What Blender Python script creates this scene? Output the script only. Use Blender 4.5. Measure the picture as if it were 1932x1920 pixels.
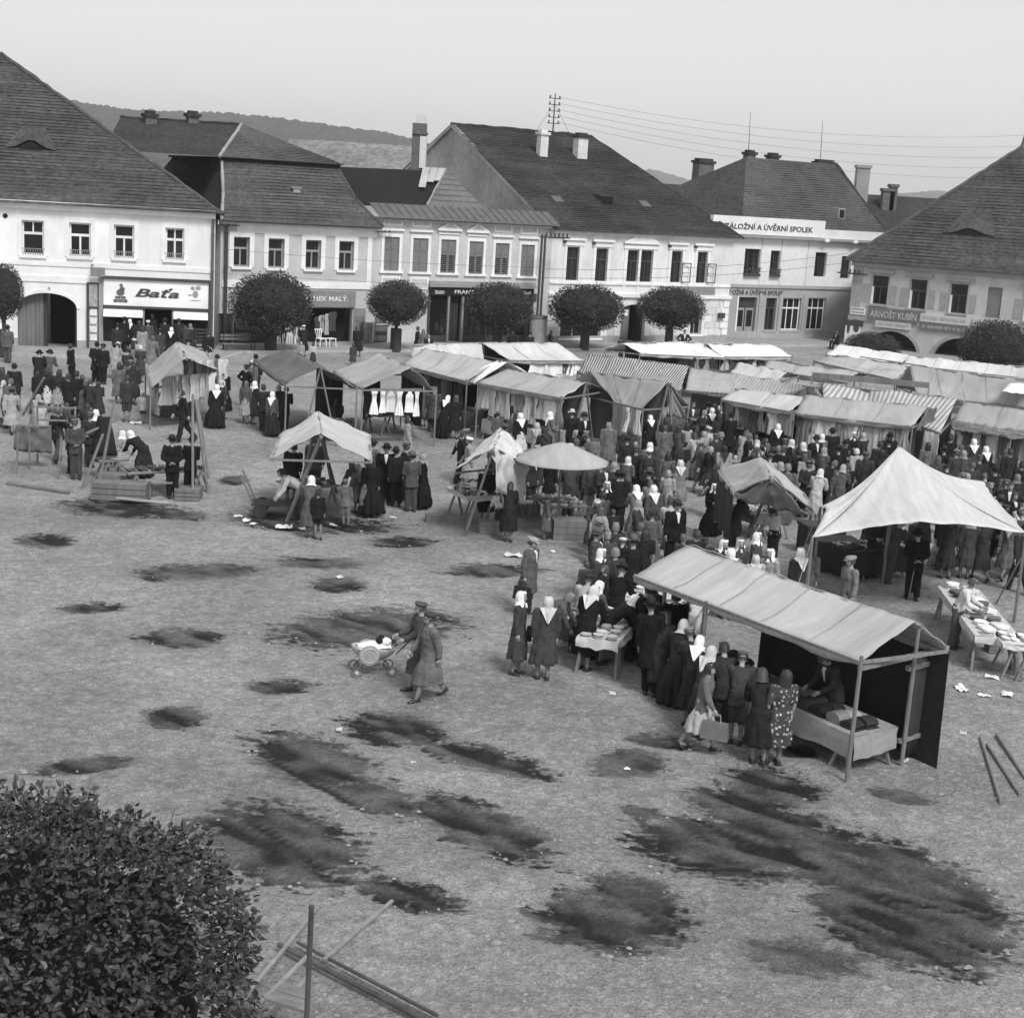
import bpy, bmesh, math, random
import numpy as np
from mathutils import Vector, Matrix, noise
random.seed(7)
for o in list(bpy.data.objects): bpy.data.objects.remove(o)
scene = bpy.context.scene
rad = math.radians
# ------------------------------------------------------------ camera
# pixel coordinates below are in a 1932 x 1920 view of the photograph; a pixel gives a direction only
F = 2760.0; PITCH = rad(12.17); ROLL = rad(3.5); H = 9.0; CX, CY = 966.0, 960.0
_f = np.array([0, math.cos(PITCH), -math.sin(PITCH)]); _r0 = np.array([1., 0, 0]); _u0 = np.cross(_r0, _f)
_r = math.cos(ROLL)*_r0 + math.sin(ROLL)*_u0; _u = -math.sin(ROLL)*_r0 + math.cos(ROLL)*_u0
cam = bpy.data.cameras.new('camera'); co = bpy.data.objects.new('camera', cam); scene.collection.objects.link(co)
M = Matrix(((_r[0], _u[0], -_f[0], 0), (_r[1], _u[1], -_f[1], 0), (_r[2], _u[2], -_f[2], H), (0, 0, 0, 1)))
co.matrix_world = M
cam.sensor_fit = 'HORIZONTAL'; cam.sensor_width = 36; cam.lens = 36*F/1932; cam.clip_end = 20000; cam.clip_start = 0.2
scene.camera = co
# ------------------------------------------------------------ sky, sun, exposure (black and white film: neutral light)
SUN_EL, SUN_AZ = 50.0, 150.0     # degrees; azimuth clockwise from +Y: behind the camera, to the right
w = bpy.data.worlds.new('World'); scene.world = w; w.use_nodes = True
nt = w.node_tree; nt.nodes.clear()
sky = nt.nodes.new('ShaderNodeTexSky'); sky.sky_type = 'NISHITA'; sky.sun_disc = False
sky.sun_elevation = rad(SUN_EL); sky.sun_rotation = rad(SUN_AZ); sky.dust_density = 1.0; sky.air_density = 1.0; sky.ozone_density = 1.0
bw = nt.nodes.new('ShaderNodeRGBToBW'); bg = nt.nodes.new('ShaderNodeBackground'); bg.inputs[1].default_value = 0.11
wo = nt.nodes.new('ShaderNodeOutputWorld')
pw = nt.nodes.new('ShaderNodeMath'); pw.operation = 'POWER'; pw.inputs[1].default_value = .35; ml = nt.nodes.new('ShaderNodeMath'); ml.operation = 'MULTIPLY'; ml.inputs[1].default_value = 3.9   # hazy, even sky
nt.links.new(sky.outputs[0], bw.inputs[0]); nt.links.new(bw.outputs[0], pw.inputs[0]); nt.links.new(pw.outputs[0], ml.inputs[0]); nt.links.new(ml.outputs[0], bg.inputs[0]); nt.links.new(bg.outputs[0], wo.inputs[0])
sl = bpy.data.lights.new('sun', 'SUN'); sl.energy = 2.4; sl.angle = rad(17); sl.color = (1, 1, 1)
so = bpy.data.objects.new('sun', sl); scene.collection.objects.link(so)
_sd = Vector((math.sin(rad(SUN_AZ))*math.cos(rad(SUN_EL)), math.cos(rad(SUN_AZ))*math.cos(rad(SUN_EL)), math.sin(rad(SUN_EL))))
so.rotation_euler = _sd.to_track_quat('Z', 'Y').to_euler(); so.location = _sd*60
vs = scene.view_settings; vs.view_transform = 'Standard'; vs.look = 'None'; vs.exposure = 0.28; vs.gamma = 1.0; vs.use_curve_mapping = False
scene.cycles.max_bounces = 6; scene.cycles.transparent_max_bounces = 8; scene.cycles.volume_bounces = 0
# ------------------------------------------------------------ pixel helpers
PW = 4096/1932
CR = {'L2': (0, 750, 2.1467), 'B2': (800, 650, 2.4), 'B34': (1400, 400, 1.92), 'B4': (2100, 750, 2.1467), 'BK': (2500, 500, 1.7564),
      'KU': (3200, 500, 1.9196), 'R1': (0, 150, 1.8867), 'A': (0, 1250, 2.1467), 'B': (850, 1300, 2.0337), 'C': (1600, 1300, 2.1467),
      'D': (2300, 1300, 2.1467), 'E': (3100, 1300, 1.9398), 'F': (2000, 2100, 1.92), 'G': (2500, 2100, 1.829), 'H': (3200, 2000, 1.5357),
      'I': (1350, 2350, 3.84), 'J': (900, 3500, 1.4862), 'P': (0, 0, 1), 'd': (0, 0, 1/PW)}
def D(k, x, y): x0, y0, s = CR[k]; return ((x0+x/s)/PW, (y0+y/s)/PW)
def ray(x, y): return _f*F + _r*(x-CX) - _u*(y-CY)
def P(x, y, z=0.0):
    d = ray(x, y); t = (z-H)/d[2]; return Vector((t*d[0], t*d[1], z))
def Zat(x, y, g):
    d = ray(x, y); return H + d[2]*math.hypot(g[0], g[1])/math.hypot(d[0], d[1])
def online(px, py, A, dr):       # the pixel's ray over the plan line A + s*dr
    d = ray(px, py); m = np.array([[dr[0], -d[0]], [dr[1], -d[1]]]); s, t = np.linalg.solve(m, [-A[0], -A[1]])
    return Vector((t*d[0], t*d[1], H+t*d[2]))
# ------------------------------------------------------------ materials (greys: the photograph is black and white)
def newmat(n):
    m = bpy.data.materials.new(n); m.use_nodes = True; nt = m.node_tree; return m, nt, nt.nodes['Principled BSDF']
def N(nt, t, **k):
    n = nt.nodes.new(t)
    for a, b in k.items(): setattr(n, a, b)
    return n
_MC = {}
def mat(name, base, rough=.9, var=.2, scale=4., bump=.0, bscale=None, stretch=(1, 1, 1), objcol=False, spec=.3, big=0.12, alpha=1.):
    if name in _MC: return _MC[name]
    m, nt, b = newmat(name); L = nt.links.new
    tc = N(nt, 'ShaderNodeTexCoord'); mp = N(nt, 'ShaderNodeMapping'); mp.inputs['Scale'].default_value = stretch
    L(tc.outputs['Object'], mp.inputs[0])
    n1 = N(nt, 'ShaderNodeTexNoise'); n1.inputs['Scale'].default_value = scale; n1.inputs['Detail'].default_value = 6; n1.inputs['Roughness'].default_value = .65
    n2 = N(nt, 'ShaderNodeTexNoise'); n2.inputs['Scale'].default_value = scale*.13; n2.inputs['Detail'].default_value = 3
    L(mp.outputs[0], n1.inputs[0]); L(mp.outputs[0], n2.inputs[0])
    def rng(n, a): 
        r = N(nt, 'ShaderNodeMapRange'); r.inputs[1].default_value = .25; r.inputs[2].default_value = .75; r.inputs[3].default_value = 1-a; r.inputs[4].default_value = 1+a
        L(n.outputs[0], r.inputs[0]); return r
    r1, r2 = rng(n1, var), rng(n2, big)
    mu = N(nt, 'ShaderNodeMath', operation='MULTIPLY'); L(r1.outputs[0], mu.inputs[0]); L(r2.outputs[0], mu.inputs[1])
    mb = N(nt, 'ShaderNodeMath', operation='MULTIPLY'); L(mu.outputs[0], mb.inputs[0]); mb.inputs[1].default_value = base; mb.use_clamp = True
    if objcol:
        oi = N(nt, 'ShaderNodeObjectInfo'); L(oi.outputs['Color'], mb.inputs[1])
    L(mb.outputs[0], b.inputs['Base Color'])
    b.inputs['Roughness'].default_value = rough; b.inputs['Specular IOR Level'].default_value = spec; b.inputs['Alpha'].default_value = alpha
    if bump:
        bn = N(nt, 'ShaderNodeBump'); bn.inputs['Strength'].default_value = bump; bn.inputs['Distance'].default_value = .03
        n3 = N(nt, 'ShaderNodeTexNoise'); n3.inputs['Scale'].default_value = bscale or scale*3; n3.inputs['Detail'].default_value = 4
        L(mp.outputs[0], n3.inputs[0]); L(n3.outputs[0], bn.inputs['Height']); L(bn.outputs[0], b.inputs['Normal'])
    _MC[name] = m; return m
# ------------------------------------------------------------ objects and mesh builder
COL = scene.collection
def tag(o, label=None, cat=None, group=None, kind=None):
    if label: o['label'] = label
    if cat: o['category'] = cat
    if group: o['group'] = group
    if kind: o['kind'] = kind
    return o
def link(name, data, mats=None, parent=None, loc=None, rot=None, **t):
    o = bpy.data.objects.new(name, data); COL.objects.link(o)
    if mats and data is not None and not data.materials:
        for m in (mats if isinstance(mats, (list, tuple)) else [mats]): data.materials.append(m)
    if parent: o.parent = parent
    if loc is not None: o.location = loc
    if rot is not None: o.rotation_euler = (0, 0, rot) if isinstance(rot, (int, float)) else rot
    return tag(o, **t)
def empty(name, loc=(0, 0, 0), rot=0, **t):
    o = bpy.data.objects.new(name, None); COL.objects.link(o); o.location = loc; o.rotation_euler = (0, 0, rot); o.empty_display_size = .3; return tag(o, **t)
class MB:
    def __init__(s): s.v = []; s.f = []; s.m = []
    def add(s, vs, fs, mi=0):
        k = len(s.v); s.v += [tuple(p) for p in vs]; s.f += [tuple(i+k for i in q) for q in fs]; s.m += [mi]*len(fs); return s
    def quad(s, a, b, c, d, mi=0): return s.add([a, b, c, d], [(0, 1, 2, 3)], mi)
    def tri(s, a, b, c, mi=0): return s.add([a, b, c], [(0, 1, 2)], mi)
    def box(s, x0, x1, y0, y1, z0, z1, mi=0):
        return s.add([(x0, y0, z0), (x1, y0, z0), (x1, y1, z0), (x0, y1, z0), (x0, y0, z1), (x1, y0, z1), (x1, y1, z1), (x0, y1, z1)],
                     [(0, 3, 2, 1), (4, 5, 6, 7), (0, 1, 5, 4), (1, 2, 6, 5), (2, 3, 7, 6), (3, 0, 4, 7)], mi)
    def beam(s, a, b, wd, ht, mi=0, up=(0, 0, 1)):       # rectangular bar from a to b
        a, b = Vector(a), Vector(b); d = (b-a).normalized(); sd = d.cross(Vector(up))
        if sd.length < 1e-4: sd = Vector((1, 0, 0))
        sd.normalize(); u = sd.cross(d); vs = []
        for p in (a, b):
            for i, j in ((-1, -1), (1, -1), (1, 1), (-1, 1)): vs.append(p+sd*i*wd/2+u*j*ht/2)
        return s.add(vs, [(3, 2, 1, 0), (4, 5, 6, 7), (0, 1, 5, 4), (1, 2, 6, 5), (2, 3, 7, 6), (3, 0, 4, 7)], mi)
    def tube(s, pts, rs, n=8, mi=0, cap=True, sq=None):
        pts = [Vector(p) for p in pts]
        if not isinstance(rs, (list, tuple)): rs = [rs]*len(pts)
        k = len(s.v); prev = None
        for i, p in enumerate(pts):
            d = (pts[min(i+1, len(pts)-1)]-pts[max(i-1, 0)]).normalized()
            ref = prev if prev is not None else (Vector((1, 0, 0)) if abs(d.x) < .9 else Vector((0, 1, 0)))
            a = (ref-d*ref.dot(d)).normalized(); b = d.cross(a); prev = a
            rr = rs[i]; ra, rb = rr if isinstance(rr, tuple) else (rr, rr)
            for j in range(n):
                t = 2*math.pi*j/n; s.v.append(tuple(p+a*ra*math.cos(t)+b*rb*math.sin(t)))
        for i in range(len(pts)-1):
            for j in range(n):
                s.f.append((k+i*n+j, k+i*n+(j+1) % n, k+(i+1)*n+(j+1) % n, k+(i+1)*n+j)); s.m.append(mi)
        if cap:
            s.f.append(tuple(k+j for j in reversed(range(n)))); s.m.append(mi)
            s.f.append(tuple(k+(len(pts)-1)*n+j for j in range(n))); s.m.append(mi)
        return s
    def ell(s, c, r, n=10, m=7, mi=0):
        k = len(s.v); c = Vector(c)
        for i in range(m+1):
            t = math.pi*i/m
            for j in range(n):
                p = 2*math.pi*j/n; s.v.append((c.x+r[0]*math.sin(t)*math.cos(p), c.y+r[1]*math.sin(t)*math.sin(p), c.z+r[2]*math.cos(t)))
        for i in range(m):
            for j in range(n):
                s.f.append((k+i*n+j, k+(i+1)*n+j, k+(i+1)*n+(j+1) % n, k+i*n+(j+1) % n)); s.m.append(mi)
        return s
    def grid(s, fn, nu, nv, mi=0):
        k = len(s.v)
        for j in range(nv+1):
            for i in range(nu+1): s.v.append(tuple(fn(i/nu, j/nv)))
        for j in range(nv):
            for i in range(nu):
                a = k+j*(nu+1)+i; s.f.append((a, a+1, a+nu+2, a+nu+1)); s.m.append(mi)
        return s
    def xf(s, M, i0=0):
        for i in range(i0, len(s.v)): s.v[i] = tuple(M @ Vector(s.v[i]))
        return s
    def mesh(s, name, smooth=False, weld=False):
        me = bpy.data.meshes.new(name); me.from_pydata(s.v, [], s.f)
        if any(s.m): me.polygons.foreach_set('material_index', s.m)
        if weld:
            bm = bmesh.new(); bm.from_mesh(me); bmesh.ops.remove_doubles(bm, verts=bm.verts, dist=1e-4); bm.to_mesh(me); bm.free()
        if smooth: me.polygons.foreach_set('use_smooth', [True]*len(me.polygons))
        me.update(); return me
    def obj(s, name, mats, parent=None, smooth=False, weld=False, loc=None, rot=None, **t):
        return link(name, s.mesh(name, smooth, weld), mats, parent, loc, rot, **t)
def thicken(o, th, off=-1):
    m = o.modifiers.new('thickness', 'SOLIDIFY'); m.thickness = th; m.offset = off; return o
def copy_tree(o, parent=None):
    c = o.copy(); COL.objects.link(c)
    if parent: c.parent = parent
    for ch in list(o.children): copy_tree(ch, c)
    return c
def text_mesh(txt, w, h, ex=.01, shear=0., bold=0.):
    cu = bpy.data.curves.new('lettering', 'FONT'); cu.body = txt; cu.extrude = ex; cu.shear = shear; cu.offset = bold; cu.resolution_u = 3
    o = bpy.data.objects.new('lettering', cu); COL.objects.link(o)
    dg = bpy.context.evaluated_depsgraph_get(); me = bpy.data.meshes.new_from_object(o.evaluated_get(dg))
    bpy.data.objects.remove(o); bpy.data.curves.remove(cu)
    v = np.empty(len(me.vertices)*3); me.vertices.foreach_get('co', v); v = v.reshape(-1, 3)
    lo, hi = v.min(0), v.max(0); out = np.empty_like(v)
    out[:, 0] = (v[:, 0]-lo[0])/(hi[0]-lo[0])*w; out[:, 2] = (v[:, 1]-lo[1])/(hi[1]-lo[1])*h; out[:, 1] = -v[:, 2]
    me.vertices.foreach_set('co', out.ravel()); me.update(); return me
# ============================================================ ground
G_DRY = .44
def patch(cx, cy, rx, ry, an=0):
    a = rad(an); c = P(cx, cy); e1 = P(cx+rx*math.cos(a), cy+rx*math.sin(a))-c; e2 = P(cx-ry*math.sin(a), cy+ry*math.cos(a))-c
    m = np.array([[e1.x, e2.x], [e1.y, e2.y]]); return (c.x, c.y, np.linalg.inv(m), max(e1.length, e2.length))
WET = [patch(*a) for a in [(230, 958, 115, 16, 3), (85, 1018, 50, 13, 0), (370, 1078, 105, 14, -2), (345, 1202, 75, 17, 0), (637, 1102, 48, 14), (700, 1183, 165, 36, -3),
    (525, 1292, 60, 13), (330, 1352, 55, 19), (585, 1432, 125, 48, 15), (745, 1372, 95, 30, 8), (915, 1430, 125, 24, 14), (525, 1590, 155, 78, 10), (700, 1500, 90, 30, 15),
    (905, 1555, 140, 42, 22), (770, 1685, 95, 26, 12), (1185, 1440, 66, 27, 0), (1455, 1480, 88, 34, 10), (1245, 1396, 58, 13, 5), (1360, 1595, 165, 58, 8), (1500, 1580, 190, 55, 16), (1600, 1640, 160, 50, 20), (1640, 1720, 120, 50, 14),
    (1690, 1650, 210, 62, 22), (1150, 1735, 145, 55, 5), (1190, 1690, 90, 40, 12), (1730, 1745, 185, 72, 12), (1520, 1805, 110, 32, 8), (930, 1075, 85, 13), (600, 1060, 80, 10, 3), (175, 1145, 60, 10, -4),
    (1500, 1415, 40, 12, 4), (590, 985, 150, 16, 3), (1400, 1510, 100, 26, 6), (1215, 1530, 40, 12, 8), (440, 905, 26, 9), (330, 968, 60, 10, 5), (760, 1020, 60, 9), (160, 1440, 90, 14, -6), (1800, 1710, 110, 62, 20), (1700, 1500, 60, 12, 10)]]
fine_x = np.arange(-15, 17.01, .11); fine_y = np.concatenate([np.arange(11.5, 30, .11), np.arange(30, 50, .2)])
xs = np.concatenate([[-3300, -1800, -900, -350, -160, -90], np.arange(-60, -15.2, 1.2), fine_x, np.arange(17.6, 62, 1.2), [90, 160, 350, 900, 1800, 3300]])
ys = np.concatenate([[-650, -150, -40, -10, 2, 8, 10.5], fine_y, np.arange(50.3, 104, .7), [110, 125, 150, 190, 260, 400, 700, 1400, 2300, 3300]])
GX, GY = np.meshgrid(xs, ys); wet = np.zeros_like(GX)
for cx, cy, mi_, rmax in WET:
    dx, dy = GX-cx, GY-cy; q = np.sqrt((mi_[0, 0]*dx+mi_[0, 1]*dy)**2+(mi_[1, 0]*dx+mi_[1, 1]*dy)**2)
    wet = np.maximum(wet, np.clip(1.62-q*.95, 0, 1.15))
rs = np.random.RandomState(3)
def vnoise(X, Y, sc, seed):
    t = np.random.RandomState(seed).rand(257, 257); x = X/sc+1000; y = Y/sc+1000; xi = np.floor(x).astype(int); yi = np.floor(y).astype(int); fx = x-xi; fy = y-yi
    fx = fx*fx*(3-2*fx); fy = fy*fy*(3-2*fy); g = lambda a, b: t[a % 257, b % 257]
    return g(xi, yi)*(1-fx)*(1-fy)+g(xi+1, yi)*fx*(1-fy)+g(xi, yi+1)*(1-fx)*fy+g(xi+1, yi+1)*fx*fy
near = np.clip((62-GY)/20, 0, 1)*(np.abs(GX) < 60)*(GY > 2)
# wheel ruts run from upper left to lower right of the picture
ra = rad(-38); A_, B_ = GX*math.cos(ra)+GY*math.sin(ra), -GX*math.sin(ra)+GY*math.cos(ra)
rut = vnoise(A_/4.5, B_, .32, 5)*vnoise(A_/2, B_*1.3, .22, 9)
for (ax, ay), (bx_, by), off in (((1230, 1500), (1880, 1800), 0), ((1230, 1500), (1880, 1800), 1.25), ((1300, 1600), (1900, 1720), .3), ((480, 1330), (1050, 1620), 0), ((480, 1330), (1050, 1620), 1.2), ((430, 1500), (760, 1700), .2), ((1080, 1640), (1320, 1780), 0)):
    p_, q_ = P(ax, ay), P(bx_, by); dx, dy = q_.x-p_.x, q_.y-p_.y; l_ = math.hypot(dx, dy); nx, ny = -dy/l_, dx/l_; tt = ((GX-p_.x)*dx+(GY-p_.y)*dy)/l_**2
    ds = (GX-p_.x)*nx+(GY-p_.y)*ny+off+.25*(vnoise(GX, GY, 2.2, 31)-.5); rut = np.maximum(rut, .6*np.exp(-(ds/.09)**2)*(tt > 0)*(tt < 1)*(.4+.6*vnoise(GX, GY, .8, 33)))
GZ = near*(-.03+.035*vnoise(GX, GY, 1.3, 1)+.02*vnoise(GX, GY, .42, 2)+.012*vnoise(GX, GY, .2, 4)-.11*rut*np.clip(wet, 0, 1)-.012*np.clip(wet, 0, 1))
nv, nu = GX.shape
idx = np.arange(nv*nu).reshape(nv, nu)
fc = np.stack([idx[:-1, :-1], idx[:-1, 1:], idx[1:, 1:], idx[1:, :-1]], -1).reshape(-1, 4)
me = bpy.data.meshes.new('ground'); me.vertices.add(nv*nu); me.vertices.foreach_set('co', np.stack([GX, GY, GZ], -1).ravel())
me.loops.add(fc.size); me.loops.foreach_set('vertex_index', fc.ravel()); me.polygons.add(len(fc)); me.polygons.foreach_set('loop_start', np.arange(0, fc.size, 4)); me.update(calc_edges=True)
me.polygons.foreach_set('use_smooth', [True]*len(fc))
at = me.attributes.new('wet', 'FLOAT', 'POINT'); at.data.foreach_set('value', wet.ravel().astype(np.float32))
at = me.attributes.new('rut', 'FLOAT', 'POINT'); at.data.foreach_set('value', rut.ravel().astype(np.float32))
gm, nt, b = newmat('trodden_earth'); L = nt.links.new
tc = N(nt, 'ShaderNodeTexCoord'); aw = N(nt, 'ShaderNodeAttribute', attribute_name='wet'); ar = N(nt, 'ShaderNodeAttribute', attribute_name='rut')
def nz(scale, detail=6, rough=.65, vec=None):
    n = N(nt, 'ShaderNodeTexNoise'); n.inputs['Scale'].default_value = scale; n.inputs['Detail'].default_value = detail; n.inputs['Roughness'].default_value = rough
    L(vec or tc.outputs['Object'], n.inputs[0]); return n.outputs[0]
def mr(x, a, b_, c, d, cl=True):
    n = N(nt, 'ShaderNodeMapRange', clamp=cl); n.inputs[1].default_value = a; n.inputs[2].default_value = b_; n.inputs[3].default_value = c; n.inputs[4].default_value = d; L(x, n.inputs[0]); return n.outputs[0]
def ma(op, x, y):
    n = N(nt, 'ShaderNodeMath', operation=op)
    for i, q in enumerate((x, y)):
        if isinstance(q, (int, float)): n.inputs[i].default_value = q
        else: L(q, n.inputs[i])
    return n.outputs[0]
mp = N(nt, 'ShaderNodeMapping'); mp.inputs['Rotation'].default_value = (0, 0, rad(38)); mp.inputs['Scale'].default_value = (.5, 1.7, 1); L(tc.outputs['Object'], mp.inputs[0])
streak = nz(2.6, 9, .78, mp.outputs[0]); fineN = nz(26, 6, .8); mid = nz(5, 8, .75); big = nz(.22, 5, .6)
def vor(scale, feat='F1'):
    n = N(nt, 'ShaderNodeTexVoronoi', feature=feat); n.inputs['Scale'].default_value = scale; L(wv.outputs[0], n.inputs[0]); return n.outputs['Distance']
# clods and worn stones: warped cells
wn = N(nt, 'ShaderNodeTexNoise'); wn.inputs['Scale'].default_value = 5; wn.inputs['Detail'].default_value = 3; L(tc.outputs['Object'], wn.inputs[0]); wv = N(nt, 'ShaderNodeVectorMath', operation='MULTIPLY_ADD'); wv.inputs[1].default_value = (.22, .22, .22); L(wn.outputs['Color'], wv.inputs[0]); L(tc.outputs['Object'], wv.inputs[2])
clod = vor(6.5); grit = vor(21)
iso = nz(2.4, 10, .78)
wetm = mr(ma('ADD', ma('ADD', aw.outputs['Fac'], ma('MULTIPLY', ma('SUBTRACT', streak, .5), 2.0)), ma('ADD', ma('MULTIPLY', ma('SUBTRACT', iso, .5), 1.9), ma('MULTIPLY', ma('SUBTRACT', clod, .35), -.5))), .36, .68, 0, 1)
dry = ma('MULTIPLY', ma('MULTIPLY', mr(fineN, .36, .66, .6, 1.3), mr(iso, .36, .66, .72, 1.2)), ma('MULTIPLY', mr(big, .36, .64, .78, 1.16), ma('MULTIPLY', mr(clod, .05, .6, 1.1, .8), mr(grit, .05, .55, 1.1, .8))))
dry = ma('MULTIPLY', dry, G_DRY*1.08)
wetc = ma('MULTIPLY', ma('MULTIPLY', mr(iso, .35, .68, .55, 1.5), mr(ar.outputs['Fac'], .05, .42, 1.6, .3)), mr(fineN, .36, .66, .05, .125))
mx = N(nt, 'ShaderNodeMix', data_type='FLOAT'); L(wetm, mx.inputs[0]); L(dry, mx.inputs[2]); L(wetc, mx.inputs[3])
L(mx.outputs[0], b.inputs['Base Color']); L(mr(wetm, 0, 1, .95, .8), b.inputs['Roughness']); b.inputs['Specular IOR Level'].default_value = .15
bp = N(nt, 'ShaderNodeBump'); bp.inputs['Strength'].default_value = 1.; bp.inputs['Distance'].default_value = .07; L(ma('SUBTRACT', ma('ADD', ma('MULTIPLY', iso, .9), ma('MULTIPLY', fineN, .4)), ma('ADD', ma('MULTIPLY', clod, .5), ma('MULTIPLY', grit, .25))), bp.inputs['Height']); L(bp.outputs[0], b.inputs['Normal'])
link('ground', me, gm, kind='structure')
# pale half-buried stones of the old paving, too many to count
sb = MB(); M_STONE = mat('stone', .29, var=.3, scale=8, bump=.3)
for i in range(3800):
    y = 12.5+(random.random()**1.6)*34; x = random.uniform(-.42, .42)*y; r = random.uniform(.012, .042)*(1+.8*(random.random() < .12)); h = r*random.uniform(.12, .35)
    if noise.noise((x*.35, y*.35, 2)) < -.12 or any((mi_[0, 0]*(x-cx)+mi_[0, 1]*(y-cy))**2+(mi_[1, 0]*(x-cx)+mi_[1, 1]*(y-cy))**2 < .75 for cx, cy, mi_, _q in WET): continue
    n = 6; k0 = random.random()*6; ring = [(x+r*random.uniform(.75, 1.3)*math.cos(k0+j*1.047), y+r*random.uniform(.6, 1.1)*math.sin(k0+j*1.047), -.012) for j in range(n)]
    top = [(x+(p[0]-x)*.6, y+(p[1]-y)*.6, h) for p in ring]
    sb.add(ring+top, [(j, (j+1) % n, n+(j+1) % n, n+j) for j in range(n)]+[tuple(range(n, 2*n))])
sb.obj('gravel', M_STONE, smooth=False, kind='stuff', label='pale stones half buried in the trodden market ground', cat='gravel')

# ============================================================ buildings
M_W1 = mat('limewash_white', .8, var=.12, scale=2, bump=.12, stretch=(1, 1, .35), big=.12)
M_TRIM = mat('white_trim', .8, var=.06, scale=6, bump=.05)
M_W2 = mat('grey_roughcast', .52, var=.2, scale=9, bump=.35, bscale=40, big=.1)
M_W3 = mat('pale_roughcast', .53, var=.2, scale=7, bump=.25, bscale=30, big=.12)
M_W4 = mat('cream_plaster', .7, var=.16, scale=2.2, bump=.15, stretch=(1, 1, .4), big=.18)
M_GABLE = mat('weathered_gable_plaster', .40, var=.25, scale=2.2, bump=.3, big=.25)
M_BANKU = mat('pale_render', .7, var=.12, scale=3, bump=.1)
M_BANKL = mat('grey_render', .36, var=.1, scale=5, bump=.2)
M_KUB = mat('weathered_plaster', .46, var=.16, scale=1.6, bump=.25, stretch=(1, 1, .5), big=.2)
M_KUBD = mat('dark_plaster_trim', .33, var=.15, scale=3, bump=.2)
M_TILE = mat('old_roof_tile', .05, objcol=True, var=.6, scale=4, bump=.5, bscale=14, big=.25, spec=.1)
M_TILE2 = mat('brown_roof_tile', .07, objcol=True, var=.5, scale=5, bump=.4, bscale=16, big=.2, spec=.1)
M_TILED = mat('dark_and_shaded_roof_tile', .032, objcol=True, var=.6, scale=4.5, bump=.4, bscale=16, big=.2, spec=.1)
ROOFV = {'old_roof_tile': .07, 'brown_roof_tile': .085, 'dark_and_shaded_roof_tile': .048}
M_TAR = mat('tarred_felt', .012, var=.3, scale=3, bump=.15, rough=.95)
M_SHEET = mat('sheet_metal', .1, var=.3, scale=2.5, bump=.12, rough=.6, spec=.5)
M_DARK = mat('dark_interior', .012, var=.3, scale=1.5)
M_WOOD = mat('weathered_wood', .17, var=.35, scale=5, bump=.3, stretch=(1, 1, .12))
M_WOODD = mat('dark_wood', .045, var=.4, scale=5, bump=.25, stretch=(1, 1, .15), rough=.7)
M_FRAME = mat('grey_painted_frame', .3, var=.15, scale=8)
M_FRAMED = mat('dark_painted_frame', .06, var=.25, scale=8, rough=.6)
M_SHUT = mat('shutter_paint', .2, var=.2, scale=6)
M_BLACK = mat('black_fascia', .018, var=.3, scale=4, rough=.4, spec=.5)
M_IRON = mat('iron', .03, var=.3, scale=10, rough=.6, spec=.5)
M_LET = mat('pale_lettering', .72, var=.06)
M_LETD = mat('dark_lettering', .07, var=.1)
M_BRICK = mat('sooty_brick', .13, var=.5, scale=5, bump=.5, stretch=(1, 1, 2))
M_CURT = mat('curtain', .5, var=.15, scale=12, stretch=(4, 1, .2))
M_GREYB = mat('grey_board', .24, var=.2, scale=4)
M_GLASS = mat('window_glass', .02, rough=.06, var=.1, spec=.6, alpha=.55)
M_PAVE = mat('paving', .3, var=.2, scale=5, bump=.4)

_link0 = link
def link(name, data, mats=None, *a, **k):
    o = _link0(name, data, mats, *a, **k)
    if data is not None and data.materials and data.materials[0] and data.materials[0].name in ROOFV:
        v = ROOFV[data.materials[0].name]*(random.uniform(.86, 1.16) if name == 'tile_course' else 1.); o.color = (v, v, v, 1)
    return o
class Fac:
    """A building front: local x runs along the wall, local y goes into the house, z is up."""
    def __init__(s, name, A, ang, pxl, pxr, label, cat='building'):
        s.U = np.array([math.cos(ang), math.sin(ang)]); s.I = np.array([-math.sin(ang), math.cos(ang)]); s.ang = ang
        ymid = 640
        a = online(pxl, ymid, A, s.U); b_ = online(pxr, ymid, A, s.U)
        s.O = np.array([a.x, a.y]); s.W = (b_-a).to_2d().length
        s.e = empty(name, (a.x, a.y, 0), ang, label=label, cat=cat)
    def uz(s, x, y):
        p = online(x, y, s.O, s.U); return float(np.dot(np.array([p.x, p.y])-s.O, s.U)), p.z
    def ud(s, p):
        q = np.array([p[0], p[1]])-s.O; return float(q @ s.U), float(q @ s.I)
    def rect(s, k, x0, y0, x1, y1):
        xm, ym = (x0+x1)/2, (y0+y1)/2
        return s.uz(*D(k, x0, ym))[0], s.uz(*D(k, x1, ym))[0], s.uz(*D(k, xm, y1))[1], s.uz(*D(k, xm, y0))[1]
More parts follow.
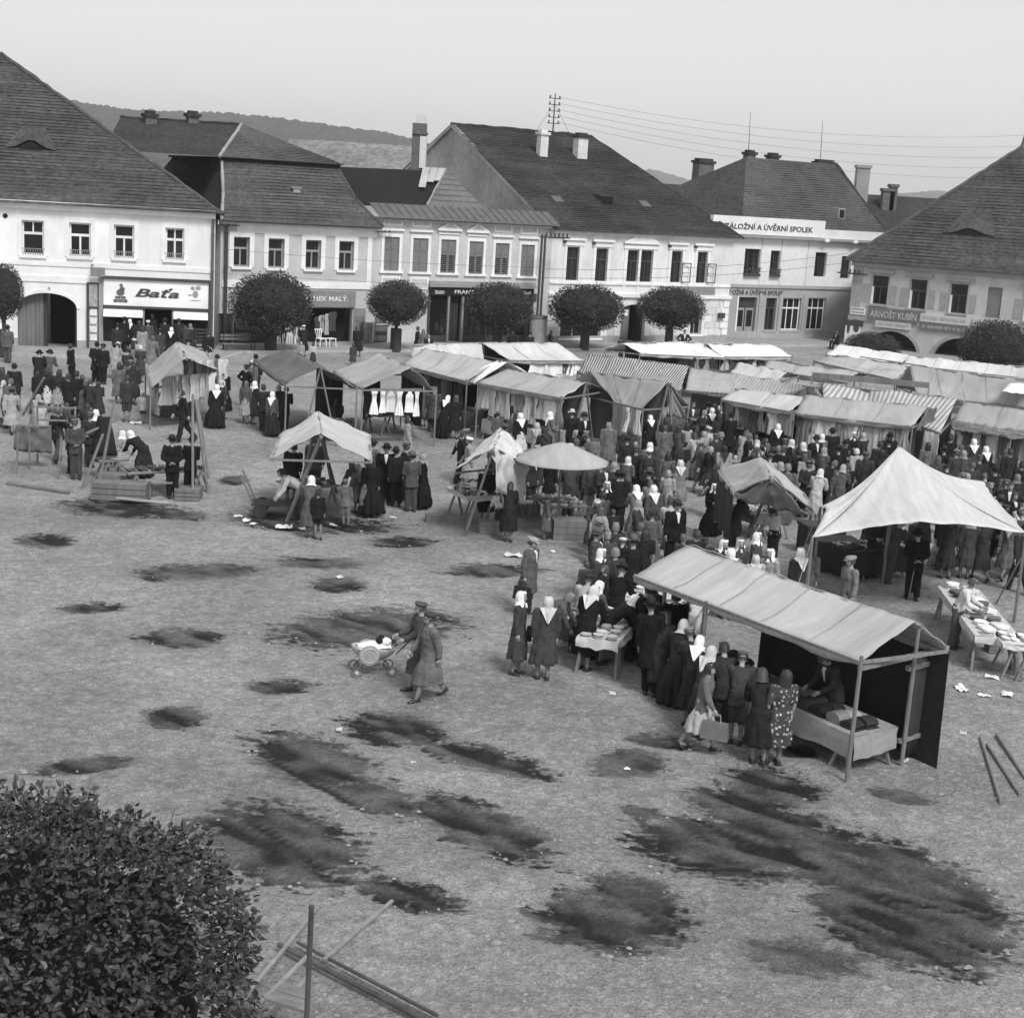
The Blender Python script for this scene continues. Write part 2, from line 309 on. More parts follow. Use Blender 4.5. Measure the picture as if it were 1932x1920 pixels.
def wall(F_, name, mt, W, z0, z1, holes, depth=.3, D_=9., u0=0.):
    b = MB(); us = sorted({u0, u0+W, *[h for q in holes for h in q[:2] if u0 < h < u0+W]}); zs = sorted({z0, z1, *[h for q in holes for h in q[2:4] if z0 < h < z1]})
    for i in range(len(us)-1):
        for j in range(len(zs)-1):
            um, zm = (us[i]+us[i+1])/2, (zs[j]+zs[j+1])/2
            if any(q[0] < um < q[1] and q[2] < zm < q[3] for q in holes): continue
            b.quad((us[i], 0, zs[j]), (us[i+1], 0, zs[j]), (us[i+1], 0, zs[j+1]), (us[i], 0, zs[j+1]))
    for q in holes:
        a, c, e, g = q[:4]
        b.quad((a, 0, e), (a, 0, g), (a, depth, g), (a, depth, e)); b.quad((c, 0, e), (c, depth, e), (c, depth, g), (c, 0, g))
        b.quad((a, 0, g), (c, 0, g), (c, depth, g), (a, depth, g)); b.quad((a, 0, e), (a, depth, e), (c, depth, e), (c, 0, e))
    b.quad((u0, 0, z0), (u0, D_, z0), (u0, D_, z1), (u0, 0, z1)); b.quad((u0+W, 0, z0), (u0+W, 0, z1), (u0+W, D_, z1), (u0+W, D_, z0)); b.quad((u0, D_, z0), (u0+W, D_, z0), (u0+W, D_, z1), (u0, D_, z1))
    return b.obj(name, mt, F_.e)
def bx(F_, name, mt, u0, u1, y0, y1, z0, z1, parent=None, **t):
    b = MB(); b.box(u0, u1, y0, y1, z0, z1); return b.obj(name, mt, parent or F_.e, **t)
def window(F_, q, fm, tr=.66, mull=2, dp=.16, fw=.07, curtain=0, surround=None, sill=None, upmull=None, open_=0):
    u0, u1, z0, z1 = q; b = MB(); zt = z0+(z1-z0)*tr; y0, y1 = dp, dp+.06
    b.box(u0, u0+fw, y0, y1, z0, z1); b.box(u1-fw, u1, y0, y1, z0, z1); b.box(u0+fw, u1-fw, y0, y1, z1-fw, z1); b.box(u0+fw, u1-fw, y0, y1, z0, z0+fw)
    if tr: b.box(u0+fw, u1-fw, y0-.01, y1, zt-fw*.7, zt+fw*.7)
    for i in range(1, mull):
        u = u0+(u1-u0)*i/mull; b.box(u-fw*.5, u+fw*.5, y0+.003, y1, z0+fw, (zt-fw*.7) if tr else z1-fw)
    if upmull and tr:
        for i in range(1, upmull):
            u = u0+(u1-u0)*i/upmull; b.box(u-fw*.4, u+fw*.4, y0+.003, y1, zt+fw*.7, z1-fw)
    o = b.obj('window', fm, F_.e)
    nb = max(mull, 1)
    for i in range(nb):
        g = MB(); a, c = u0+(u1-u0)*i/nb+fw*.3, u0+(u1-u0)*(i+1)/nb-fw*.3; g.box(a, c, dp+.025, dp+.035, z0+fw*.5, (zt if tr else z1)-fw*.3); g.obj('pane', M_GLASS, o)
    if tr: g = MB(); g.box(u0+fw*.3, u1-fw*.3, dp+.025, dp+.035, zt+fw*.3, z1-fw*.3); g.obj('pane', M_GLASS, o)
    back = MB(); back.quad((u0-.01, .9, z0), (u1+.01, .9, z0), (u1+.01, .9, z1), (u0-.01, .9, z1)); back.quad((u0-.02, .3, z0), (u0-.02, .9, z0), (u0-.02, .9, z1), (u0-.02, .3, z1))
    back.quad((u1+.02, .3, z0), (u1+.02, .9, z0), (u1+.02, .9, z1), (u1+.02, .3, z1)); back.quad((u0, .3, z1+.01), (u1, .3, z1+.01), (u1, .9, z1+.01), (u0, .9, z1+.01)); back.obj('room', M_DARK, o)
    if curtain:
        cb = MB()
        for a, c in ([(u0, u0+(u1-u0)*curtain), (u1-(u1-u0)*curtain, u1)] if curtain < .5 else [(u0, u1)]):
            cb.grid(lambda s_, t_: (a+(c-a)*s_, dp+.14+.03*math.sin(s_*18), z0+(z1-z0)*t_), 10, 1)
        cb.obj('curtain', M_CURT, o)
    if surround:
        sw, sm = surround; s_ = MB(); s_.box(u0-sw, u0, -.04, .03, z0-.02, z1+sw); s_.box(u1, u1+sw, -.04, .03, z0-.02, z1+sw); s_.box(u0, u1, -.04, .03, z1, z1+sw); s_.obj('surround', sm, o)
    if sill: s_ = MB(); s_.box(u0-.12, u1+.12, -.12, .02, z0-.14, z0-.02); s_.obj('sill', sill, o)
    return o
def slope(F_, pts, mt, course, name='roof', parent=None, sub=True, lip=.035, ovx=0, th=.05):
    """one roof slope laid in lapped tile courses: pts = eave left, eave right, top right, top left (local)"""
    a, b_, c, d = [Vector(p) for p in pts]; n = (b_-a).cross(d-a)
    if n.length < 1e-6: n = (c-b_).cross(a-b_)
    n.normalize()
    if n.z < 0: n = -n
    ln = max((d-a).length, (c-b_).length); hgt = abs((d-a).dot(((d-a)-(d-a).project((b_-a))).normalized())) if (d-a).length > 1e-6 else ln
    k = max(2, int(hgt/course)); base = MB(); base.add([a, b_, c, d] if (c-d).length > 1e-4 else [a, b_, c], [(0, 1, 2, 3)] if (c-d).length > 1e-4 else [(0, 1, 2)])
    ro = base.obj(name, mt, parent or F_.e); acc = MB()
    for i in range(k):
        t0, t1 = i/k, min((i+1.12)/k, 1); L0, R0, L1, R1 = a.lerp(d, t0), b_.lerp(c, t0), a.lerp(d, t1), b_.lerp(c, t1)
        wd = (R0-L0).length; m = max(2, int(wd/.45)); cb = MB() if sub else acc; k0 = len(cb.v)
        for j in range(m+1):
            s_ = j/m; jt = random.uniform(-.012, .012)+.05*noise.noise((L0.lerp(R0, s_)*.22))+.03*noise.noise((L0.lerp(R0, s_)*.7)); lo = L0.lerp(R0, s_)+n*(lip+jt); hi = L1.lerp(R1, s_)+n*.006; un = L0.lerp(R0, s_)+n*.002
            cb.v += [tuple(un), tuple(lo), tuple(hi)]
        for j in range(m):
            q = k0+j*3; cb.f += [(q, q+3, q+4, q+1), (q+1, q+4, q+5, q+2)]; cb.m += [0, 0]
        if sub: cb.obj('tile_course', mt, ro)
    if not sub: acc.obj('tile_courses', mt, ro)
    return ro
def ridge(F_, a, b_, r=.12, mt=None, parent=None, name='ridge_tiles'):
    m = MB(); nn = max(4, int((Vector(b_)-Vector(a)).length/.5)); m.tube([Vector(a).lerp(Vector(b_), i_/nn)+Vector((0, 0, random.uniform(-.03, .03))) for i_ in range(nn+1)], [r*random.uniform(.75, 1.2) for i_ in range(nn+1)], 6); return m.obj(name, mt or M_TILE2, parent or F_.e, smooth=True)
def chimney(F_, u, d, z0, z1, w, dp, mt, cap=None, parent=None):
    m = MB(); m.box(u-w/2, u+w/2, d-dp/2, d+dp/2, z0, z1); o = m.obj('chimney', mt, parent or F_.e)
    c = MB(); c.box(u-w/2-.1, u+w/2+.1, d-dp/2-.1, d+dp/2+.1, z1, z1+.18); c.box(u-w/2+.06, u+w/2-.06, d-dp/2+.06, d+dp/2-.06, z1+.18, z1+.34); c.obj('chimney_cap', cap or M_BRICK, o); return o
def pipe(F_, u, z0, z1, y=-.14, r=.07, mt=None, name='downpipe'):
    m = MB(); m.tube([(u, y, z0), (u, y, z1)], r, 8)
    for z in np.arange(z0+.6, z1, 1.8): m.tube([(u, y, z-.03), (u, y, z+.03)], r*1.35, 8)
    return m.obj(name, mt or M_SHEET, F_.e, smooth=False)
def letters(F_, txt, q, mt, y=-.06, parent=None, shear=0., bold=0., ex=.01):
    u0, u1, z0, z1 = q; o = link('lettering', text_mesh(txt, u1-u0, z1-z0, ex, shear, bold), mt, parent or F_.e, (u0, y, z0)); return o
def arch_fill(F_, q, zs, mt, depth=.3, n=14, name='arch', ring=0, rm=None):
    """spandrels that turn a square hole into an arched one, springing at zs"""
    u0, u1, z0, z1 = q; b = MB(); uc, hw, rz = (u0+u1)/2, (u1-u0)/2, z1-zs
    pts = [(uc-hw*math.cos(math.pi*i/n), zs+rz*math.sin(math.pi*i/n)) for i in range(n+1)]
    for i in range(n):
        (a, c), (e, g) = pts[i], pts[i+1]
        b.quad((a, .003, c), (e, .003, g), (e, .003, z1+.003), (a, .003, z1+.003)); b.quad((a, 0, c), (a, depth, c), (e, depth, g), (e, 0, g))
    o = b.obj(name, mt, F_.e)
    if ring:
        r_ = MB()
        for i in range(n):
            v = []
            for kx, y in ((1, -.05), (1+ring/hw, -.05)):
                for t in (i, i+1): v.append((uc-hw*kx*math.cos(math.pi*t/n), y, zs+(rz+(kx-1)*hw)*math.sin(math.pi*t/n)))
            w_ = [(p[0], .02, p[2]) for p in v]; r_.add(v+w_, [(0, 1, 3, 2), (2, 3, 7, 6), (0, 4, 5, 1)])
        r_.obj('arch_moulding', rm or mt, o)
    return o
# ---- plan: B1 alone on the left, then one straight row, the savings bank, and the arcaded house closing the corner
A1 = P(33, 656); a1 = math.atan2(P(390, 668).y-A1.y, P(390, 668).x-A1.x)
AR = P(413, 651); ar_ = math.atan2(P(1367, 646).y-AR.y, P(1367, 646).x-AR.x)
# ------------------------------------------------------------ B1 white house with the shoe shop
F1 = Fac('white_house', A1, a1, -330, 403, 'long whitewashed two-storey house with huge dark hipped roof, arched gate and shoe shop', 'building')
E1 = F1.uz(200, 387)[1]
wq = [F1.rect('L2', *a) for a in ((188, 283, 378, 580), (595, 303, 780, 592), (978, 322, 1152, 605), (1420, 348, 1582, 620))]
gq = F1.rect('L2', 150, 905, 660, 1380); gq = (gq[0], gq[1], -.02, gq[3])
sq = F1.rect('L2', 885, 800, 1790, 1345); sq = (sq[0], sq[1], .45, sq[3])
lq = [(q[0]-6.2, q[1]-6.2, q[2], q[3]) for q in wq[:2]]
wall(F1, 'wall', M_W1, F1.W, -.1, E1, wq+lq+[gq, (sq[0], sq[1], sq[2], sq[3]-1.3)], D_=18)
zs = gq[2]+(gq[3]-gq[2])*.74
arch_fill(F1, gq, zs, M_W1, depth=.5, ring=.16, rm=M_TRIM)
um = gq[0]+(gq[1]-gq[0])*.47
gl = bx(F1, 'gate_leaf', M_WOOD, gq[0], um-.12, .42, .5, 0, gq[3], label='closed pale wooden leaf of the gate')
for i in range(6):
    u = gq[0]+(um-.12-gq[0])*i/6; bx(F1, 'plank', M_WOOD, u+.015, u+(um-gq[0])/6-.02, .39, .42, .03, gq[3]-.05, gl)
bx(F1, 'gate_post', M_WOODD, um-.12, um+.06, .38, .52, 0, gq[3])
bx(F1, 'gateway_interior', M_DARK, um+.06, gq[1]+.3, 2.4, 2.5, 0, gq[3]+.2)
bx(F1, 'gate_leaf', M_WOODD, gq[1]-.14, gq[1]-.06, .5, 2.3, 0, gq[3]-.4)
for i, q in enumerate(wq+lq):
    window(F1, q, M_TRIM, tr=.63, mull=1 if i == 0 else 2, fw=.09, curtain=(0, 0, 0, .7, 0, 0)[i], surround=(.2, M_TRIM), sill=M_TRIM, upmull=2 if i in (0, 3) else 0)
    r_ = MB(); u0, u1, z0, z1 = q
    for k in range(9): u = u0+(u1-u0)*(k+.5)/9; r_.box(u-.012, u+.012, -.06, -.035, z0, z0+.3)
    r_.box(u0-.03, u1+.03, -.065, -.03, z0+.3, z0+.33); r_.obj('window_railing', M_FRAME, F1.e)
zc = F1.uz(*D('L2', 600, 625))[1]
bx(F1, 'string_course', M_TRIM, 0, F1.W-.1, -.05, .02, zc-.32, zc-.08)
zc2 = F1.uz(*D('L2', 400, 775))[1]
bx(F1, 'string_course', M_TRIM, 0, sq[0]-.2, -.06, .02, zc2-.2, zc2+.1)
bx(F1, 'cornice', M_TRIM, -.1, F1.W, -.22, .02, E1-.38, E1-.1); bx(F1, 'cornice', M_TRIM, -.1, F1.W, -.34, -.02, E1-.1, E1+.02)
pl = bx(F1, 'plinth', mat('plinth_plaster', .36, var=.2), 0, gq[0], -.05, .02, -.05, .5); bx(F1, 'plinth', mat('plinth_plaster', .36), gq[1], F1.W, -.05, .02, -.05, .48)
vq = F1.uz(*D('L2', 45, 243)); b_ = MB(); b_.tube([(vq[0], -.03, vq[1]), (vq[0], .02, vq[1])], .12, 10); b_.obj('vent', M_DARK, F1.e)
# shoe shop front
sh = bx(F1, 'shop_front', M_FRAME, sq[0]-.2, sq[0], -.2, .04, .0, sq[3]+.12); bx(F1, 'shop_front', M_FRAMED, sq[1], sq[1]+.12, -.2, .04, .0, sq[3]+.12)
bx(F1, 'shop_front', M_FRAMED, sq[0], sq[1], -.2, .04, sq[3]-1.42, sq[3]-1.3); bx(F1, 'shop_front', M_FRAMED, sq[0], sq[1], -.25, .04, sq[3], sq[3]+.14)
sgn = bx(F1, 'sign_board', mat('enamel_white', .86, var=.03, rough=.4), sq[0]+.02, sq[1]-.02, -.14, .02, sq[3]-1.3, sq[3], label='white enamel shop sign with script lettering')
letters(F1, 'Baťa', F1.rect('L2', 1160, 862, 1540, 945), M_LETD, y=-.15, parent=sgn, shear=.3, bold=.03)
ill = MB(); q = F1.rect('L2', 975, 815, 1095, 985); uw = (q[1]-q[0])
for a, c, e, g in ((0, .32, 0, .16), (.34, .66, 0, .16), (.68, 1, 0, .16), (.12, .5, .18, .32), (.52, .88, .18, .32)): ill.box(q[0]+uw*a, q[0]+uw*c, -.15, -.142, q[2]+(q[3]-q[2])*e, q[2]+(q[3]-q[2])*g)
for a, e, rx, rz in ((.5, .5, .3, .17), (.62, .68, .2, .12), (.55, .86, .13, .09)):
    ill.add([(q[0]+uw*(a+rx*math.cos(t*.524)), -.15, q[2]+(q[3]-q[2])*(e+rz*math.sin(t*.524))) for t in range(12)], [tuple(range(12))])
ill.obj('painted_figure', mat('painted_grey', .13, var=.5, scale=14), sgn)
ill = MB(); q = F1.rect('L2', 1620, 830, 1735, 975); uw = (q[1]-q[0])
for a, e, rx, rz in ((.5, .4, .22, .22), (.3, .75, .16, .12), (.7, .78, .2, .14), (.5, .04, .45, .03), (.1, .35, .18, .05)):
    ill.add([(q[0]+uw*(a+rx*math.cos(t*.524)), -.15, q[2]+(q[3]-q[2])*(e+rz*math.sin(t*.524))) for t in range(12)], [tuple(range(12))])
ill.obj('painted_figure', mat('painted_pale_grey', .34, var=.5, scale=14), sgn)
zt = sq[3]-1.42; dq = F1.rect('L2', 1240, 1010, 1475, 1340)
for a, c in ((sq[0]+.03, dq[0]-.08), (dq[1]+.08, sq[1]-.03)):
    bl = MB(); bl.quad((a, -.02, zt-.02), (c, -.02, zt-.02), (c, -.6, zt-.42), (a, -.6, zt-.42)); thicken(bl.obj('awning', mat('awning_cloth', .8, var=.06), F1.e), .015)
    g = MB(); g.box(a, c, .1, .12, .55, zt-.05); g.obj('display_pane', M_GLASS, F1.e)
    for k in range(3): bx(F1, 'display_shelf', M_FRAME, a, c, .2, .55, .7+k*.5, .73+k*.5)
    for k in range(26):
        u = random.uniform(a+.1, c-.1); z = .73+random.choice((0, .5, 1.))+.001; s_ = MB(); s_.ell((u, .35, z+.06), (.05, .12, .055), 7, 5); s_.obj('shoe', mat('shoe_%d' % (k % 3), (.03, .5, .75)[k % 3]), F1.e, smooth=True)
    bx(F1, 'interior', M_DARK, a, c, .8, .85, .45, zt)
bx(F1, 'interior', M_DARK, dq[0], dq[1], 1.4, 1.45, .3, zt); bx(F1, 'door_jamb', M_FRAME, dq[0]-.08, dq[0], -.1, .3, .0, zt); bx(F1, 'door_jamb', M_FRAME, dq[1], dq[1]+.08, -.1, .3, 0, zt)
pq = F1.rect('L2', 745, 815, 845, 1035); po = bx(F1, 'poster_panel', M_FRAMED, pq[0], pq[1], -.12, -.02, pq[2], pq[3])
b_ = MB(); b_.box(pq[0]+.12, pq[1]-.04, -.135, -.123, pq[2]+.08, pq[3]-.08); b_.obj('poster', mat('poster_grey', .3, var=.7, scale=5), po)
pq = F1.rect('L2', 745, 1035, 855, 1330); po = bx(F1, 'showcase', M_FRAMED, pq[0], pq[0]+.12, -.15, .02, 0, pq[3]); bx(F1, 'showcase', M_FRAMED, pq[1]-.08, pq[1], -.15, .02, 0, pq[3])
for k in range(4): bx(F1, 'display_card', mat('card_white', .75, var=.3, scale=9), pq[0]+.16, pq[1]-.12, -.1, -.06, .5+k*.42, .5+k*.42+.3)
q = F1.rect('L2', 790, 665, 905, 760); b_ = MB(); b_.tube([(q[0], -.02, q[3]), (q[0], -.5, q[3]), (q[0]+.1, -.55, q[3])], .03, 6); o = b_.obj('sign_bracket', M_IRON, F1.e); bx(F1, 'hanging_sign', M_GREYB, q[0]-.05, q[1], -.52, -.4, q[2], q[3]-.1)
q = F1.rect('L2', 410, 855, 432, 880); letters(F1, '70', q, M_FRAMED, y=-.055)
# hipped roof: hip runs back from the right eave corner
Cn = Vector((F1.O[0]+F1.U[0]*F1.W, F1.O[1]+F1.U[1]*F1.W, E1)); hd = -F1.U+F1.I
tp = online(2, 103, Cn, hd); hu, hd_ = F1.ud(tp)
et = E1-.12
rf = slope(F1, [(-1, -.5, et), (F1.W+.35, -.5, et), (hu, hd_, tp.z), (hu-8, hd_, tp.z)], M_TILE, .3)
slope(F1, [(F1.W+.35, -.5, et), (F1.W+.35, 24, et), (hu, hd_+.01, tp.z), (hu, hd_, tp.z)], M_TILE, .6, parent=rf, name='roof_side', sub=False)
ridge(F1, (F1.W+.35, -.5, et), (hu, hd_, tp.z+.05), .13, M_TILE2, rf, 'hip_tiles')
q = F1.uz(*D('R1', 235, 842)); sl_ = (tp.z-et)/(hd_+.5)   # eyebrow dormer lies on the slope: find its height along the ray
def on_slope(F_, px, py, z0, k, y0):
    lo, hi = 0., 30.
    for _ in range(40):
        md = (lo+hi)/2; A = F_.O+F_.I*md; p = online(px, py, A, F_.U)
        if p.z > z0+k*(md-y0): lo = md
        else: hi = md
    p = online(px, py, F_.O+F_.I*lo, F_.U); return F_.ud(p)[0], lo, p.z
def eyebrow(F_, c, wd, hh, mt, parent):
    u, d, z = c; b = MB()
    def fn(s_, t_):
        x = (s_-.5)*wd*(1-.55*t_); gs = math.exp(-(x/wd*4.2)**2)-math.exp(-(.5*4.2)**2)
        return (u+x, d-.15+t_*1.7, z+.03+hh*gs*(1-t_)**.8+t_*1.7*sl_k+.015)
    b.grid(fn, 22, 5); o = b.obj('eyebrow_dormer', mt, parent, smooth=True)
    g = MB(); g.add([(u+(s_/14-.5)*wd*.42, d-.12, z-.02+(hh*.95*math.exp(-((s_/14-.5)*4.6*.45)**2))) for s_ in range(15)]+[(u+wd*.22, d-.12, z-.06), (u-wd*.22, d-.12, z-.06)], [tuple(range(17))]); g.obj('dormer_opening', M_DARK, o)
sl_k = sl_; eyebrow(F1, on_slope(F1, *D('R1', 235, 845), et, sl_, -.5), 2.5, .42, M_TILE, rf)
pipe(F1, F1.W-.12, 0, E1-.4)
# ------------------------------------------------------------ B2 grey house with mansard roof
F2 = Fac('grey_mansard_house', AR, ar_, 413, 704, 'grey roughcast house with white window surrounds, tall mansard roof and clothes shop', 'building')
F3 = Fac('shuttered_house', AR, ar_, 704, 1030, 'pale house with louvred shutters, two pediments and black ironmonger shop front', 'building')
F4 = Fac('cream_gabled_house', AR, ar_, 1030, 1368, 'cream house with plain left gable, steep tiled roof, white chimneys and ashlar ground floor', 'building')
E2 = F2.uz(560, 421)[1]
wq = [F2.rect('B2', *a) for a in ((322, 715, 475, 1000), (655, 730, 808, 1012), (1013, 745, 1160, 1022), (1332, 755, 1475, 1032))]
dq = F2.rect('B2', 170, 1450, 310, 1775); dq = (dq[0], dq[1], .1, dq[3]); s2 = F2.rect('B2', 640, 1395, 1460, 1775); s2 = (s2[0], s2[1], .1, s2[3])
wall(F2, 'wall', M_W2, F2.W, -.1, E2, wq+[dq, s2], D_=12)
for i, q in enumerate(wq): window(F2, q, M_FRAME, tr=.62, mull=2, fw=.08, curtain=(0, .3, .26, .3)[i], surround=(.26, M_TRIM), sill=M_TRIM, dp=.2)
bx(F2, 'frieze', M_TRIM, .9, F2.W-.02, -.05, .02, E2-.62, E2-.18); bx(F2, 'cornice', M_TRIM, -.05, F2.W, -.26, .02, E2-.18, E2)
q = F2.rect('B2', 1602, 680, 1645, 1170); bx(F2, 'corner_strip', M_TRIM, q[0], q[1], -.05, .02, q[2], E2-.62)
q = F2.rect('B2', 200, 1140, 1500, 1205); bx(F2, 'string_course', M_TRIM, .1, F2.W-.3, -.07, .02, q[2], q[3])
q = F2.rect('B2', 640, 1228, 1485, 1385); sg = bx(F2, 'sign_board', M_GREYB, q[0], q[1], -.12, .02, q[2], q[3], label='dark grey painted name board'); 
t0 = F2.rect('B2', 640, 1272, 1410, 1330); letters(F2, 'VÝBAVY   HYNEK MALÝ.'[9:], (F2.rect('B2', 985, 1272, 1410, 1330)), M_LET, y=-.135, parent=sg, bold=.02)
bx(F2, 'door', M_WOODD, dq[0], dq[1], .12, .2, .1, dq[3]); bx(F2, 'door_frame', M_FRAME, dq[1], dq[1]+.12, -.06, .05, 0, dq[3]+.1)
bx(F2, 'shop_interior', M_DARK, s2[0], s2[1], 1.0, 1.06, 0, s2[3]); bx(F2, 'shop_interior', M_DARK, s2[0], s2[1], .3, 1., s2[3], s2[3]+.05)
bx(F2, 'step', M_PAVE, s2[0], s2[1], -.35, .3, 0, .14)
for k, (a, c) in enumerate(((320, 480), (490, 640))):
    q = F2.rect('B2', a, 1530, c, 1775); sh_ = bx(F2, 'shop_shutter', M_WOODD, q[0], q[1], -.07, -.01, .05, q[3])
    for z in (.2, .85, 1.5): bx(F2, 'shutter_panel', M_WOOD if k == 0 else M_WOODD, q[0]+.1, q[1]-.1, -.1, -.07, z, z+.5, sh_)
for a, c in ((1470, 1580), (1660, 1790)):
    q = F2.rect('B2', a, 1400 if a < 1500 else 1560, c, 1780); sh_ = bx(F2, 'shop_shutter', M_GREYB if a < 1500 else M_WOODD, q[0], q[1], -.07, -.01, .05, q[3])
    for z in (.2, .75, 1.3): bx(F2, 'shutter_panel', M_WOOD, q[0]+.08, q[1]-.08, -.1, -.07, z, z+.3, sh_)
# mansard: steep lower slopes with a kick at the eaves, hipped top roof standing proud of them
zb = online(520, 304, F2.O+F2.I*2.3, F2.U).z; rt = None; oh = .45; Wd = F2.W; Dp = 12.
ul = F2.ud(online(418, 300, F2.O+F2.I*2.3, F2.U))[0]; ur = F2.ud(online(634, 308, F2.O+F2.I*2.3, F2.U))[0]
kz, kd = E2+(zb-E2)*.42, .75
def ring(t): # corner columns: eave, kick, break (u-left, u-right, y, z)
    return [(-.15, Wd+.1, -oh, E2+.02), (ul*.45, Wd+(ur-Wd)*.62, kd, kz), (ul, ur, 2.3, zb)][t]
for a, c in ((0, 1), (1, 2)):
    A, C = ring(a), ring(c)
    o = slope(F2, [(A[0], A[2], A[3]), (A[1], A[2], A[3]), (C[1], C[2], C[3]), (C[0], C[2], C[3])], M_TILE2, .22, parent=rt, sub=(rt is None or True), name='roof' if rt is None else 'roof_slope')
    rt = rt or o
    for sgn_, i in ((-1, 0), (1, 1)):
        m = MB(); m.quad((A[i], A[2], A[3]), (A[i], Dp+oh, A[3]), (C[i], Dp-C[2], C[3]), (C[i], C[2], C[3])); m.obj('roof_side', M_TILED, rt)  # flanks in a darker tile tone: their shade is painted in
    ridge(F2, (A[0], A[2], A[3]), (C[0], C[2], C[3]), .1, mat('mortar', .3, var=.3), rt, 'hip_tiles')
    ridge(F2, (A[1], A[2], A[3]), (C[1], C[2], C[3]), .09, M_TILE2, rt, 'hip_tiles')
uo0, uo1, yo = ul-.3, ur+.25, 1.85
rl = F2.ud(online(455, 236, F2.O+F2.I*6.5, F2.U))[0]; rz = online(455, 236, F2.O+F2.I*6.5, F2.U).z
m = MB(); m.box(uo0+.1, uo1-.1, yo+.15, Dp-2, zb-.1, zb+.02); m.obj('eaves_shadow_slab', M_DARK, rt)  # near-black slab draws the shadow line under the upper eaves
slope(F2, [(uo0, yo, zb+.02), (uo1, yo, zb+.02), (rl+.2, 6.5, rz), (rl, 6.5, rz)], M_TILE2, .22, parent=rt, sub=False, name='upper_roof')
m = MB(); m.quad((uo0, yo, zb+.02), (rl, 6.5, rz), (rl-6.5, 8.2, rz-.05), (uo0-5.5, yo+2.5, zb+.02)); m.tri((uo1, yo, zb+.02), (uo1, 12, zb+.02), (rl+.2, 6.5, rz)); m.obj('upper_roof_side', M_TILED, rt)  # upper flanks also carry their shade in the tile colour
ridge(F2, (uo0, yo, zb+.05), (rl, 6.5, rz+.02), .1, mat('mortar', .3), rt, 'hip_tiles'); ridge(F2, (rl, 6.5, rz+.02), (rl-6.5, 8.2, rz-.03), .09, M_TILED, rt)
for px in (283, 363):
    p = F2.ud(online(px, 240, F2.O+F2.I*7.2, F2.U)); zz = online(px, 214, F2.O+F2.I*7.2, F2.U).z; chimney(F2, p[0], 7.2, rz-1., zz-.2, .62, .5, M_BRICK, M_TILED)
c = (F2.ud(online(*D('B2', 905, 380), F2.O+F2.I*1.2, F2.U))[0], 1.2, online(*D('B2', 905, 380), F2.O+F2.I*1.2, F2.U).z)
m = MB(); m.box(c[0]-.2, c[0]+.22, c[1]-.3, c[1]+.8, c[2], c[2]+.75); m.box(c[0]-.32, c[0]+.26, c[1]-.36, c[1]+.8, c[2]+.75, c[2]+.82); m.obj('roof_hatch', mat('grey_zinc', .3, var=.2), rt)
m = MB(); m.tube([(-.1, -oh-.07, E2), (Wd, -oh-.07, E2-.03)], .08, 6); m.obj('gutter', M_FRAMED, F2.e)
pipe(F2, .25, 0, E2-.3, y=-.2, r=.1, mt=M_FRAMED)
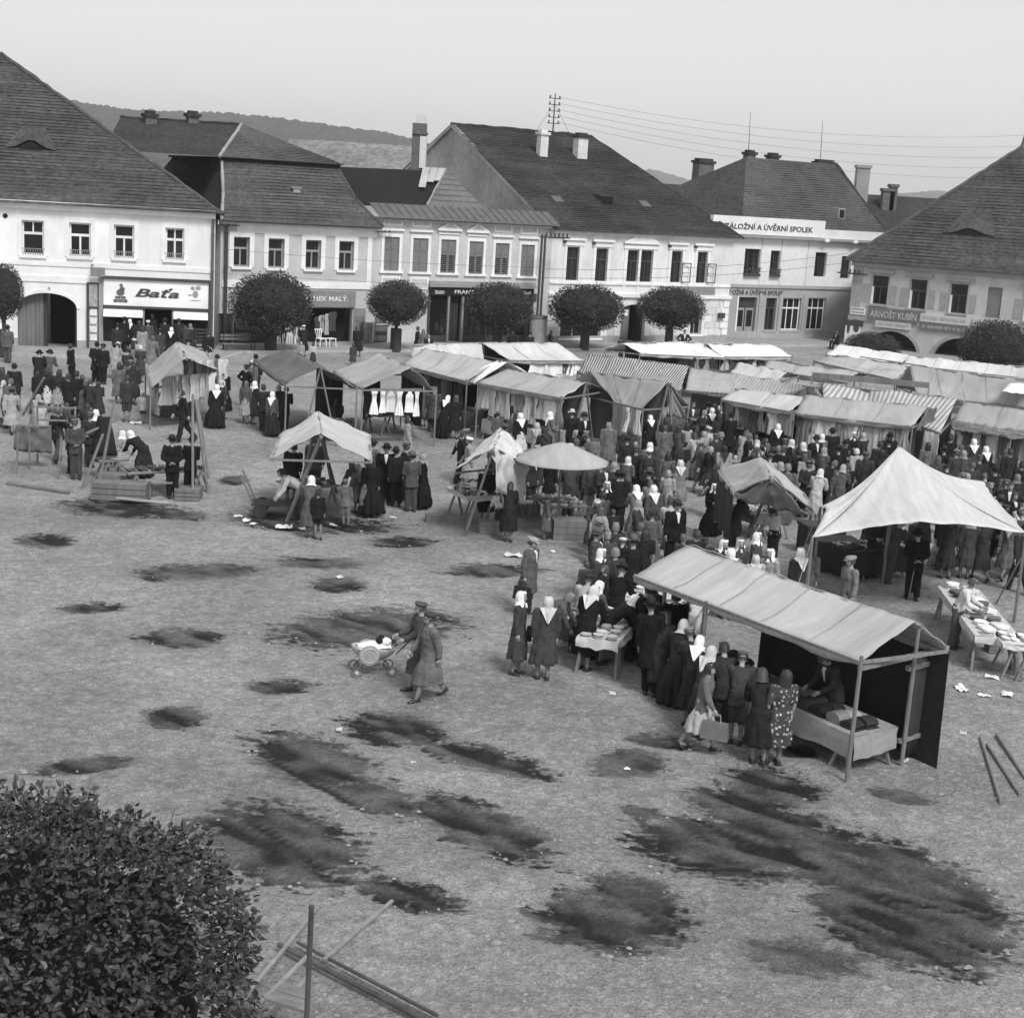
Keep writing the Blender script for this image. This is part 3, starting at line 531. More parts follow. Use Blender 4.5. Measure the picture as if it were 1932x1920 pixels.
# ------------------------------------------------------------ B3 shuttered house
E3 = F3.uz(*D('B34', 800, 925))[1]
wq = [F3.rect('B34', *a) for a in ((260, 1052, 376, 1312), (480, 1062, 597, 1320), (695, 1072, 810, 1328), (912, 1086, 1020, 1336), (1112, 1100, 1218, 1343), (1310, 1112, 1412, 1353))]
f3 = F3.rect('B34', 605, 1440, 1402, 1505); s3 = (f3[0], f3[1], .12, f3[2])
wall(F3, 'wall', M_W3, F3.W, -.1, E3, wq+[s3], D_=10)
for i, q in enumerate(wq):
    u0, u1, z0, z1 = q; um = (u0+u1)/2; w_ = MB(); s_ = .17
    w_.box(u0-s_, u0, -.04, .03, z0, z1+s_); w_.box(u1, u1+s_, -.04, .03, z0, z1+s_); w_.box(u0, u1, -.04, .03, z1, z1+s_); w_.box(u0-s_-.1, u1+s_+.1, -.12, .03, z0-.13, z0)
    wo_ = w_.obj('window', M_TRIM, F3.e)
    for a, c in ((u0, um-.01), (um+.01, u1)):
        lf = MB(); lf.box(a, a+.05, .02, .07, z0, z1); lf.box(c-.05, c, .02, .07, z0, z1); lf.box(a, c, .022, .068, z1-.06, z1); lf.box(a, c, .022, .068, z0, z0+.06); lf.box(a, c, .022, .068, (z0+z1)/2-.03+.25, (z0+z1)/2+.03+.25); lo_ = lf.obj('shutter', M_SHUT, wo_)
        n = 16; top = z1; 
        for k in range(n):
            z = z0+.06+(z1-z0-.12)*(k+.5)/n; open_ = i in (2, 3, 4) and k < 9
            sl2 = MB(); dz = .012 if open_ else .07; sl2.quad((a+.05, .03, z-dz), (c-.05, .03, z-dz), (c-.05, .07, z+dz), (a+.05, .07, z+dz)); sl2.quad((a+.05, .034, z-dz-.012), (a+.05, .074, z+dz-.012), (c-.05, .074, z+dz-.012), (c-.05, .034, z-dz-.012)); so_ = sl2.obj('slat', M_SHUT, lo_)
    bb = MB(); bb.quad((u0, .3, z0), (u1, .3, z0), (u1, .3, z1), (u0, .3, z1)); bb.obj('room', M_DARK, wo_)
    t = MB()
    if i in (2, 3):
        t.box(u0-.3, u1+.3, -.16, .02, z1+.5, z1+.6); t.add([(u0-.32, -.16, z1+.6), (u1+.32, -.16, z1+.6), (um, -.16, z1+1.05), (u0-.32, .02, z1+.6), (u1+.32, .02, z1+.6), (um, .02, z1+1.05)], [(0, 1, 2), (0, 2, 5, 3), (1, 4, 5, 2)])
        t.obj('pediment', M_TRIM, wo_); tt = MB(); tt.add([(um-.45, -.165, z1+.66), (um+.45, -.165, z1+.66), (um, -.165, z1+.93)], [(0, 1, 2)]); tt.obj('pediment_field', M_W3, wo_); bx(F3, 'lintel', M_TRIM, u0-.2, u1+.2, -.06, .02, z1+.3, z1+.38)
    else:
        t.box(u0-.26, u1+.26, -.12, .02, z1+.36, z1+.46); t.box(u0-.14, u1+.14, -.05, .02, z1+.62, z1+1.3); t.obj('window_head', M_TRIM, wo_); bx(F3, 'panel', M_W3, u0-.04, u1+.04, -.06, -.045, z1+.74, z1+1.18)
    if i < 2: bx(F3, 'apron_panel', M_TRIM, u0-.12, u1+.12, -.05, .02, z0-1.0, z0-.3); bx(F3, 'panel', M_W3, u0-.02, u1+.02, -.06, -.045, z0-.9, z0-.4)
fo = bx(F3, 'shop_front', M_BLACK, f3[0], f3[1], -.16, .04, f3[2], f3[3], label='black shop fascia with pale lettering'); bx(F3, 'shop_cornice', M_FRAME, f3[0]-.1, f3[1]+.1, -.3, .02, f3[3], f3[3]+.14); bx(F3, 'shop_cornice', M_FRAME, f3[0]-.05, f3[1]+.05, -.22, .02, f3[3]+.14, f3[3]+.34)
letters(F3, 'ŽELEZO', F3.rect('B34', 640, 1458, 714, 1486), M_LET, y=-.175, parent=fo, bold=.02); letters(F3, 'FRANT', F3.rect('B34', 793, 1458, 945, 1486), M_LET, y=-.175, parent=fo, bold=.01)
letters(F3, 'NÁŘADÍ'[-4:], F3.rect('B34', 1325, 1466, 1378, 1490), M_LET, y=-.175, parent=fo, bold=.02)
for x in (600, 750, 858, 1040, 1215, 1390):
    u = F3.uz(*D('B34', x, 1650))[0]; bx(F3, 'shop_mullion', M_FRAME if x in (750, 858) else M_FRAMED, u-.06, u+.06, -.1, .1, 0, f3[2])
for a, c in ((607, 742), (866, 1032), (1048, 1208), (1222, 1382)):
    u0, u1 = F3.uz(*D('B34', a, 1650))[0], F3.uz(*D('B34', c, 1650))[0]; bx(F3, 'display_pane', M_GLASS, u0, u1, .02, .035, .5, f3[2]-.05); bx(F3, 'stall_riser', M_FRAMED, u0, u1, -.05, .1, .1, .5)
    for k in range(7):
        x = random.uniform(u0+.1, u1-.1); h = random.uniform(.15, .9); m = MB(); m.tube([(x, .3, .5), (x, .3, .5+h*.6), (x, .3, .5+h)], [random.uniform(.05, .16), random.uniform(.05, .2), .03], 8); m.obj('display_ware', mat('ware_%d' % (k % 3), (.1, .35, .6)[k % 3], rough=.5), F3.e, smooth=True)
bx(F3, 'shop_interior', M_DARK, s3[0], s3[1], .7, .75, 0, s3[3])
u0, u1 = F3.uz(*D('B34', 765, 1650))[0], F3.uz(*D('B34', 850, 1650))[0]
for i in range(2): bx(F3, 'shop_door', M_WOODD, u0+(u1-u0)*i/2+.02, u0+(u1-u0)*(i+1)/2-.02, .3, .36, .1, f3[2]-.1)
# roofs of B3: sheet-metal strip, tarred slope, hipped end
zf = E3+.05; yb = 1.0; zb3 = online(*D('B34', 400, 800), F3.O+F3.I*yb, F3.U).z
m = MB(); m.quad((-.1, -.4, zf), (F3.W+.2, -.4, zf), (F3.W+.2, yb, zb3), (-.1, yb, zb3)); sr = m.obj('roof', M_SHEET, F3.e)
for k in range(24):
    u = -.1+(F3.W+.3)*k/23; m = MB(); m.beam((u, -.4, zf+.02), (u, yb, zb3+.02), .03, .04); m.obj('standing_seam', M_SHEET, sr)
ap = online(*D('B34', 738, 532), F3.O+F3.I*5.2, F3.U); ua, za = F3.ud(ap)[0], ap.z
bl3 = F3.ud(online(*D('B34', 590, 820), F3.O+F3.I*yb, F3.U))[0]; br3 = F3.ud(online(*D('B34', 1040, 866), F3.O+F3.I*yb, F3.U))[0]
m = MB(); m.tri((bl3, yb, zb3-.02), (br3, yb, zb3-.02), (ua, 5.2, za)); m.tri((br3, yb, zb3-.02), (br3+.6, 9, zb3), (ua, 5.2, za)); m.obj('hipped_end', mat('slate', .14, var=.3, scale=4, bump=.2), sr)
for k in range(1, 7):
    t = k/7; m = MB(); m.beam(Vector((bl3, yb, zb3)).lerp(Vector((ua, 5.2, za)), t)+Vector((0, -.02, .02)), Vector((br3, yb, zb3)).lerp(Vector((ua, 5.2, za)), t)+Vector((0, -.02, .02)), .02, .03); m.obj('sheet_joint', M_SHEET, sr)
zl = online(640, 318, F3.O+F3.I*4.6, F3.U).z
m = MB(); m.quad((-3.2, yb, zb3-.3), (bl3+.05, yb, zb3-.05), (ua-.05, 5.15, za-.12), (-4.2, 4.6, zl)); m.obj('tarred_roof', M_TAR, sr)
ridge(F3, (bl3, yb, zb3+.02), (ua, 5.2, za+.03), .07, mat('mortar', .3), sr, 'hip_tiles')
for k in range(3):
    m = MB(); t = .62-.22*k; p0 = Vector((bl3, yb, zb3)).lerp(Vector((ua, 5.2, za)), t+.0); p1 = p0.lerp(Vector((ua, 5.2, za)), .98)
    m.beam(p0.lerp(p1, .0 if k == 0 else .3)+Vector((-.35*k-.25, -.05, .1)), p1+Vector((-.55*k-.3, -.05, .06)), .42, .03); m.obj('loose_board', mat('new_board', .42, var=.2), sr)
m = MB(); m.tube([(-.1, -.45, zf-.05), (F3.W+.15, -.45, zf-.08)], .075, 6); m.obj('gutter', M_SHEET, F3.e)
bx(F3, 'cornice', M_W3, 0, F3.W, -.22, .02, E3-.2, E3-.005)
# ------------------------------------------------------------ B4 cream gabled house
E4 = F4.uz(*D('B4', 900, 385))[1]
wq = [F4.rect('B4', *a) for a in ((353, 512, 460, 797), (603, 525, 705, 805), (873, 540, 970, 808), (988, 542, 1092, 812), (1250, 548, 1343, 815), (1472, 555, 1560, 820))]
aq = F4.rect('B4', 822, 1005, 1030, 1335); aq = (aq[0], aq[1], .0, aq[3]); g1 = F4.rect('B4', 1420, 1032, 1515, 1260); g2 = F4.rect('B4', 300, 1120, 650, 1290)
wall(F4, 'wall', M_W4, F4.W, -.1, E4, wq+[aq, g1, g2], D_=11)
for i, q in enumerate(wq):
    u0, u1, z0, z1 = q; o = window(F4, q, M_FRAMED, tr=.66, mull=2, fw=.06, curtain=(.62, .62, .3, .3, .45, .45)[i]*.7, dp=.14)
    sw = .22
    if i not in (2, 3):
        t = MB(); t.box(u0-sw, u0, -.05, .02, z0-.1, z1+.1); t.box(u1, u1+sw, -.05, .02, z0-.1, z1+.1); t.box(u0-.3, u1+.3, -.09, .02, z1+.1, z1+.28); t.box(u0-.36, u1+.36, -.2, .02, z1+.42, z1+.56); t.box(u0-.28, u1+.28, -.07, .02, z1+.28, z1+.42); t.obj('window_hood', M_TRIM, o)
        t = MB(); t.box(u0-.36, u0-.18, -.18, -.02, z1+.24, z1+.42); t.obj('bracket', M_FRAMED, o)
    if i > 3:
        t = MB(); zt_ = z0+(z1-z0)*.64; ex = .62
        for a in (0, ex-.05): t.box(u1+.02+a, u1+.07+a, -.1-a*.25, -.06-a*.25, z0, zt_)
        t.beam((u1+.02, -.08, z0+.03), (u1+ex, -.24, z0+.03), .04, .06); t.beam((u1+.02, -.08, zt_-.03), (u1+ex, -.24, zt_-.03), .04, .06); t.beam((u1+.02, -.08, (z0+zt_)/2), (u1+ex, -.24, (z0+zt_)/2), .03, .03); t.obj('open_casement', M_FRAMED, o)
q2, q3 = wq[2], wq[3]; t = MB(); t.box(q2[0]-.24, q2[0], -.05, .02, q2[2]-.8, q2[3]+.1); t.box(q3[1], q3[1]+.24, -.05, .02, q2[2]-.8, q2[3]+.1); t.box(q2[1], q3[0], -.05, .02, q2[2]-.8, q2[3]+.1)
t.box(q2[0]-.34, q3[1]+.34, -.1, .02, q2[3]+.1, q2[3]+.3); um = (q2[0]+q3[1])/2; z = q2[3]+.42; t.box(q2[0]-.4, q3[1]+.4, -.2, .02, z, z+.1)
t.obj('window_surround', M_TRIM, F4.e); t = MB(); t.add([(q2[0]-.4, -.2, z+.1), (q3[1]+.4, -.2, z+.1), (um, -.2, z+.75), (q2[0]-.4, .02, z+.1), (q3[1]+.4, .02, z+.1), (um, .02, z+.75)], [(0, 1, 2), (0, 2, 5, 3), (1, 4, 5, 2)]); po = t.obj('pediment', M_TRIM, F4.e)
t = MB(); t.add([(um-.85, -.206, z+.18), (um+.85, -.206, z+.18), (um, -.206, z+.56)], [(0, 1, 2)]); t.obj('pediment_field', M_W4, po)
zc = F4.uz(*D('B4', 600, 822))[1]; bx(F4, 'sill_course', M_TRIM, 0, F4.W, -.08, .02, zc-.08, zc+.06)
zd = F4.uz(*D('B4', 600, 925))[1]; bx(F4, 'string_course', M_TRIM, -.05, F4.W+.15, -.16, .02, zd-.1, zd+.12)
q = F4.rect('B4', 1300, 838, 1630, 918); bx(F4, 'sign_board', M_GREYB, q[0], q[1], -.05, .02, zd+.15, zc-.1)
bx(F4, 'cornice', M_W4, 0, F4.W, -.22, .02, E4-.28, E4-.005)
arch_fill(F4, aq, aq[2]+(aq[3]-aq[2])*.84, M_W4, depth=.35); um = (aq[0]+aq[1])/2
bx(F4, 'door_leaf', M_WOOD, aq[0], um-.12, .3, .37, 0, aq[3]); bx(F4, 'passage_interior', M_DARK, um-.12, aq[1]+.1, 1.8, 1.85, 0, aq[3]); bx(F4, 'door_leaf', M_WOODD, aq[1]-.1, aq[1]-.02, .35, 1.2, 0, aq[3]-.2); bx(F4, 'notice', mat('card_white', .7), aq[0]+.1, um-.25, .27, .3, aq[3]-.75, aq[3]-.35)
window(F4, g1, M_FRAME, tr=.7, mull=2, surround=(.12, M_W4), sill=M_TRIM); window(F4, g2, M_FRAME, tr=0, mull=3, surround=(.15, M_TRIM), sill=M_TRIM)
# ashlar blocks of the ground floor, joints recessed
rnd = random.Random(4); zrow = .5; ri = 0; bl_me = {}
while zrow < zd-.45:
    h = .46; u = .35-(ri % 2)*.35
    while u < F4.W-.7:
        l = rnd.choice((.62, .74, .86)); u1 = min(u+l, F4.W-.62); cx_, cz_ = (u+u1)/2, zrow+h/2
        if u1-u > .2 and not any(a-.16 < u1 and c+.16 > u and e-.16 < zrow+h and g+.14 > zrow for a, c, e, g in (aq, g1, g2)):
            bx(F4, 'ashlar_block', mat('ashlar_%d' % rnd.randint(0, 2), (.6, .66, .7)[rnd.randint(0, 2)], var=.1, scale=6, bump=.3), u+.012, u1-.012, -.035-rnd.random()*.012, .005, zrow+.012, zrow+h-.012)
        u += l
    for side in (0, 1):
        wq_ = .62 if ri % 2 else .45; a = -.02 if side == 0 else F4.W-wq_
        bx(F4, 'quoin', M_TRIM, a, a+wq_+(.03 if side else 0), -.1, .01, zrow+.02, zrow+h-.03)
    zrow += h; ri += 1
bx(F4, 'plinth', mat('plinth_plaster', .36), 0, aq[0]-.05, -.08, .02, -.05, .46); bx(F4, 'plinth', mat('plinth_plaster', .36), aq[1]+.05, F4.W+.03, -.08, .02, -.05, .46)
q = F4.rect('B4', 1648, 1075, 1695, 1120); bx(F4, 'letter_box', M_FRAMED, q[0], q[1], -.28, -.1, q[2], q[3])
# roof of B4: gable on the left, hip on the right
ap = online(857, 234, F4.O, F4.I); da = F4.ud(ap)[1]; zr = ap.z; rr = online(1112, 288, F4.O+F4.I*da, F4.U); ur4 = F4.ud(rr)[0]
r4 = slope(F4, [(-.25, -.5, E4-.05), (F4.W+.4, -.5, E4-.05), (ur4, da, zr), (-.25, da, zr)], M_TILED, .26)
slope(F4, [(F4.W+.4, -.5, E4-.05), (F4.W+.4, da*2, E4-.05), (ur4, da+.01, zr), (ur4, da, zr)], M_TILED, .5, parent=r4, name='roof_side', sub=False)
m = MB(); m.quad((-.25, da*2+.5, E4), (-.25, da, zr), (ur4, da, zr), (F4.W, da*2+.5, E4)); m.obj('roof_back', M_TILED, r4)
ridge(F4, (-.25, da, zr), (ur4, da, zr), .12, M_TILED, r4); ridge(F4, (F4.W+.4, -.5, E4-.05), (ur4, da, zr), .1, M_TILED, r4, 'hip_tiles')
g = MB(); g.add([(-.02, 0, 4.5), (-.02, da*2, 4.5), (-.02, da*2, E4), (-.02, da, zr-.1), (-.02, 0, E4)], [(0, 1, 2, 3, 4)]); g.obj('gable_wall', M_GABLE, F4.e)
vg = MB(); 
for a, c in (((-.12, -.3, E4), (-.12, da, zr)), ((-.12, da*2, E4), (-.12, da, zr))): vg.beam(Vector(a)+Vector((0, 0, -.1)), Vector(c)+Vector((0, 0, -.1)), .24, .22)
vg.obj('verge', M_GABLE, r4)
sl_k = (zr-E4)/(da+.5)
def chim_on(px, pyb, pyt, w, mt, cap):
    c = on_slope(F4, px, pyb, E4-.05, sl_k, -.5); p = online(px, pyt, F4.O+F4.I*c[1], F4.U); chimney(F4, F4.ud(p)[0], c[1]+w*.4, c[2]-.6, p.z-.3, w, w*.8, mt, cap, r4)
chim_on(1029, 298, 246, .62, mat('whitewashed_and_lit_brick', .62, var=.2), mat('whitewashed_and_lit_brick', .62))
chim_on(1102, 302, 252, .8, mat('whitewashed_and_lit_brick', .62), M_TILED)
for px, py in (D('B4', 280, 110), D('B4', 1030, 150)):
    c = on_slope(F4, px, py, E4-.05, sl_k, -.5); m = MB(); k_ = sl_k; m.add([(c[0]-.35, c[1]-.3, c[2]-.3*k_+.06), (c[0]+.35, c[1]-.3, c[2]-.3*k_+.06), (c[0]+.35, c[1]+.3, c[2]+.3*k_+.12), (c[0]-.35, c[1]+.3, c[2]+.3*k_+.12)], [(0, 1, 2, 3)]); thicken(m.obj('skylight', M_SHEET, r4), .1)
c = on_slope(F4, *D('B4', 690, 160), E4-.05, sl_k, -.5); m = MB(); m.add([(c[0]-.1, c[1], c[2]-.05), (c[0]+.55, c[1], c[2]-.05), (c[0]+.55, c[1], c[2]+.6), (c[0]-.1, c[1], c[2]+.6), (c[0]-.1, c[1]+1.3, c[2]+.75), (c[0]+.55, c[1]+1.3, c[2]+.75)], [(3, 2, 5, 4), (0, 3, 4), (1, 5, 2)]); m.obj('roof_dormer', M_TILED, r4); m = MB(); m.box(c[0]-.05, c[0]+.5, c[1]+.05, c[1]+.1, c[2], c[2]+.55); m.obj('dormer_opening', M_DARK, r4)
# ------------------------------------------------------------ savings bank
AB = P(1380, 649)+Vector((F4.I[0]*2.6, F4.I[1]*2.6, 0))
F5 = Fac('savings_bank', AB, ar_-.03, 1378, 1606, 'pale two-storey savings bank with lettered attic, grey ground floor and hipped roof', 'building')
E5 = F5.uz(*D('BK', 1200, 790))[1]; u_l = F5.uz(*D('BK', 705, 1300))[0]
wq = [F5.rect('BK', *a) for a in ((838, 870, 948, 1052), (1020, 883, 1088, 1057), (1333, 895, 1415, 1066), (1518, 922, 1585, 1078))]
lw = [F5.rect('BK', *a) for a in ((985, 1215, 1058, 1440), (1103, 1215, 1232, 1440), (1280, 1215, 1405, 1440))]; dq = F5.rect('BK', 785, 1210, 915, 1520); dq = (dq[0], dq[1], .1, dq[3])
zm = F5.uz(*D('BK', 1100, 1135))[1]
wall(F5, 'wall', M_BANKU, F5.W-u_l+2.5, zm, E5, wq, u0=u_l, D_=10); wall(F5, 'lower_wall', M_BANKL, F5.W-u_l+2.5, -.1, zm, lw+[dq], u0=u_l, D_=10)
for i, q in enumerate(wq): window(F5, q, M_FRAMED, tr=0, mull=(3, 2, 2, 2)[i], fw=.05, curtain=.25, dp=.2)
for i, q in enumerate(wq[:2]):
    m = MB(); rr_ = random.Random(i)
    for k in range(60): x, z = rr_.uniform(q[0], q[1]), q[2]+rr_.uniform(-.05, .45); m.add([(x, -.12, z), (x+.09, -.16, z+.03), (x+.04, -.1, z+.11)], [(0, 1, 2)])
    m.obj('window_box_plants', mat('leaf_dark', .05), F5.e); bx(F5, 'window_box', M_FRAMED, q[0], q[1], -.2, -.04, q[2]-.1, q[2]+.08)
for i, q in enumerate(lw): window(F5, q, M_FRAMED if i == 0 else M_TRIM, tr=.68, mull=2 if i == 0 else 3, upmull=3, fw=.07, dp=.2, curtain=0 if i == 0 else .2, sill=M_BANKL)
bx(F5, 'door', M_WOODD, dq[0], dq[1], .25, .32, .1, dq[3]); 
for i in range(2): 
    u = dq[0]+(dq[1]-dq[0])*i/2; bx(F5, 'door_leaf', M_FRAME, u+.06, u+(dq[1]-dq[0])/2-.06, .2, .25, .15, dq[3]-.75); bx(F5, 'door_glass', M_DARK, u+.16, u+(dq[1]-dq[0])/2-.16, .19, .2, .9, dq[3]-.9)
bx(F5, 'door_jamb', M_TRIM, dq[0]-.12, dq[0], -.05, .25, 0, dq[3]+.05); bx(F5, 'step', M_PAVE, dq[0]-.3, dq[1]+.3, -.6, 0, 0, .15)
bx(F5, 'band', M_BANKL, u_l-.03, F5.W+2.5, -.1, .02, zm-.12, zm+.1); bx(F5, 'plinth', mat('plinth_plaster', .3), u_l, F5.W+2.5, -.08, .02, -.05, .6)
letters(F5, 'ZÁLOŽNÍ A ÚVĚRNÍ SPOLEK', F5.rect('BK', 690, 1150, 1112, 1192), M_LETD, y=-.05)
for x in (715, 935, 1075, 1245, 1430):
    u = F5.uz(*D('BK', x, 1300))[0]; bx(F5, 'pilaster', M_BANKL, u, u+.3, -.07, .02, .6, zm-.5)
for x in (955, 1095, 1280): u = F5.uz(*D('BK', x, 950))[0]; bx(F5, 'render_joint', M_FRAME, u-.02, u+.02, -.006, .01, zm+.1, E5-.1)
s0 = F5.rect('BK', 600, 640, 1390, 785); at_ = bx(F5, 'attic_sign', mat('attic_white', .74, var=.05), s0[0], s0[1], -.25, .1, E5+.06, F5.uz(*D('BK', 1000, 652))[1]); letters(F5, 'ZÁLOŽNÍ A ÚVĚRNÍ SPOLEK', F5.rect('BK', 682, 690, 1305, 740), M_LETD, y=-.275, parent=at_, bold=.012)
bx(F5, 'cornice', M_FRAME, u_l-.4, F5.W+2.6, -.45, .05, E5-.14, E5+.03); zp = F5.uz(*D('BK', 1600, 745))[1]; bx(F5, 'parapet', M_BANKU, s0[1], F5.W+2.5, -.1, .1, E5+.03, zp)
for x in (1390, 1590): u = F5.uz(*D('BK', x, 805))[0]; bx(F5, 'cornice_bracket', M_TRIM, u-.2, u+.2, -.5, -.45, E5-.2, E5)
rA = online(*D('BK', 852, 226), F5.O+F5.I*6.2, F5.U); rB = online(*D('BK', 1480, 282), F5.O+F5.I*6.2, F5.U); ua, ub, zr5 = F5.ud(rA)[0], F5.ud(rB)[0], rA.z
z0_ = E5+.4; br5 = F5.ud(online(*D('BK', 1868, 715), F5.O+F5.I*.3, F5.U))[0]
r5 = slope(F5, [(u_l+1.0, .3, z0_), (br5, .3, z0_), (ub, 6.2, zr5), (ua, 6.2, zr5)], M_TILE2, .25, sub=False)
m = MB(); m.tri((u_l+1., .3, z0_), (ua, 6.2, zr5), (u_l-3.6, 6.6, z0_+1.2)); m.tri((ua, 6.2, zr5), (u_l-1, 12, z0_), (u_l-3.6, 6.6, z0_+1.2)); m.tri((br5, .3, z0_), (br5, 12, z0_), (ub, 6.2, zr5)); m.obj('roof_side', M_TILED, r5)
ridge(F5, (ub, 6.2, zr5), (br5, .3, z0_), .14, M_TILED, r5, 'hip_tiles')
for x, yt, w_ in ((878, 180, .7), (1040, 200, .8), (1402, 248, 1.7)):
    p = online(*D('BK', x, yt), F5.O+F5.I*6.6, F5.U); chimney(F5, F5.ud(p)[0], 6.6, zr5-1, p.z-.3, w_, .6, M_BRICK, M_TILED, r5)
p = online(*D('BK', 555, 240), F5.O+F5.I*7.5, F5.U); chimney(F5, F5.ud(p)[0], 7.5, 6, p.z-.3, 1.35, .8, M_BRICK, M_TILED, r5)
m = MB(); p = on_slope(F5, *D('BK', 1500, 660), z0_, (zr5-z0_)/5.9, .3); m.add([(p[0]-.1, p[1]-.05, p[2]), (p[0]+.55, p[1]-.05, p[2]), (p[0]+.55, p[1]-.05, p[2]+.75), (p[0]-.1, p[1]-.05, p[2]+.75), (p[0]-.1, p[1]+1.1, p[2]+.8), (p[0]+.55, p[1]+1.1, p[2]+.8)], [(0, 1, 2, 3), (3, 2, 5, 4), (0, 3, 4), (1, 5, 2)]); m.obj('roof_dormer', M_FRAME, r5); bx(F5, 'dormer_opening', M_DARK, p[0], p[0]+.45, p[1]-.09, p[1]-.06, p[2]+.1, p[2]+.65, r5)
# ------------------------------------------------------------ arcaded house on the right
AK = P(1590, 652); ak = rad(-33)
F6 = Fac('arcaded_house', AK, ak, 1596, 2260, 'weathered arcaded house with signs over the arches and huge dark hipped roof', 'building')
E6 = F6.uz(*D('KU', 900, 1065))[1]
wq = [F6.rect('KU', *a) for a in ((550, 1157, 675, 1377), (843, 1187, 970, 1412), (1150, 1222, 1283, 1447), (1432, 1247, 1545, 1482))]; st = wq[3][0]-wq[2][0]; wq += [(wq[3][0]+st*k, wq[3][1]+st*k, wq[3][2], wq[3][3]) for k in (1, 2, 3)]
za_ = F6.uz(*D('KU', 720, 1585))[1]; a0 = F6.uz(*D('KU', 495, 1700))[0]; a1_ = F6.uz(*D('KU', 905, 1720))[0]; aw_ = a1_-a0; gp = 1.0
aq = [(a0+(aw_+gp)*k, a0+(aw_+gp)*k+aw_, -.02, za_) for k in range(4)]
wall(F6, 'wall', M_KUB, F6.W, -.1, E6, wq+[q for q in aq if q[1] < F6.W], D_=16, depth=.55)
for q in aq:
    if q[1] < F6.W: arch_fill(F6, q, q[3]-aw_*.42, M_KUB, depth=.55, ring=.22, rm=M_KUBD)
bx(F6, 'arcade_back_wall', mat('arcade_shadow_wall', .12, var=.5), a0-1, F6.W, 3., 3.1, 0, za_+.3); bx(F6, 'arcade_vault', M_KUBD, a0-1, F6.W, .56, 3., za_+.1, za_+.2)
for i, q in enumerate(wq):
    if i == 3: bx(F6, 'closed_shutter', M_SHUT, q[0], q[1], .08, .14, q[2], q[3]); continue
    o = window(F6, q, M_FRAMED, tr=.62, mull=2, fw=.07, dp=.16, curtain=.2, surround=(.1, M_KUBD), sill=M_KUBD); bx(F6, 'window_hood', M_KUBD, q[0]-.35, q[1]+.35, -.14, .02, q[3]+.18, q[3]+.42, o); bx(F6, 'white_jamb', M_TRIM, q[0]-.002, q[0]+.12, .04, .13, q[2], q[3]-.75, o)
    for s_ in (-1, 1):
        u = q[0]-.62 if s_ < 0 else q[1]+.2; bx(F6, 'plaster_panel', M_KUBD, u, u+.42, -.03, .01, q[2]+.1, q[3]-.6, o)
bx(F6, 'corner_pilaster', M_KUBD, .05, .75, -.06, .02, 0, E6-.5); bx(F6, 'cornice', M_KUBD, -.1, F6.W, -.2, .02, E6-.45, E6-.02)
q = F6.rect('KU', 340, 1465, 520, 1490); bx(F6, 'band', M_KUBD, 0, F6.W, -.08, .02, q[2]-.05, q[3])
q = F6.rect('KU', 530, 1412, 915, 1505); sg = bx(F6, 'sign_board', mat('kubin_board', .17, var=.2), q[0], q[1], -.16, .02, q[2], q[3], label='dark name board over the first arch'); letters(F6, 'ARNOŠT KUBÍN', (q[0]+.12, q[1]-.1, q[2]+.14, q[3]-.1), mat('faded_lettering', .42, var=.2), y=-.175, parent=sg, bold=.02)
q = F6.rect('KU', 392, 1402, 505, 1455); sg = bx(F6, 'sign_plate', M_LET, q[0], q[1], -.12, .02, q[2], q[3])
for k in range(2): m = MB(); m.box(q[0]+.08, q[1]-.08, -.13, -.123, q[2]+.1+k*.22, q[2]+.2+k*.22); m.obj('lettering', mat('blurred_lettering', .3, var=.8, scale=20), sg)
for (a, b2, c, d_), base in (((580, 1508, 858, 1562), .52), ((925, 1462, 1300, 1525), .55), ((920, 1530, 1290, 1588), .16), ((1330, 1500, 1640, 1560), .5)):
    q = F6.rect('KU', a, b2, c, d_); sg = bx(F6, 'sign_board', mat('sign_%d' % int(base*100), base, var=.15), q[0], q[1], -.13, .02, q[2], q[3]); m = MB(); n = 22; rq = random.Random(a)
    for k in range(n):
        if rq.random() < .15: continue
        m.box(q[0]+.15+(q[1]-q[0]-.3)*k/n, q[0]+.15+(q[1]-q[0]-.3)*(k+rq.uniform(.35, .7))/n, -.14, -.132, q[2]+.14+.05*rq.random(), q[3]-.14-.05*rq.random())
    m.obj('lettering', mat('faded_dark_lettering', .33, var=.6, scale=16) if base > .3 else mat('faded_lettering', .42), sg)
q = F6.rect('KU', 345, 1540, 470, 1690); po = bx(F6, 'poster_panel', M_LET, q[0], q[1]-.1, -.1, .02, .2, q[3]); bx(F6, 'poster_frame', M_FRAMED, q[0]-.05, q[1]+.05, -.12, .02, q[3], q[3]+.35)
m = MB(); uq = (q[0]+q[1])/2+.1
for a, e, rx, rz in ((0, 1.7, .28, .2), (.1, 1.3, .22, .3), (-.45, 1.3, .12, .45)): m.add([(uq+a+rx*math.cos(t*.524), -.107, e+rz*math.sin(t*.524)) for t in range(12)], [tuple(range(12))])
m.obj('poster_print', mat('poster_ink', .08, var=.5, scale=6), po)
Cn = Vector((F6.O[0], F6.O[1], E6)); tp = online(1928, 278, Cn, F6.U+F6.I); hu, hd_ = F6.ud(tp); et = E6-.15
r6 = slope(F6, [(-.5, -.5, et), (F6.W+2, -.5, et), (hu+9, hd_, tp.z), (hu, hd_, tp.z)], M_TILE, .3)
m = MB(); m.tri((-.5, -.5, et), (hu, hd_, tp.z), (-.5, hd_*2, et)); m.obj('roof_side', M_TILE, r6); ridge(F6, (-.5, -.5, et), (hu, hd_, tp.z+.04), .13, M_TILE2, r6, 'hip_tiles')
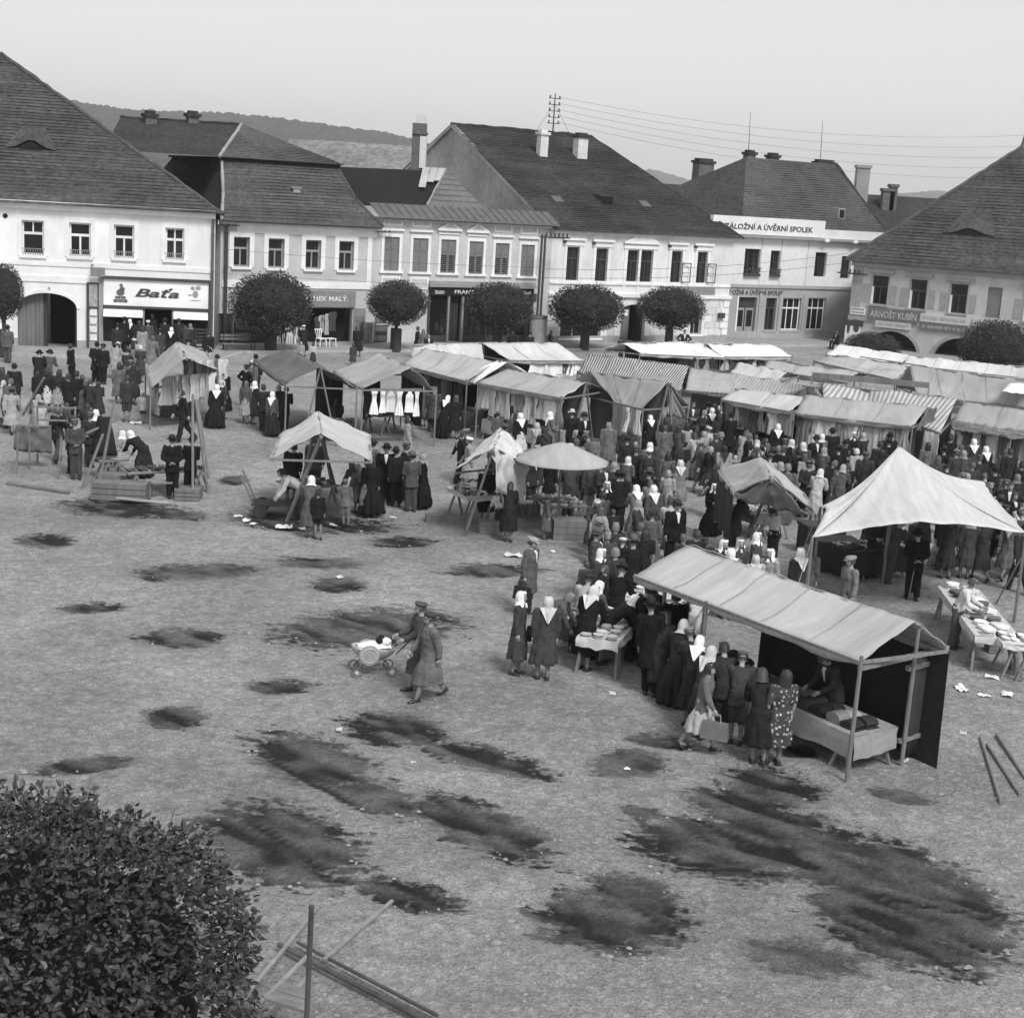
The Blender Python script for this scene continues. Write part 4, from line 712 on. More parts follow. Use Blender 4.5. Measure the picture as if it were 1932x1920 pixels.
sl_k = (tp.z-et)/(hd_+.5); eyebrow(F6, on_slope(F6, *D('KU', 1300, 845), et, sl_k, -.5), 3.6, .4, M_TILE, r6)
m = MB(); m.tube([(hu, hd_, tp.z), (hu+.1, hd_, tp.z+.9)], [.12, .05], 6); m.obj('finial', M_SHEET, r6)
m = MB()
for k in range(5): m.tube([(-.75+k*.32, -.3, E6-.95), (-.75+k*.32, -.3, E6-.72)], .06, 6)
m.beam((-1., -.3, E6-1.), (1.1, -.3, E6-1.), .08, .1); m.obj('insulator_bracket', M_IRON, F6.e)
# ------------------------------------------------------------ pavement with kerb in front of the row
pv = MB(); pts = []
for F_ in (F1, F2, F3, F4, F5):
    for u in (0 if F_ is not F1 else -40, F_.W): pts.append(F_.O+F_.U*u)
inn = [P(-700, 640), ]; path = [Vector((p[0], p[1], 0)) for p in pts]; wds = [3.4, 3.4, 3.6, 3.6, 3.6, 3.6, 3.6, 3.6, 4.2, 4.2]
nrm = [F1.I, F1.I, F2.I, F2.I, F3.I, F3.I, F4.I, F4.I, F5.I, F5.I]; outer = [p-Vector((n_[0], n_[1], 0))*w_ for p, n_, w_ in zip(path, nrm, wds)]
for i in range(len(path)-1):
    a, b_, c, d = outer[i], outer[i+1], path[i+1], path[i]
    if (b_-a).length < .05: continue
    up = Vector((0, 0, .12)); pv.quad(a+up, b_+up, c+up, d+up); pv.quad(a-up*.5, b_-up*.5, b_+up, a+up)
pv.obj('pavement', M_PAVE, kind='structure')
kb = MB()
for i in range(len(outer)-1):
    if (outer[i+1]-outer[i]).length > .3: kb.beam(outer[i]+Vector((0, 0, .06)), outer[i+1]+Vector((0, 0, .06)), .22, .14)
kb.obj('kerb', mat('kerb_stone', .4, var=.25, bump=.3), kind='structure')
pv = MB(); a, b_ = Vector((F6.O[0], F6.O[1], .1)), Vector((*(F6.O+F6.U*F6.W), .1)); n_ = Vector((F6.I[0], F6.I[1], 0)); pv.quad(a-n_*3.5, b_-n_*3.5, b_+n_*3, a+n_*3); pv.quad(a-n_*3.5-Vector((0, 0, .2)), b_-n_*3.5-Vector((0, 0, .2)), b_-n_*3.5, a-n_*3.5); pv.obj('pavement', M_PAVE, kind='structure')
# ------------------------------------------------------------ buildings and walls glimpsed behind the row
def back_house(name, pxl, pxr, pyt, dist, hgt_roof, mt, label, dp=6):
    d = ray(pxl, pyt); k = dist/d[1]; a = Vector((d[0]*k, dist, H+d[2]*k)); d = ray(pxr, pyt+(pxr-pxl)*.045); k = dist/d[1]; b_ = Vector((d[0]*k, dist, 0)); e = empty(name, (a.x, a.y, 0), 0, label=label, cat='building'); W = b_.x-a.x; z = a.z
    m = MB(); m.box(0, W, 2, 2+dp*2, 0, z-hgt_roof); m.obj('wall', M_KUB, e); m = MB(); m.quad((-.3, 1.6, z-hgt_roof-.1), (W+.3, 1.6, z-hgt_roof-.1), (W+.3, 2+dp, z), (-.3, 2+dp, z)); m.quad((-.3, 2.4+dp*2, z-hgt_roof-.1), (-.3, 2+dp, z), (W+.3, 2+dp, z), (W+.3, 2.4+dp*2, z-hgt_roof-.1)); m.tri((0, 2, z-hgt_roof), (0, 2+dp, z-.1), (0, 2+dp*2, z-hgt_roof)); m.tri((W, 2, z-hgt_roof), (W, 2+dp*2, z-hgt_roof), (W, 2+dp, z-.1)); m.obj('roof', mt, e); return e, W, z
e, W, z = back_house('rear_house', 520, 800, 254, 106, 2.6, mat('mossy_roof', .2, var=.6, scale=2.2, bump=.6, big=.3), 'house with pale mossy roof seen behind the shuttered house')
p = online(795, 218, np.array([e.location.x, 97.]), np.array([1., 0])); m = MB(); m.box(p.x-.5, p.x+.38, 96.6, 97.4, 5, p.z-.5); m.box(p.x-.5, p.x+.46, 96.5, 97.5, p.z-1.2, p.z-1.05); ch = m.obj('brick_chimney', M_BRICK, label='tall sooty brick chimney rising behind the tarred roof', cat='chimney'); m = MB(); m.box(p.x+.02, p.x+.42, 96.52, 97.3, 10.2, p.z-1.3); m.box(p.x-.3, p.x+.3, 96.7, 97.3, p.z-.5, p.z); m.obj('lit_side', mat('whitewashed_and_lit_brick', .7), ch)  # pale right side: light from the right put into the colour
back_house('rear_house', 1180, 1420, 340, 128, 2, M_TILED, 'dark low roof seen between gabled house and bank')[0]
e, W, z = back_house('rear_house', 1600, 1840, 362, 125, 3.2, M_TILED, 'long dark roof behind the bank with a tall grey chimney')
for px, yt, w_, mt in ((1629, 314, 1.1, mat('grey_chimney', .3, var=.2)), (1686, 350, .6, M_BRICK), (1676, 358, 1., M_BRICK)):
    p = online(px, yt, np.array([0, 131.]), np.array([1., 0])); m = MB(); m.box(p.x-w_/2, p.x+w_/2, 130.5, 131.5, 6, p.z); m.box(p.x-w_/2-.1, p.x+w_/2+.1, 130.4, 131.6, p.z-.15, p.z+.1); o = m.obj('chimney', mt); o.parent = e; o.matrix_parent_inverse = Matrix.Translation((-e.location.x, -e.location.y, 0))
# ------------------------------------------------------------ far wooded hills
def hill(name, prof, dist, mt, label, seed):
    rr_ = random.Random(seed); top = []
    for (x0, y0), (x1, y1) in zip(prof[:-1], prof[1:]):
        n = max(2, int((x1-x0)/5))
        for i in range(n): 
            t = i/n; d = ray(x0+(x1-x0)*t, y0+(y1-y0)*t+rr_.uniform(-1.6, 1.6)*1.3); k = dist/d[1]; top.append(Vector((d[0]*k, dist, H+d[2]*k)))
    m = MB(); nr = 8; k0 = 0; n = len(top)
    for j in range(nr+1):
        t = j/nr
        for i, p in enumerate(top): m.v.append((p.x, p.y-dist*.3*t, p.z*(1-t)**1.1-3*t+rr_.uniform(-1, 1)*2*(j > 0 and t < .9)))
    for j in range(nr):
        for i in range(n-1): m.f.append((j*n+i, j*n+i+1, (j+1)*n+i+1, (j+1)*n+i)); m.m.append(0)
    for i in range(n-1): m.add([top[i], top[i+1], (top[i+1].x, dist*1.2, -3), (top[i].x, dist*1.2, -3)], [(0, 1, 2, 3)])
    return m.obj(name, mt, kind='structure')
M_FOR = mat('far_forest', .04, var=.5, scale=.03, big=.3)
hill('wooded_hill', [(-900, 120), (-300, 150), (60, 168), (150, 192), (240, 206), (330, 210), (430, 213), (540, 224), (640, 238), (740, 252), (800, 268), (900, 320), (1000, 380)], 1500, M_FOR, '', 1)
hill('distant_hill', [(1000, 345), (1100, 322), (1180, 316), (1235, 320), (1300, 338), (1400, 362), (1650, 368), (1780, 360), (1860, 366), (2300, 380), (2900, 400)], 2600, mat('far_fields', .12, var=.4, scale=.012, big=.4), '', 2)

# ------------------------------------------------------------ the air: far hills fade
hz = MB(); hz.box(-3400, 3400, -700, 3400, -4, 150); HZ = hz.mesh('haze'); hm_ = bpy.data.materials.new('haze'); hm_.use_nodes = True; hn = hm_.node_tree; hn.nodes.clear(); ho = hn.nodes.new('ShaderNodeOutputMaterial'); pv_ = hn.nodes.new('ShaderNodeVolumePrincipled'); pv_.inputs['Color'].default_value = (1, 1, 1, 1); pv_.inputs['Density'].default_value = .0003; pv_.inputs['Anisotropy'].default_value = .2; hn.links.new(pv_.outputs[0], ho.inputs['Volume'])
link('haze', HZ, hm_, kind='stuff', label='pale summer haze over the town and hills', cat='haze')
# ============================================================ helpers for things built in world coordinates
def wobj(mb, name, mats, e, **k):
    M_ = Matrix.Translation(e.location) @ Matrix.Rotation(e.rotation_euler.z, 4, 'Z'); mb.xf(M_.inverted()); return mb.obj(name, mats, e, **k)
# ============================================================ trees
M_LEAF = mat('leaf', .062, var=.5, scale=3, rough=.6, spec=.35, big=.2)
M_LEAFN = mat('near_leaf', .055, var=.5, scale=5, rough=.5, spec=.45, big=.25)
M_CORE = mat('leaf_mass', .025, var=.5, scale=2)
M_BARK = mat('bark', .07, var=.4, scale=6, bump=.6, stretch=(1, 1, .3))
def crown_mesh(seed, n=6000, sz=.1):
    rr_ = random.Random(seed); m = MB()
    def rad_(d): return 1+.1*noise.noise(Vector(d)*2.1+Vector((seed*3.1, 0, 0)))+.05*noise.noise(Vector(d)*6+Vector((0, seed, 0)))
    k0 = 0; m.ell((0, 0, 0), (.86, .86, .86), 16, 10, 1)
    for i in range(len(m.v)):
        d = Vector(m.v[i]); m.v[i] = tuple(d*rad_(d.normalized()))
    for i in range(n):
        d = Vector((rr_.gauss(0, 1), rr_.gauss(0, 1), rr_.gauss(0, 1))).normalized(); r_ = rad_(d)*(rr_.uniform(.86, 1.0) if rr_.random() < .93 else rr_.uniform(1, 1.06)); p = d*r_
        a = (d+Vector((rr_.uniform(-1, 1), rr_.uniform(-1, 1), rr_.uniform(-.6, 1.2)))*.9).normalized(); t = a.cross(Vector((rr_.uniform(-1, 1), rr_.uniform(-1, 1), rr_.uniform(-1, 1)))).normalized(); s_ = sz*rr_.uniform(.5, 1.2)*.6
        m.add([p, p+a*s_*.5+t*s_*.38, p+a*s_*1.15, p+a*s_*.5-t*s_*.38], [(0, 1, 2, 3)])
    return m.mesh('crown')
CM = [crown_mesh(s_) for s_ in (1, 2, 3)]
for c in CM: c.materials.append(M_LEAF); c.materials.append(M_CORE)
def globe_tree(F_, off, x0, x1, y0, y1, k, label, guard=True, name='globe_tree'):
    A = F_.O-F_.I*off; pc = online((x0+x1)/2, (y0+y1)/2, A, F_.U); pl_ = online(x0, (y0+y1)/2, A, F_.U); pr_ = online(x1, (y0+y1)/2, A, F_.U); zt = online((x0+x1)/2, y0, A, F_.U).z; zb_ = online((x0+x1)/2, y1, A, F_.U).z
    e = empty(name, (pc.x, pc.y, 0), random.random()*6, label=label, cat='tree', group='clipped globe trees along the square'); rx = (pr_-pl_).length/2/1.04; rz = (zt-zb_)/2/1.04; zc_ = (zt+zb_)/2
    o = link('crown', CM[k], None, e, (0, 0, zc_)); o.scale = (rx, rx, rz)
    m = MB(); m.tube([(0, 0, -.1), (.03, 0, zb_*.5), (0, .02, zc_-rz*.5)], [.13, .1, .09], 8)
    for j in range(6): t = j*1.05; m.tube([(0, 0, max(zb_-.1, .4)), (math.cos(t)*rx*.3, math.sin(t)*rx*.3, zc_-.3*rz), (math.cos(t)*rx*.6, math.sin(t)*rx*.6, zc_+.1*rz)], [.06, .045, .02], 5)
    m.obj('trunk', M_BARK, e, smooth=True)
    if guard:
        for j in range(4):
            t = j*math.pi/2; m = MB(); m.box(-.2, .2, -.02, .02, .05, 1.3); g = m.obj('guard_board', M_WOODD, e, loc=(math.cos(t)*.23, math.sin(t)*.23, 0), rot=t+math.pi/2)
    return e
T = globe_tree
T(F1, 4.0, -34, 46, 497, 606, 0, 'dark clipped globe tree cut off by the left edge before the white house')
T(F2, 3.4, 437, 588, 512, 634, 1, 'largest clipped globe tree, before the grey mansard house')
T(F2, 3.6, 697, 803, 527, 615, 2, 'round clipped globe tree between mansard house and ironmonger shop')
T(F3, 3.6, 884, 1000, 532, 627, 0, 'clipped globe tree hiding part of the black ironmonger fascia')
T(F4, 3.6, 1047, 1168, 535, 628, 1, 'clipped globe tree before the left half of the cream house')
T(F4, 3.6, 1214, 1319, 540, 622, 2, 'clipped globe tree right of the arched door of the cream house')
T(F6, 5.0, 1808, 1950, 602, 712, 1, 'broad leafy tree before the second arch of the arcaded house', guard=False)
T(F6, 4.6, 1592, 1698, 626, 690, 0, 'low bushy tree in front of the first arch of the arcaded house', guard=False)
# ---- the tree just below the camera, cut by the lower left corner
d = ray(85, 1868); d = d/np.linalg.norm(d); tc_ = Vector(d*10.4)+Vector((0, 0, H)); RX = 1.36
nt_ = empty('linden_tree', (tc_.x, tc_.y, 0), 0, label='leafy tree crown close to the camera in the lower left corner', cat='tree')
rr_ = random.Random(11)
def near_r(d_): return 1+.2*noise.noise(d_*1.7+Vector((5, 1, 0)))+.14*noise.noise(d_*4.2)+.07*noise.noise(d_*9)
def leaf_geo(m, p, a, s_, rr_):
    t = a.cross(Vector((rr_.uniform(-1, 1), rr_.uniform(-1, 1), rr_.uniform(-1, 1)))).normalized(); n_ = t.cross(a)*s_*.14*rr_.uniform(.2, 1.5)
    k = [p, p+a*s_*.3+t*s_*.3+n_, p+a*s_*.65+t*s_*.27+n_, p+a*s_*1.05, p+a*s_*.65-t*s_*.27+n_, p+a*s_*.3-t*s_*.3+n_, p+a*s_*.5]
    m.add(k, [(0, 1, 6), (1, 2, 6), (2, 3, 6), (3, 4, 6), (4, 5, 6), (5, 0, 6)])
leaves = []
cd_ = (Vector((0, 0, H))-tc_).normalized()
for i in range(34000):
    d_ = Vector((rr_.gauss(0, 1), rr_.gauss(0, 1), rr_.gauss(0, 1))).normalized()
    if d_.dot(cd_) < -.15 and rr_.random() < .8: continue
    q = d_*near_r(d_)*(1-abs(rr_.gauss(0, .14))); p = Vector((q.x*RX, q.y*RX, q.z*RX*.98)); a = (d_*.7+Vector((rr_.uniform(-1, 1), rr_.uniform(-1, 1), rr_.uniform(-1, .5)))).normalized(); leaves.append((p, a, rr_.choice((rr_.uniform(.025, .042), rr_.uniform(.04, .07)))))
tw = MB()
for i in range(170):
    d_ = Vector((rr_.gauss(0, 1), rr_.gauss(0, 1), abs(rr_.gauss(.3, 1)))).normalized(); r0 = near_r(d_)*.8; ln = rr_.uniform(.12, .36); dr = (d_+Vector((rr_.uniform(-1, 1), rr_.uniform(-1, 1), rr_.uniform(-.2, .8)))*.4).normalized(); p0 = Vector((d_.x*RX*r0, d_.y*RX*r0, d_.z*RX*r0)); tw.tube([p0, p0+dr*ln*.6, p0+dr*ln+Vector((0, 0, .02))], [.006, .004, .002], 4)
    for j in range(10): 
        t = (j+1.)/10; leaves.append((p0+dr*ln*t, (dr*.5+Vector((rr_.uniform(-1, 1), rr_.uniform(-1, 1), rr_.uniform(-.6, .6)))).normalized(), rr_.uniform(.035, .062)))
camrel = Vector((0, 0, H))-tc_
leaves.sort(key=lambda l: -(l[0].dot(camrel.normalized())+.4*l[0].z))
zc_ = tc_.z
fol = MB()
for p, a, s_ in leaves[300:]: leaf_geo(fol, p, a, s_, rr_)
fo_ = fol.obj('foliage', M_LEAFN, nt_, smooth=False, loc=(0, 0, zc_)); fo_['kind'] = 'stuff'
lm = MB(); leaf_geo(lm, Vector((0, 0, 0)), Vector((1, 0, 0)), 1., rr_); lme = lm.mesh('leaf'); lme.materials.append(M_LEAFN)
for p, a, s_ in leaves[:300]:
    o = link('leaf', lme, None, nt_, p+Vector((0, 0, zc_))); q = a.to_track_quat('X', 'Z') @ Matrix.Rotation(rr_.uniform(-1.5, 1.5), 4, 'X').to_quaternion(); o.rotation_euler = q.to_euler(); o.scale = (s_, s_, s_)
tw.obj('twigs', M_BARK, nt_, loc=(0, 0, zc_))['kind'] = 'stuff'
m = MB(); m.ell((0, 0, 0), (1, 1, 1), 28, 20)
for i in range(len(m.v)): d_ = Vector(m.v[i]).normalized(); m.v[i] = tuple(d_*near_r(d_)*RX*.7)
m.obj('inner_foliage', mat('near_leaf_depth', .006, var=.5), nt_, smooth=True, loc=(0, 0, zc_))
m = MB(); m.tube([(0, 0, -.1), (.04, 0, zc_*.5), (0, 0, zc_-.5)], [.16, .12, .1], 9)
for j in range(7): t = j*.9; m.tube([(0, 0, zc_-RX*.9), (math.cos(t)*.5, math.sin(t)*.5, zc_-.2), (math.cos(t)*1., math.sin(t)*1., zc_+.25)], [.07, .05, .015], 6)
m.obj('trunk', M_BARK, nt_, smooth=True)
# ============================================================ market stalls
M_POLE = mat('pole_wood', .2, var=.35, scale=6, bump=.2, stretch=(2, 2, .3))
M_PLANK = mat('bench_plank', .22, var=.35, scale=4, bump=.2, stretch=(.3, 2, 2))
M_CLOTH = mat('cloth', .5, var=.22, scale=7, objcol=True, bump=.12, bscale=60, spec=.1)
M_CANV = mat('canvas', .5, var=.14, scale=2.2, objcol=True, bump=.25, bscale=9, spec=.1, big=.16, stretch=(3, .55, .7))
def stripe_mat(name, dark, lite, freq, amt=.5):
    m, nt, b = newmat(name); L = nt.links.new; tc = N(nt, 'ShaderNodeTexCoord'); sx = N(nt, 'ShaderNodeSeparateXYZ'); L(tc.outputs['Object'], sx.inputs[0])
    mu = N(nt, 'ShaderNodeMath', operation='MULTIPLY'); mu.inputs[1].default_value = freq; L(sx.outputs[0], mu.inputs[0]); fr = N(nt, 'ShaderNodeMath', operation='FRACT'); L(mu.outputs[0], fr.inputs[0])
    r = N(nt, 'ShaderNodeMapRange'); r.inputs[1].default_value = amt-.06; r.inputs[2].default_value = amt+.06; r.inputs[3].default_value = dark; r.inputs[4].default_value = lite; L(fr.outputs[0], r.inputs[0])
    n = N(nt, 'ShaderNodeTexNoise'); n.inputs['Scale'].default_value = 3; n.inputs['Detail'].default_value = 5; L(tc.outputs['Object'], n.inputs[0]); r2 = N(nt, 'ShaderNodeMapRange'); r2.inputs[3].default_value = .75; r2.inputs[4].default_value = 1.2; L(n.outputs[0], r2.inputs[0])
    m2 = N(nt, 'ShaderNodeMath', operation='MULTIPLY'); L(r.outputs[0], m2.inputs[0]); L(r2.outputs[0], m2.inputs[1]); L(m2.outputs[0], b.inputs['Base Color']); b.inputs['Roughness'].default_value = .95; b.inputs['Specular IOR Level'].default_value = .1; return m
M_STR1 = stripe_mat('striped_canvas', .1, .52, 8.5, .5); M_STR2 = stripe_mat('faint_striped_canvas', .3, .42, 7, .4); M_STR3 = stripe_mat('broad_striped_canvas', .28, .54, 5.5, .5)
def col(o, v): o.color = (v, v, v, 1); return o
def sheet(m, a, b_, c, d, nu, nv, sag=.05, wr=.02, seed=0, edge=0.):
    """a cloth panel a-b (bottom) to d-c (top) that sags between its edges and wrinkles"""
    a, b_, c, d = [Vector(p) for p in (a, b_, c, d)]; n_ = (b_-a).cross(d-a).normalized()
    if n_.z < 0: n_ = -n_
    def fn(s_, t_):
        p = a.lerp(b_, s_).lerp(d.lerp(c, s_), t_); k = math.sin(math.pi*s_)*math.sin(math.pi*min(1, t_*.98+.02))
        q = noise.noise((s_*7+seed*3.7, t_*2.5, seed))*wr*1.5+noise.noise((s_*19+seed, t_*3, seed+5))*wr+abs(noise.noise((s_*11+t_*5, t_*6-s_*3, seed+8)))*wr*.9
        dn = sag*k+edge*math.sin(math.pi*s_)*(1-t_)+(.06*noise.noise((s_*6+seed, 1.5, seed))+.03*abs(math.sin(s_*math.pi*5+seed)))*(1-t_)**2*(wr > 0)
        return p-Vector((0, 0, dn))+n_*q
    m.grid(fn, nu, nv); return fn, n_
_sd_ = [0]
def stall(name, label, A0, A1, L0, L1, R0=None, R1=None, zr=2.6, ze=2.0, shade=.4, mt=None, group=None, poles=True, sag=.12, wr=.045, val=.12, aframe=(), cat='stall', rail=True, apex_z=None):
    """ridge A0-A1 and near eave L0-L1 given as pixels (k,x,y) read at ridge and eave height; the far eave mirrors the near one"""
    _sd_[0] += 1; sd = _sd_[0]
    g = lambda q, z: P(*D(*q[:3]), q[3] if len(q) > 3 else z)
    a0, a1, l0, l1 = g(A0, zr), g(A1, zr), g(L0, ze), g(L1, ze)
    mir = lambda a, l: Vector((2*a.x-l.x, 2*a.y-l.y, l.z))
    r0 = g(R0, ze) if R0 else mir(a0, l0); r1 = g(R1, ze) if R1 else (mir(a1, l1) if not R0 else r0+(l1-l0))
    c = (l0+l1+r0+r1)/4; e = empty(name, (a0.x, a0.y, 0), math.atan2(a1.y-a0.y, a1.x-a0.x), label=label, cat=cat, group=group)
    m = MB(); n = max(10, int((a1-a0).length*6)); f1, n1 = sheet(m, l0, l1, a1, a0, n, 9, sag, wr, sd, sag*.5); sheet(m, r0, r1, a1, a0, n, 9, sag, wr, sd+50, sag*.5); seams = []
    # hanging valances along the eaves
    if val:
        for p, q in ((l0, l1), (r0, r1)): sheet(m, p-Vector((0, 0, val)), q-Vector((0, 0, val)), q, p, n, 1, 0, wr*.6, sd+9, sag*.5)
    o = wobj(m, 'canopy', mt or M_CANV, e, smooth=True); col(o, shade); thicken(o, .012)
    ns = max(2, int((a1-a0).length/1.1))
    for i in range(1, ns):      # sewn seams of the canvas widths
        b = MB(); s0_ = i/ns+random.uniform(-.02, .02); b.grid(lambda s_, t_: f1(s0_+(s_-.5)*.035/max(.5, (a1-a0).length), t_)+n1*.008, 1, 9); q = wobj(b, 'seam', M_CANV, e, smooth=True); col(q, shade*.7)
    if poles:
        for p in (l0, l1, r0, r1): 
            b = MB(); b.tube([(p.x, p.y, -.05), (p.x, p.y, p.z+.04)], [.035, .028], 7); wobj(b, 'pole', M_POLE, e)
    b = MB(); d_ = (a1-a0).normalized()*.15; b.beam(a0-d_-Vector((0, 0, .05)), a1+d_-Vector((0, 0, .05)), .06, .06); wobj(b, 'ridge_pole', M_POLE, e)
    if rail:
        for p, q in ((l0, l1), (r0, r1)): b = MB(); b.beam(p-Vector((0, 0, .05)), q-Vector((0, 0, .05)), .05, .05); wobj(b, 'eave_rail', M_POLE, e)
    for a, p, q in (((a0, l0, r0)), ((a1, l1, r1))):
        b = MB(); b.beam(p-Vector((0, 0, .06)), q-Vector((0, 0, .06)), .05, .05); wobj(b, 'cross_bar', M_POLE, e)
    for i in aframe:
        a, p, q = ((a0, l0, r0), (a1, l1, r1))[i]
        for s_ in (p, q):
            f_ = a.lerp(s_, .5); b = MB(); b.beam((f_.x, f_.y, 0), a-Vector((0, 0, .05)), .07, .05); wobj(b, 'a_frame_leg', M_POLE, e)
    return dict(e=e, a0=a0, a1=a1, l0=l0, l1=l1, r0=r0, r1=r1, c=c, ze=ze)
def table(a, b_, dp, h=.78, label='', name='trestle_table', group=None, cloth=None, drop=.3, legs=True):
    """table whose near edge runs from a to b_ (ground points), going dp deep on the far side"""
    a, b_ = Vector(a).to_3d(), Vector(b_).to_3d(); a.z = b_.z = 0; u = (b_-a); Lg = u.length; u.normalize(); n_ = Vector((-u.y, u.x, 0)); 
    if n_.dot(a) < 0: n_ = -n_; 
    e = empty(name, a, math.atan2(u.y, u.x), label=label, cat='table', group=group); s_ = 1 if n_.dot(Vector((-math.sin(e.rotation_euler.z), math.cos(e.rotation_euler.z), 0))) > 0 else -1
    k = max(2, int(dp/.3))
    for i in range(k): m = MB(); y0, y1 = sorted((s_*(dp*i/k+.01), s_*(dp*(i+1)/k-.01))); m.box(0, Lg, y0, y1, h-.035, h); m.obj('board', M_PLANK, e)
    if legs:
        for x in (.25, Lg-.25):
            for y in (.06, dp-.06):
                for sx in (-1, 1): m = MB(); m.beam((x, s_*y, h-.05), (x+sx*.22, s_*(y+(-.05 if y < dp/2 else .05)), 0), .05, .05); m.obj('trestle_leg', M_POLE, e)
    if cloth is not None:
        m = MB(); y0, y1 = s_*-.02, s_*(dp+.02)
        m.quad((-.02, y0, h+.006), (Lg+.02, y0, h+.006), (Lg+.02, y1, h+.006), (-.02, y1, h+.006))
        sheet(m, (-.02, y0*1.6, h-drop), (Lg+.02, y0*1.6, h-drop), (Lg+.02, y0, h+.006), (-.02, y0, h+.006), 16, 3, 0, .03, 3); sheet(m, (Lg+.03, y0, h-drop), (Lg+.03, y1, h-drop), (Lg+.02, y1, h+.006), (Lg+.02, y0, h+.006), 6, 3, 0, .03, 4); sheet(m, (-.03, y0, h-drop), (-.03, y1, h-drop), (-.02, y1, h+.006), (-.02, y0, h+.006), 6, 3, 0, .03, 7)
        o = m.obj('table_cloth', M_CLOTH, e, smooth=True); col(o, cloth)
    return dict(e=e, a=a, u=u, n=n_, L=Lg, d=dp, h=h)
_gm = {}
def goods(t, n, kind, label, group, shades=(.1, .5), seed=1, x0=0., x1=1., y0=.12, y1=.9, z=None):
    """wares laid out on a table, each its own thing"""
    rr_ = random.Random(seed); cols = max(1, int(math.ceil(math.sqrt(n*(x1-x0)*t['L']/(t['d']*(y1-y0)+.01))))); rows = max(1, math.ceil(n/cols)); k = 0
    for j in range(rows):
        for i in range(cols):
            if k >= n: break
            k += 1; fx = x0+(x1-x0)*(i+.5)/cols+rr_.uniform(-.01, .01); fy = y0+(y1-y0)*(j+.5)/rows; p = t['a']+t['u']*(t['L']*fx)+t['n']*(t['d']*fy); p.z = (t['h'] if z is None else z)+.008
            cw = t['L']*(x1-x0)/cols*.84; ch = t['d']*(y1-y0)/rows*.84; kk = rr_.randint(0, 2)
            key = (kind, kk)
            if key not in _gm:
                m = MB(); q = random.Random(kk*7+len(kind))
                if kind == 'folded_cloth':
                    hh = 0.
                    for s_ in range(4+kk): w_ = .5-q.uniform(0, .09); v_ = .5-q.uniform(0, .1); dz = q.uniform(.16, .26); ox, oy = q.uniform(-.05, .05), q.uniform(-.05, .05); k9 = len(m.v); m.ell((ox, oy, hh+dz/2), (w_*1.12, v_*1.12, dz*.62), 12, 6); m.v[k9:] = [(max(-w_+ox, min(w_+ox, x)), max(-v_+oy, min(v_+oy, y)), z) for x, y, z in m.v[k9:]]; hh += dz
                elif kind == 'cloth_roll':
                    m.tube([(0, -.5, .3), (0, .5, .3)], [(.5, .3), (.5, .3)], 14); m.tube([(.06, -.52, .3), (.06, .52, .3)], [(.2, .12), (.2, .12)], 8); m.box(-.1, .56, -.48, .48, .0, .1)
                elif kind == 'heap':
                    for s_ in range(16): m.ell((q.uniform(-.38, .38), q.uniform(-.38, .38), q.uniform(.1, .45)), (q.uniform(.1, .2), q.uniform(.1, .2), q.uniform(.1, .25)), 6, 4)
                elif kind == 'shoe_pair':
                    for s_ in (-.25, .25): m.ell((s_, .12, .2), (.16, .36, .2), 7, 5); m.ell((s_, -.25, .32), (.15, .2, .3), 7, 5)
                elif kind == 'basket':
                    m.tube([(0, 0, 0), (0, 0, .5), (0, 0, .9), (0, 0, .82)], [.34, .46, .5, .4], 12); m.tube([(-.48, 0, .8), (-.3, 0, 1.3), (.3, 0, 1.3), (.48, 0, .8)], .04, 5)
                elif kind == 'crate':
                    for a in (-.5, .46): m.box(a, a+.04, -.5, .5, 0, 1)
                    for a in (-.5, .46): m.box(-.46, .46, a, a+.04, 0, 1)
                    m.box(-.46, .46, -.46, .46, .02, .06)
                else: m.tube([(0, 0, 0), (0, 0, .5), (0, 0, .8), (0, 0, 1)], [.4, .48, .3, .2], 9)
                _gm[key] = m.mesh(kind, smooth=kind in ('heap', 'shoe_pair', 'pot'))
                _gm[key].materials.append(M_CLOTH)
            o = link(kind, _gm[key], None, None, p, math.atan2(t['u'].y, t['u'].x)+rr_.uniform(-.12, .12), label=label, cat=kind.split('_')[-1] if kind != 'folded_cloth' else 'cloth', group=group)
            if kind == 'folded_cloth': o.scale = (cw, ch, rr_.uniform(.04, .12))
            elif kind == 'cloth_roll': o.scale = (min(cw*1.05, .34), ch*1.04, min(cw, .34)*rr_.uniform(.7, 1.1))
            elif kind == 'heap': o.scale = (cw*1.1, ch*1.1, rr_.uniform(.12, .2))
            elif kind == 'shoe_pair': o.scale = (.26, .3, .2)
            else: s_ = min(cw, ch); o.scale = (s_, s_, s_*rr_.uniform(.7, 1.1))
            col(o, rr_.choice(shades)*rr_.uniform(.8, 1.2)); NAMED.append((o, label, kind, group, j))
NAMED = []
def shade_word(v): return 'black' if v < .045 else 'dark' if v < .13 else 'grey' if v < .27 else 'light grey' if v < .5 else 'white'
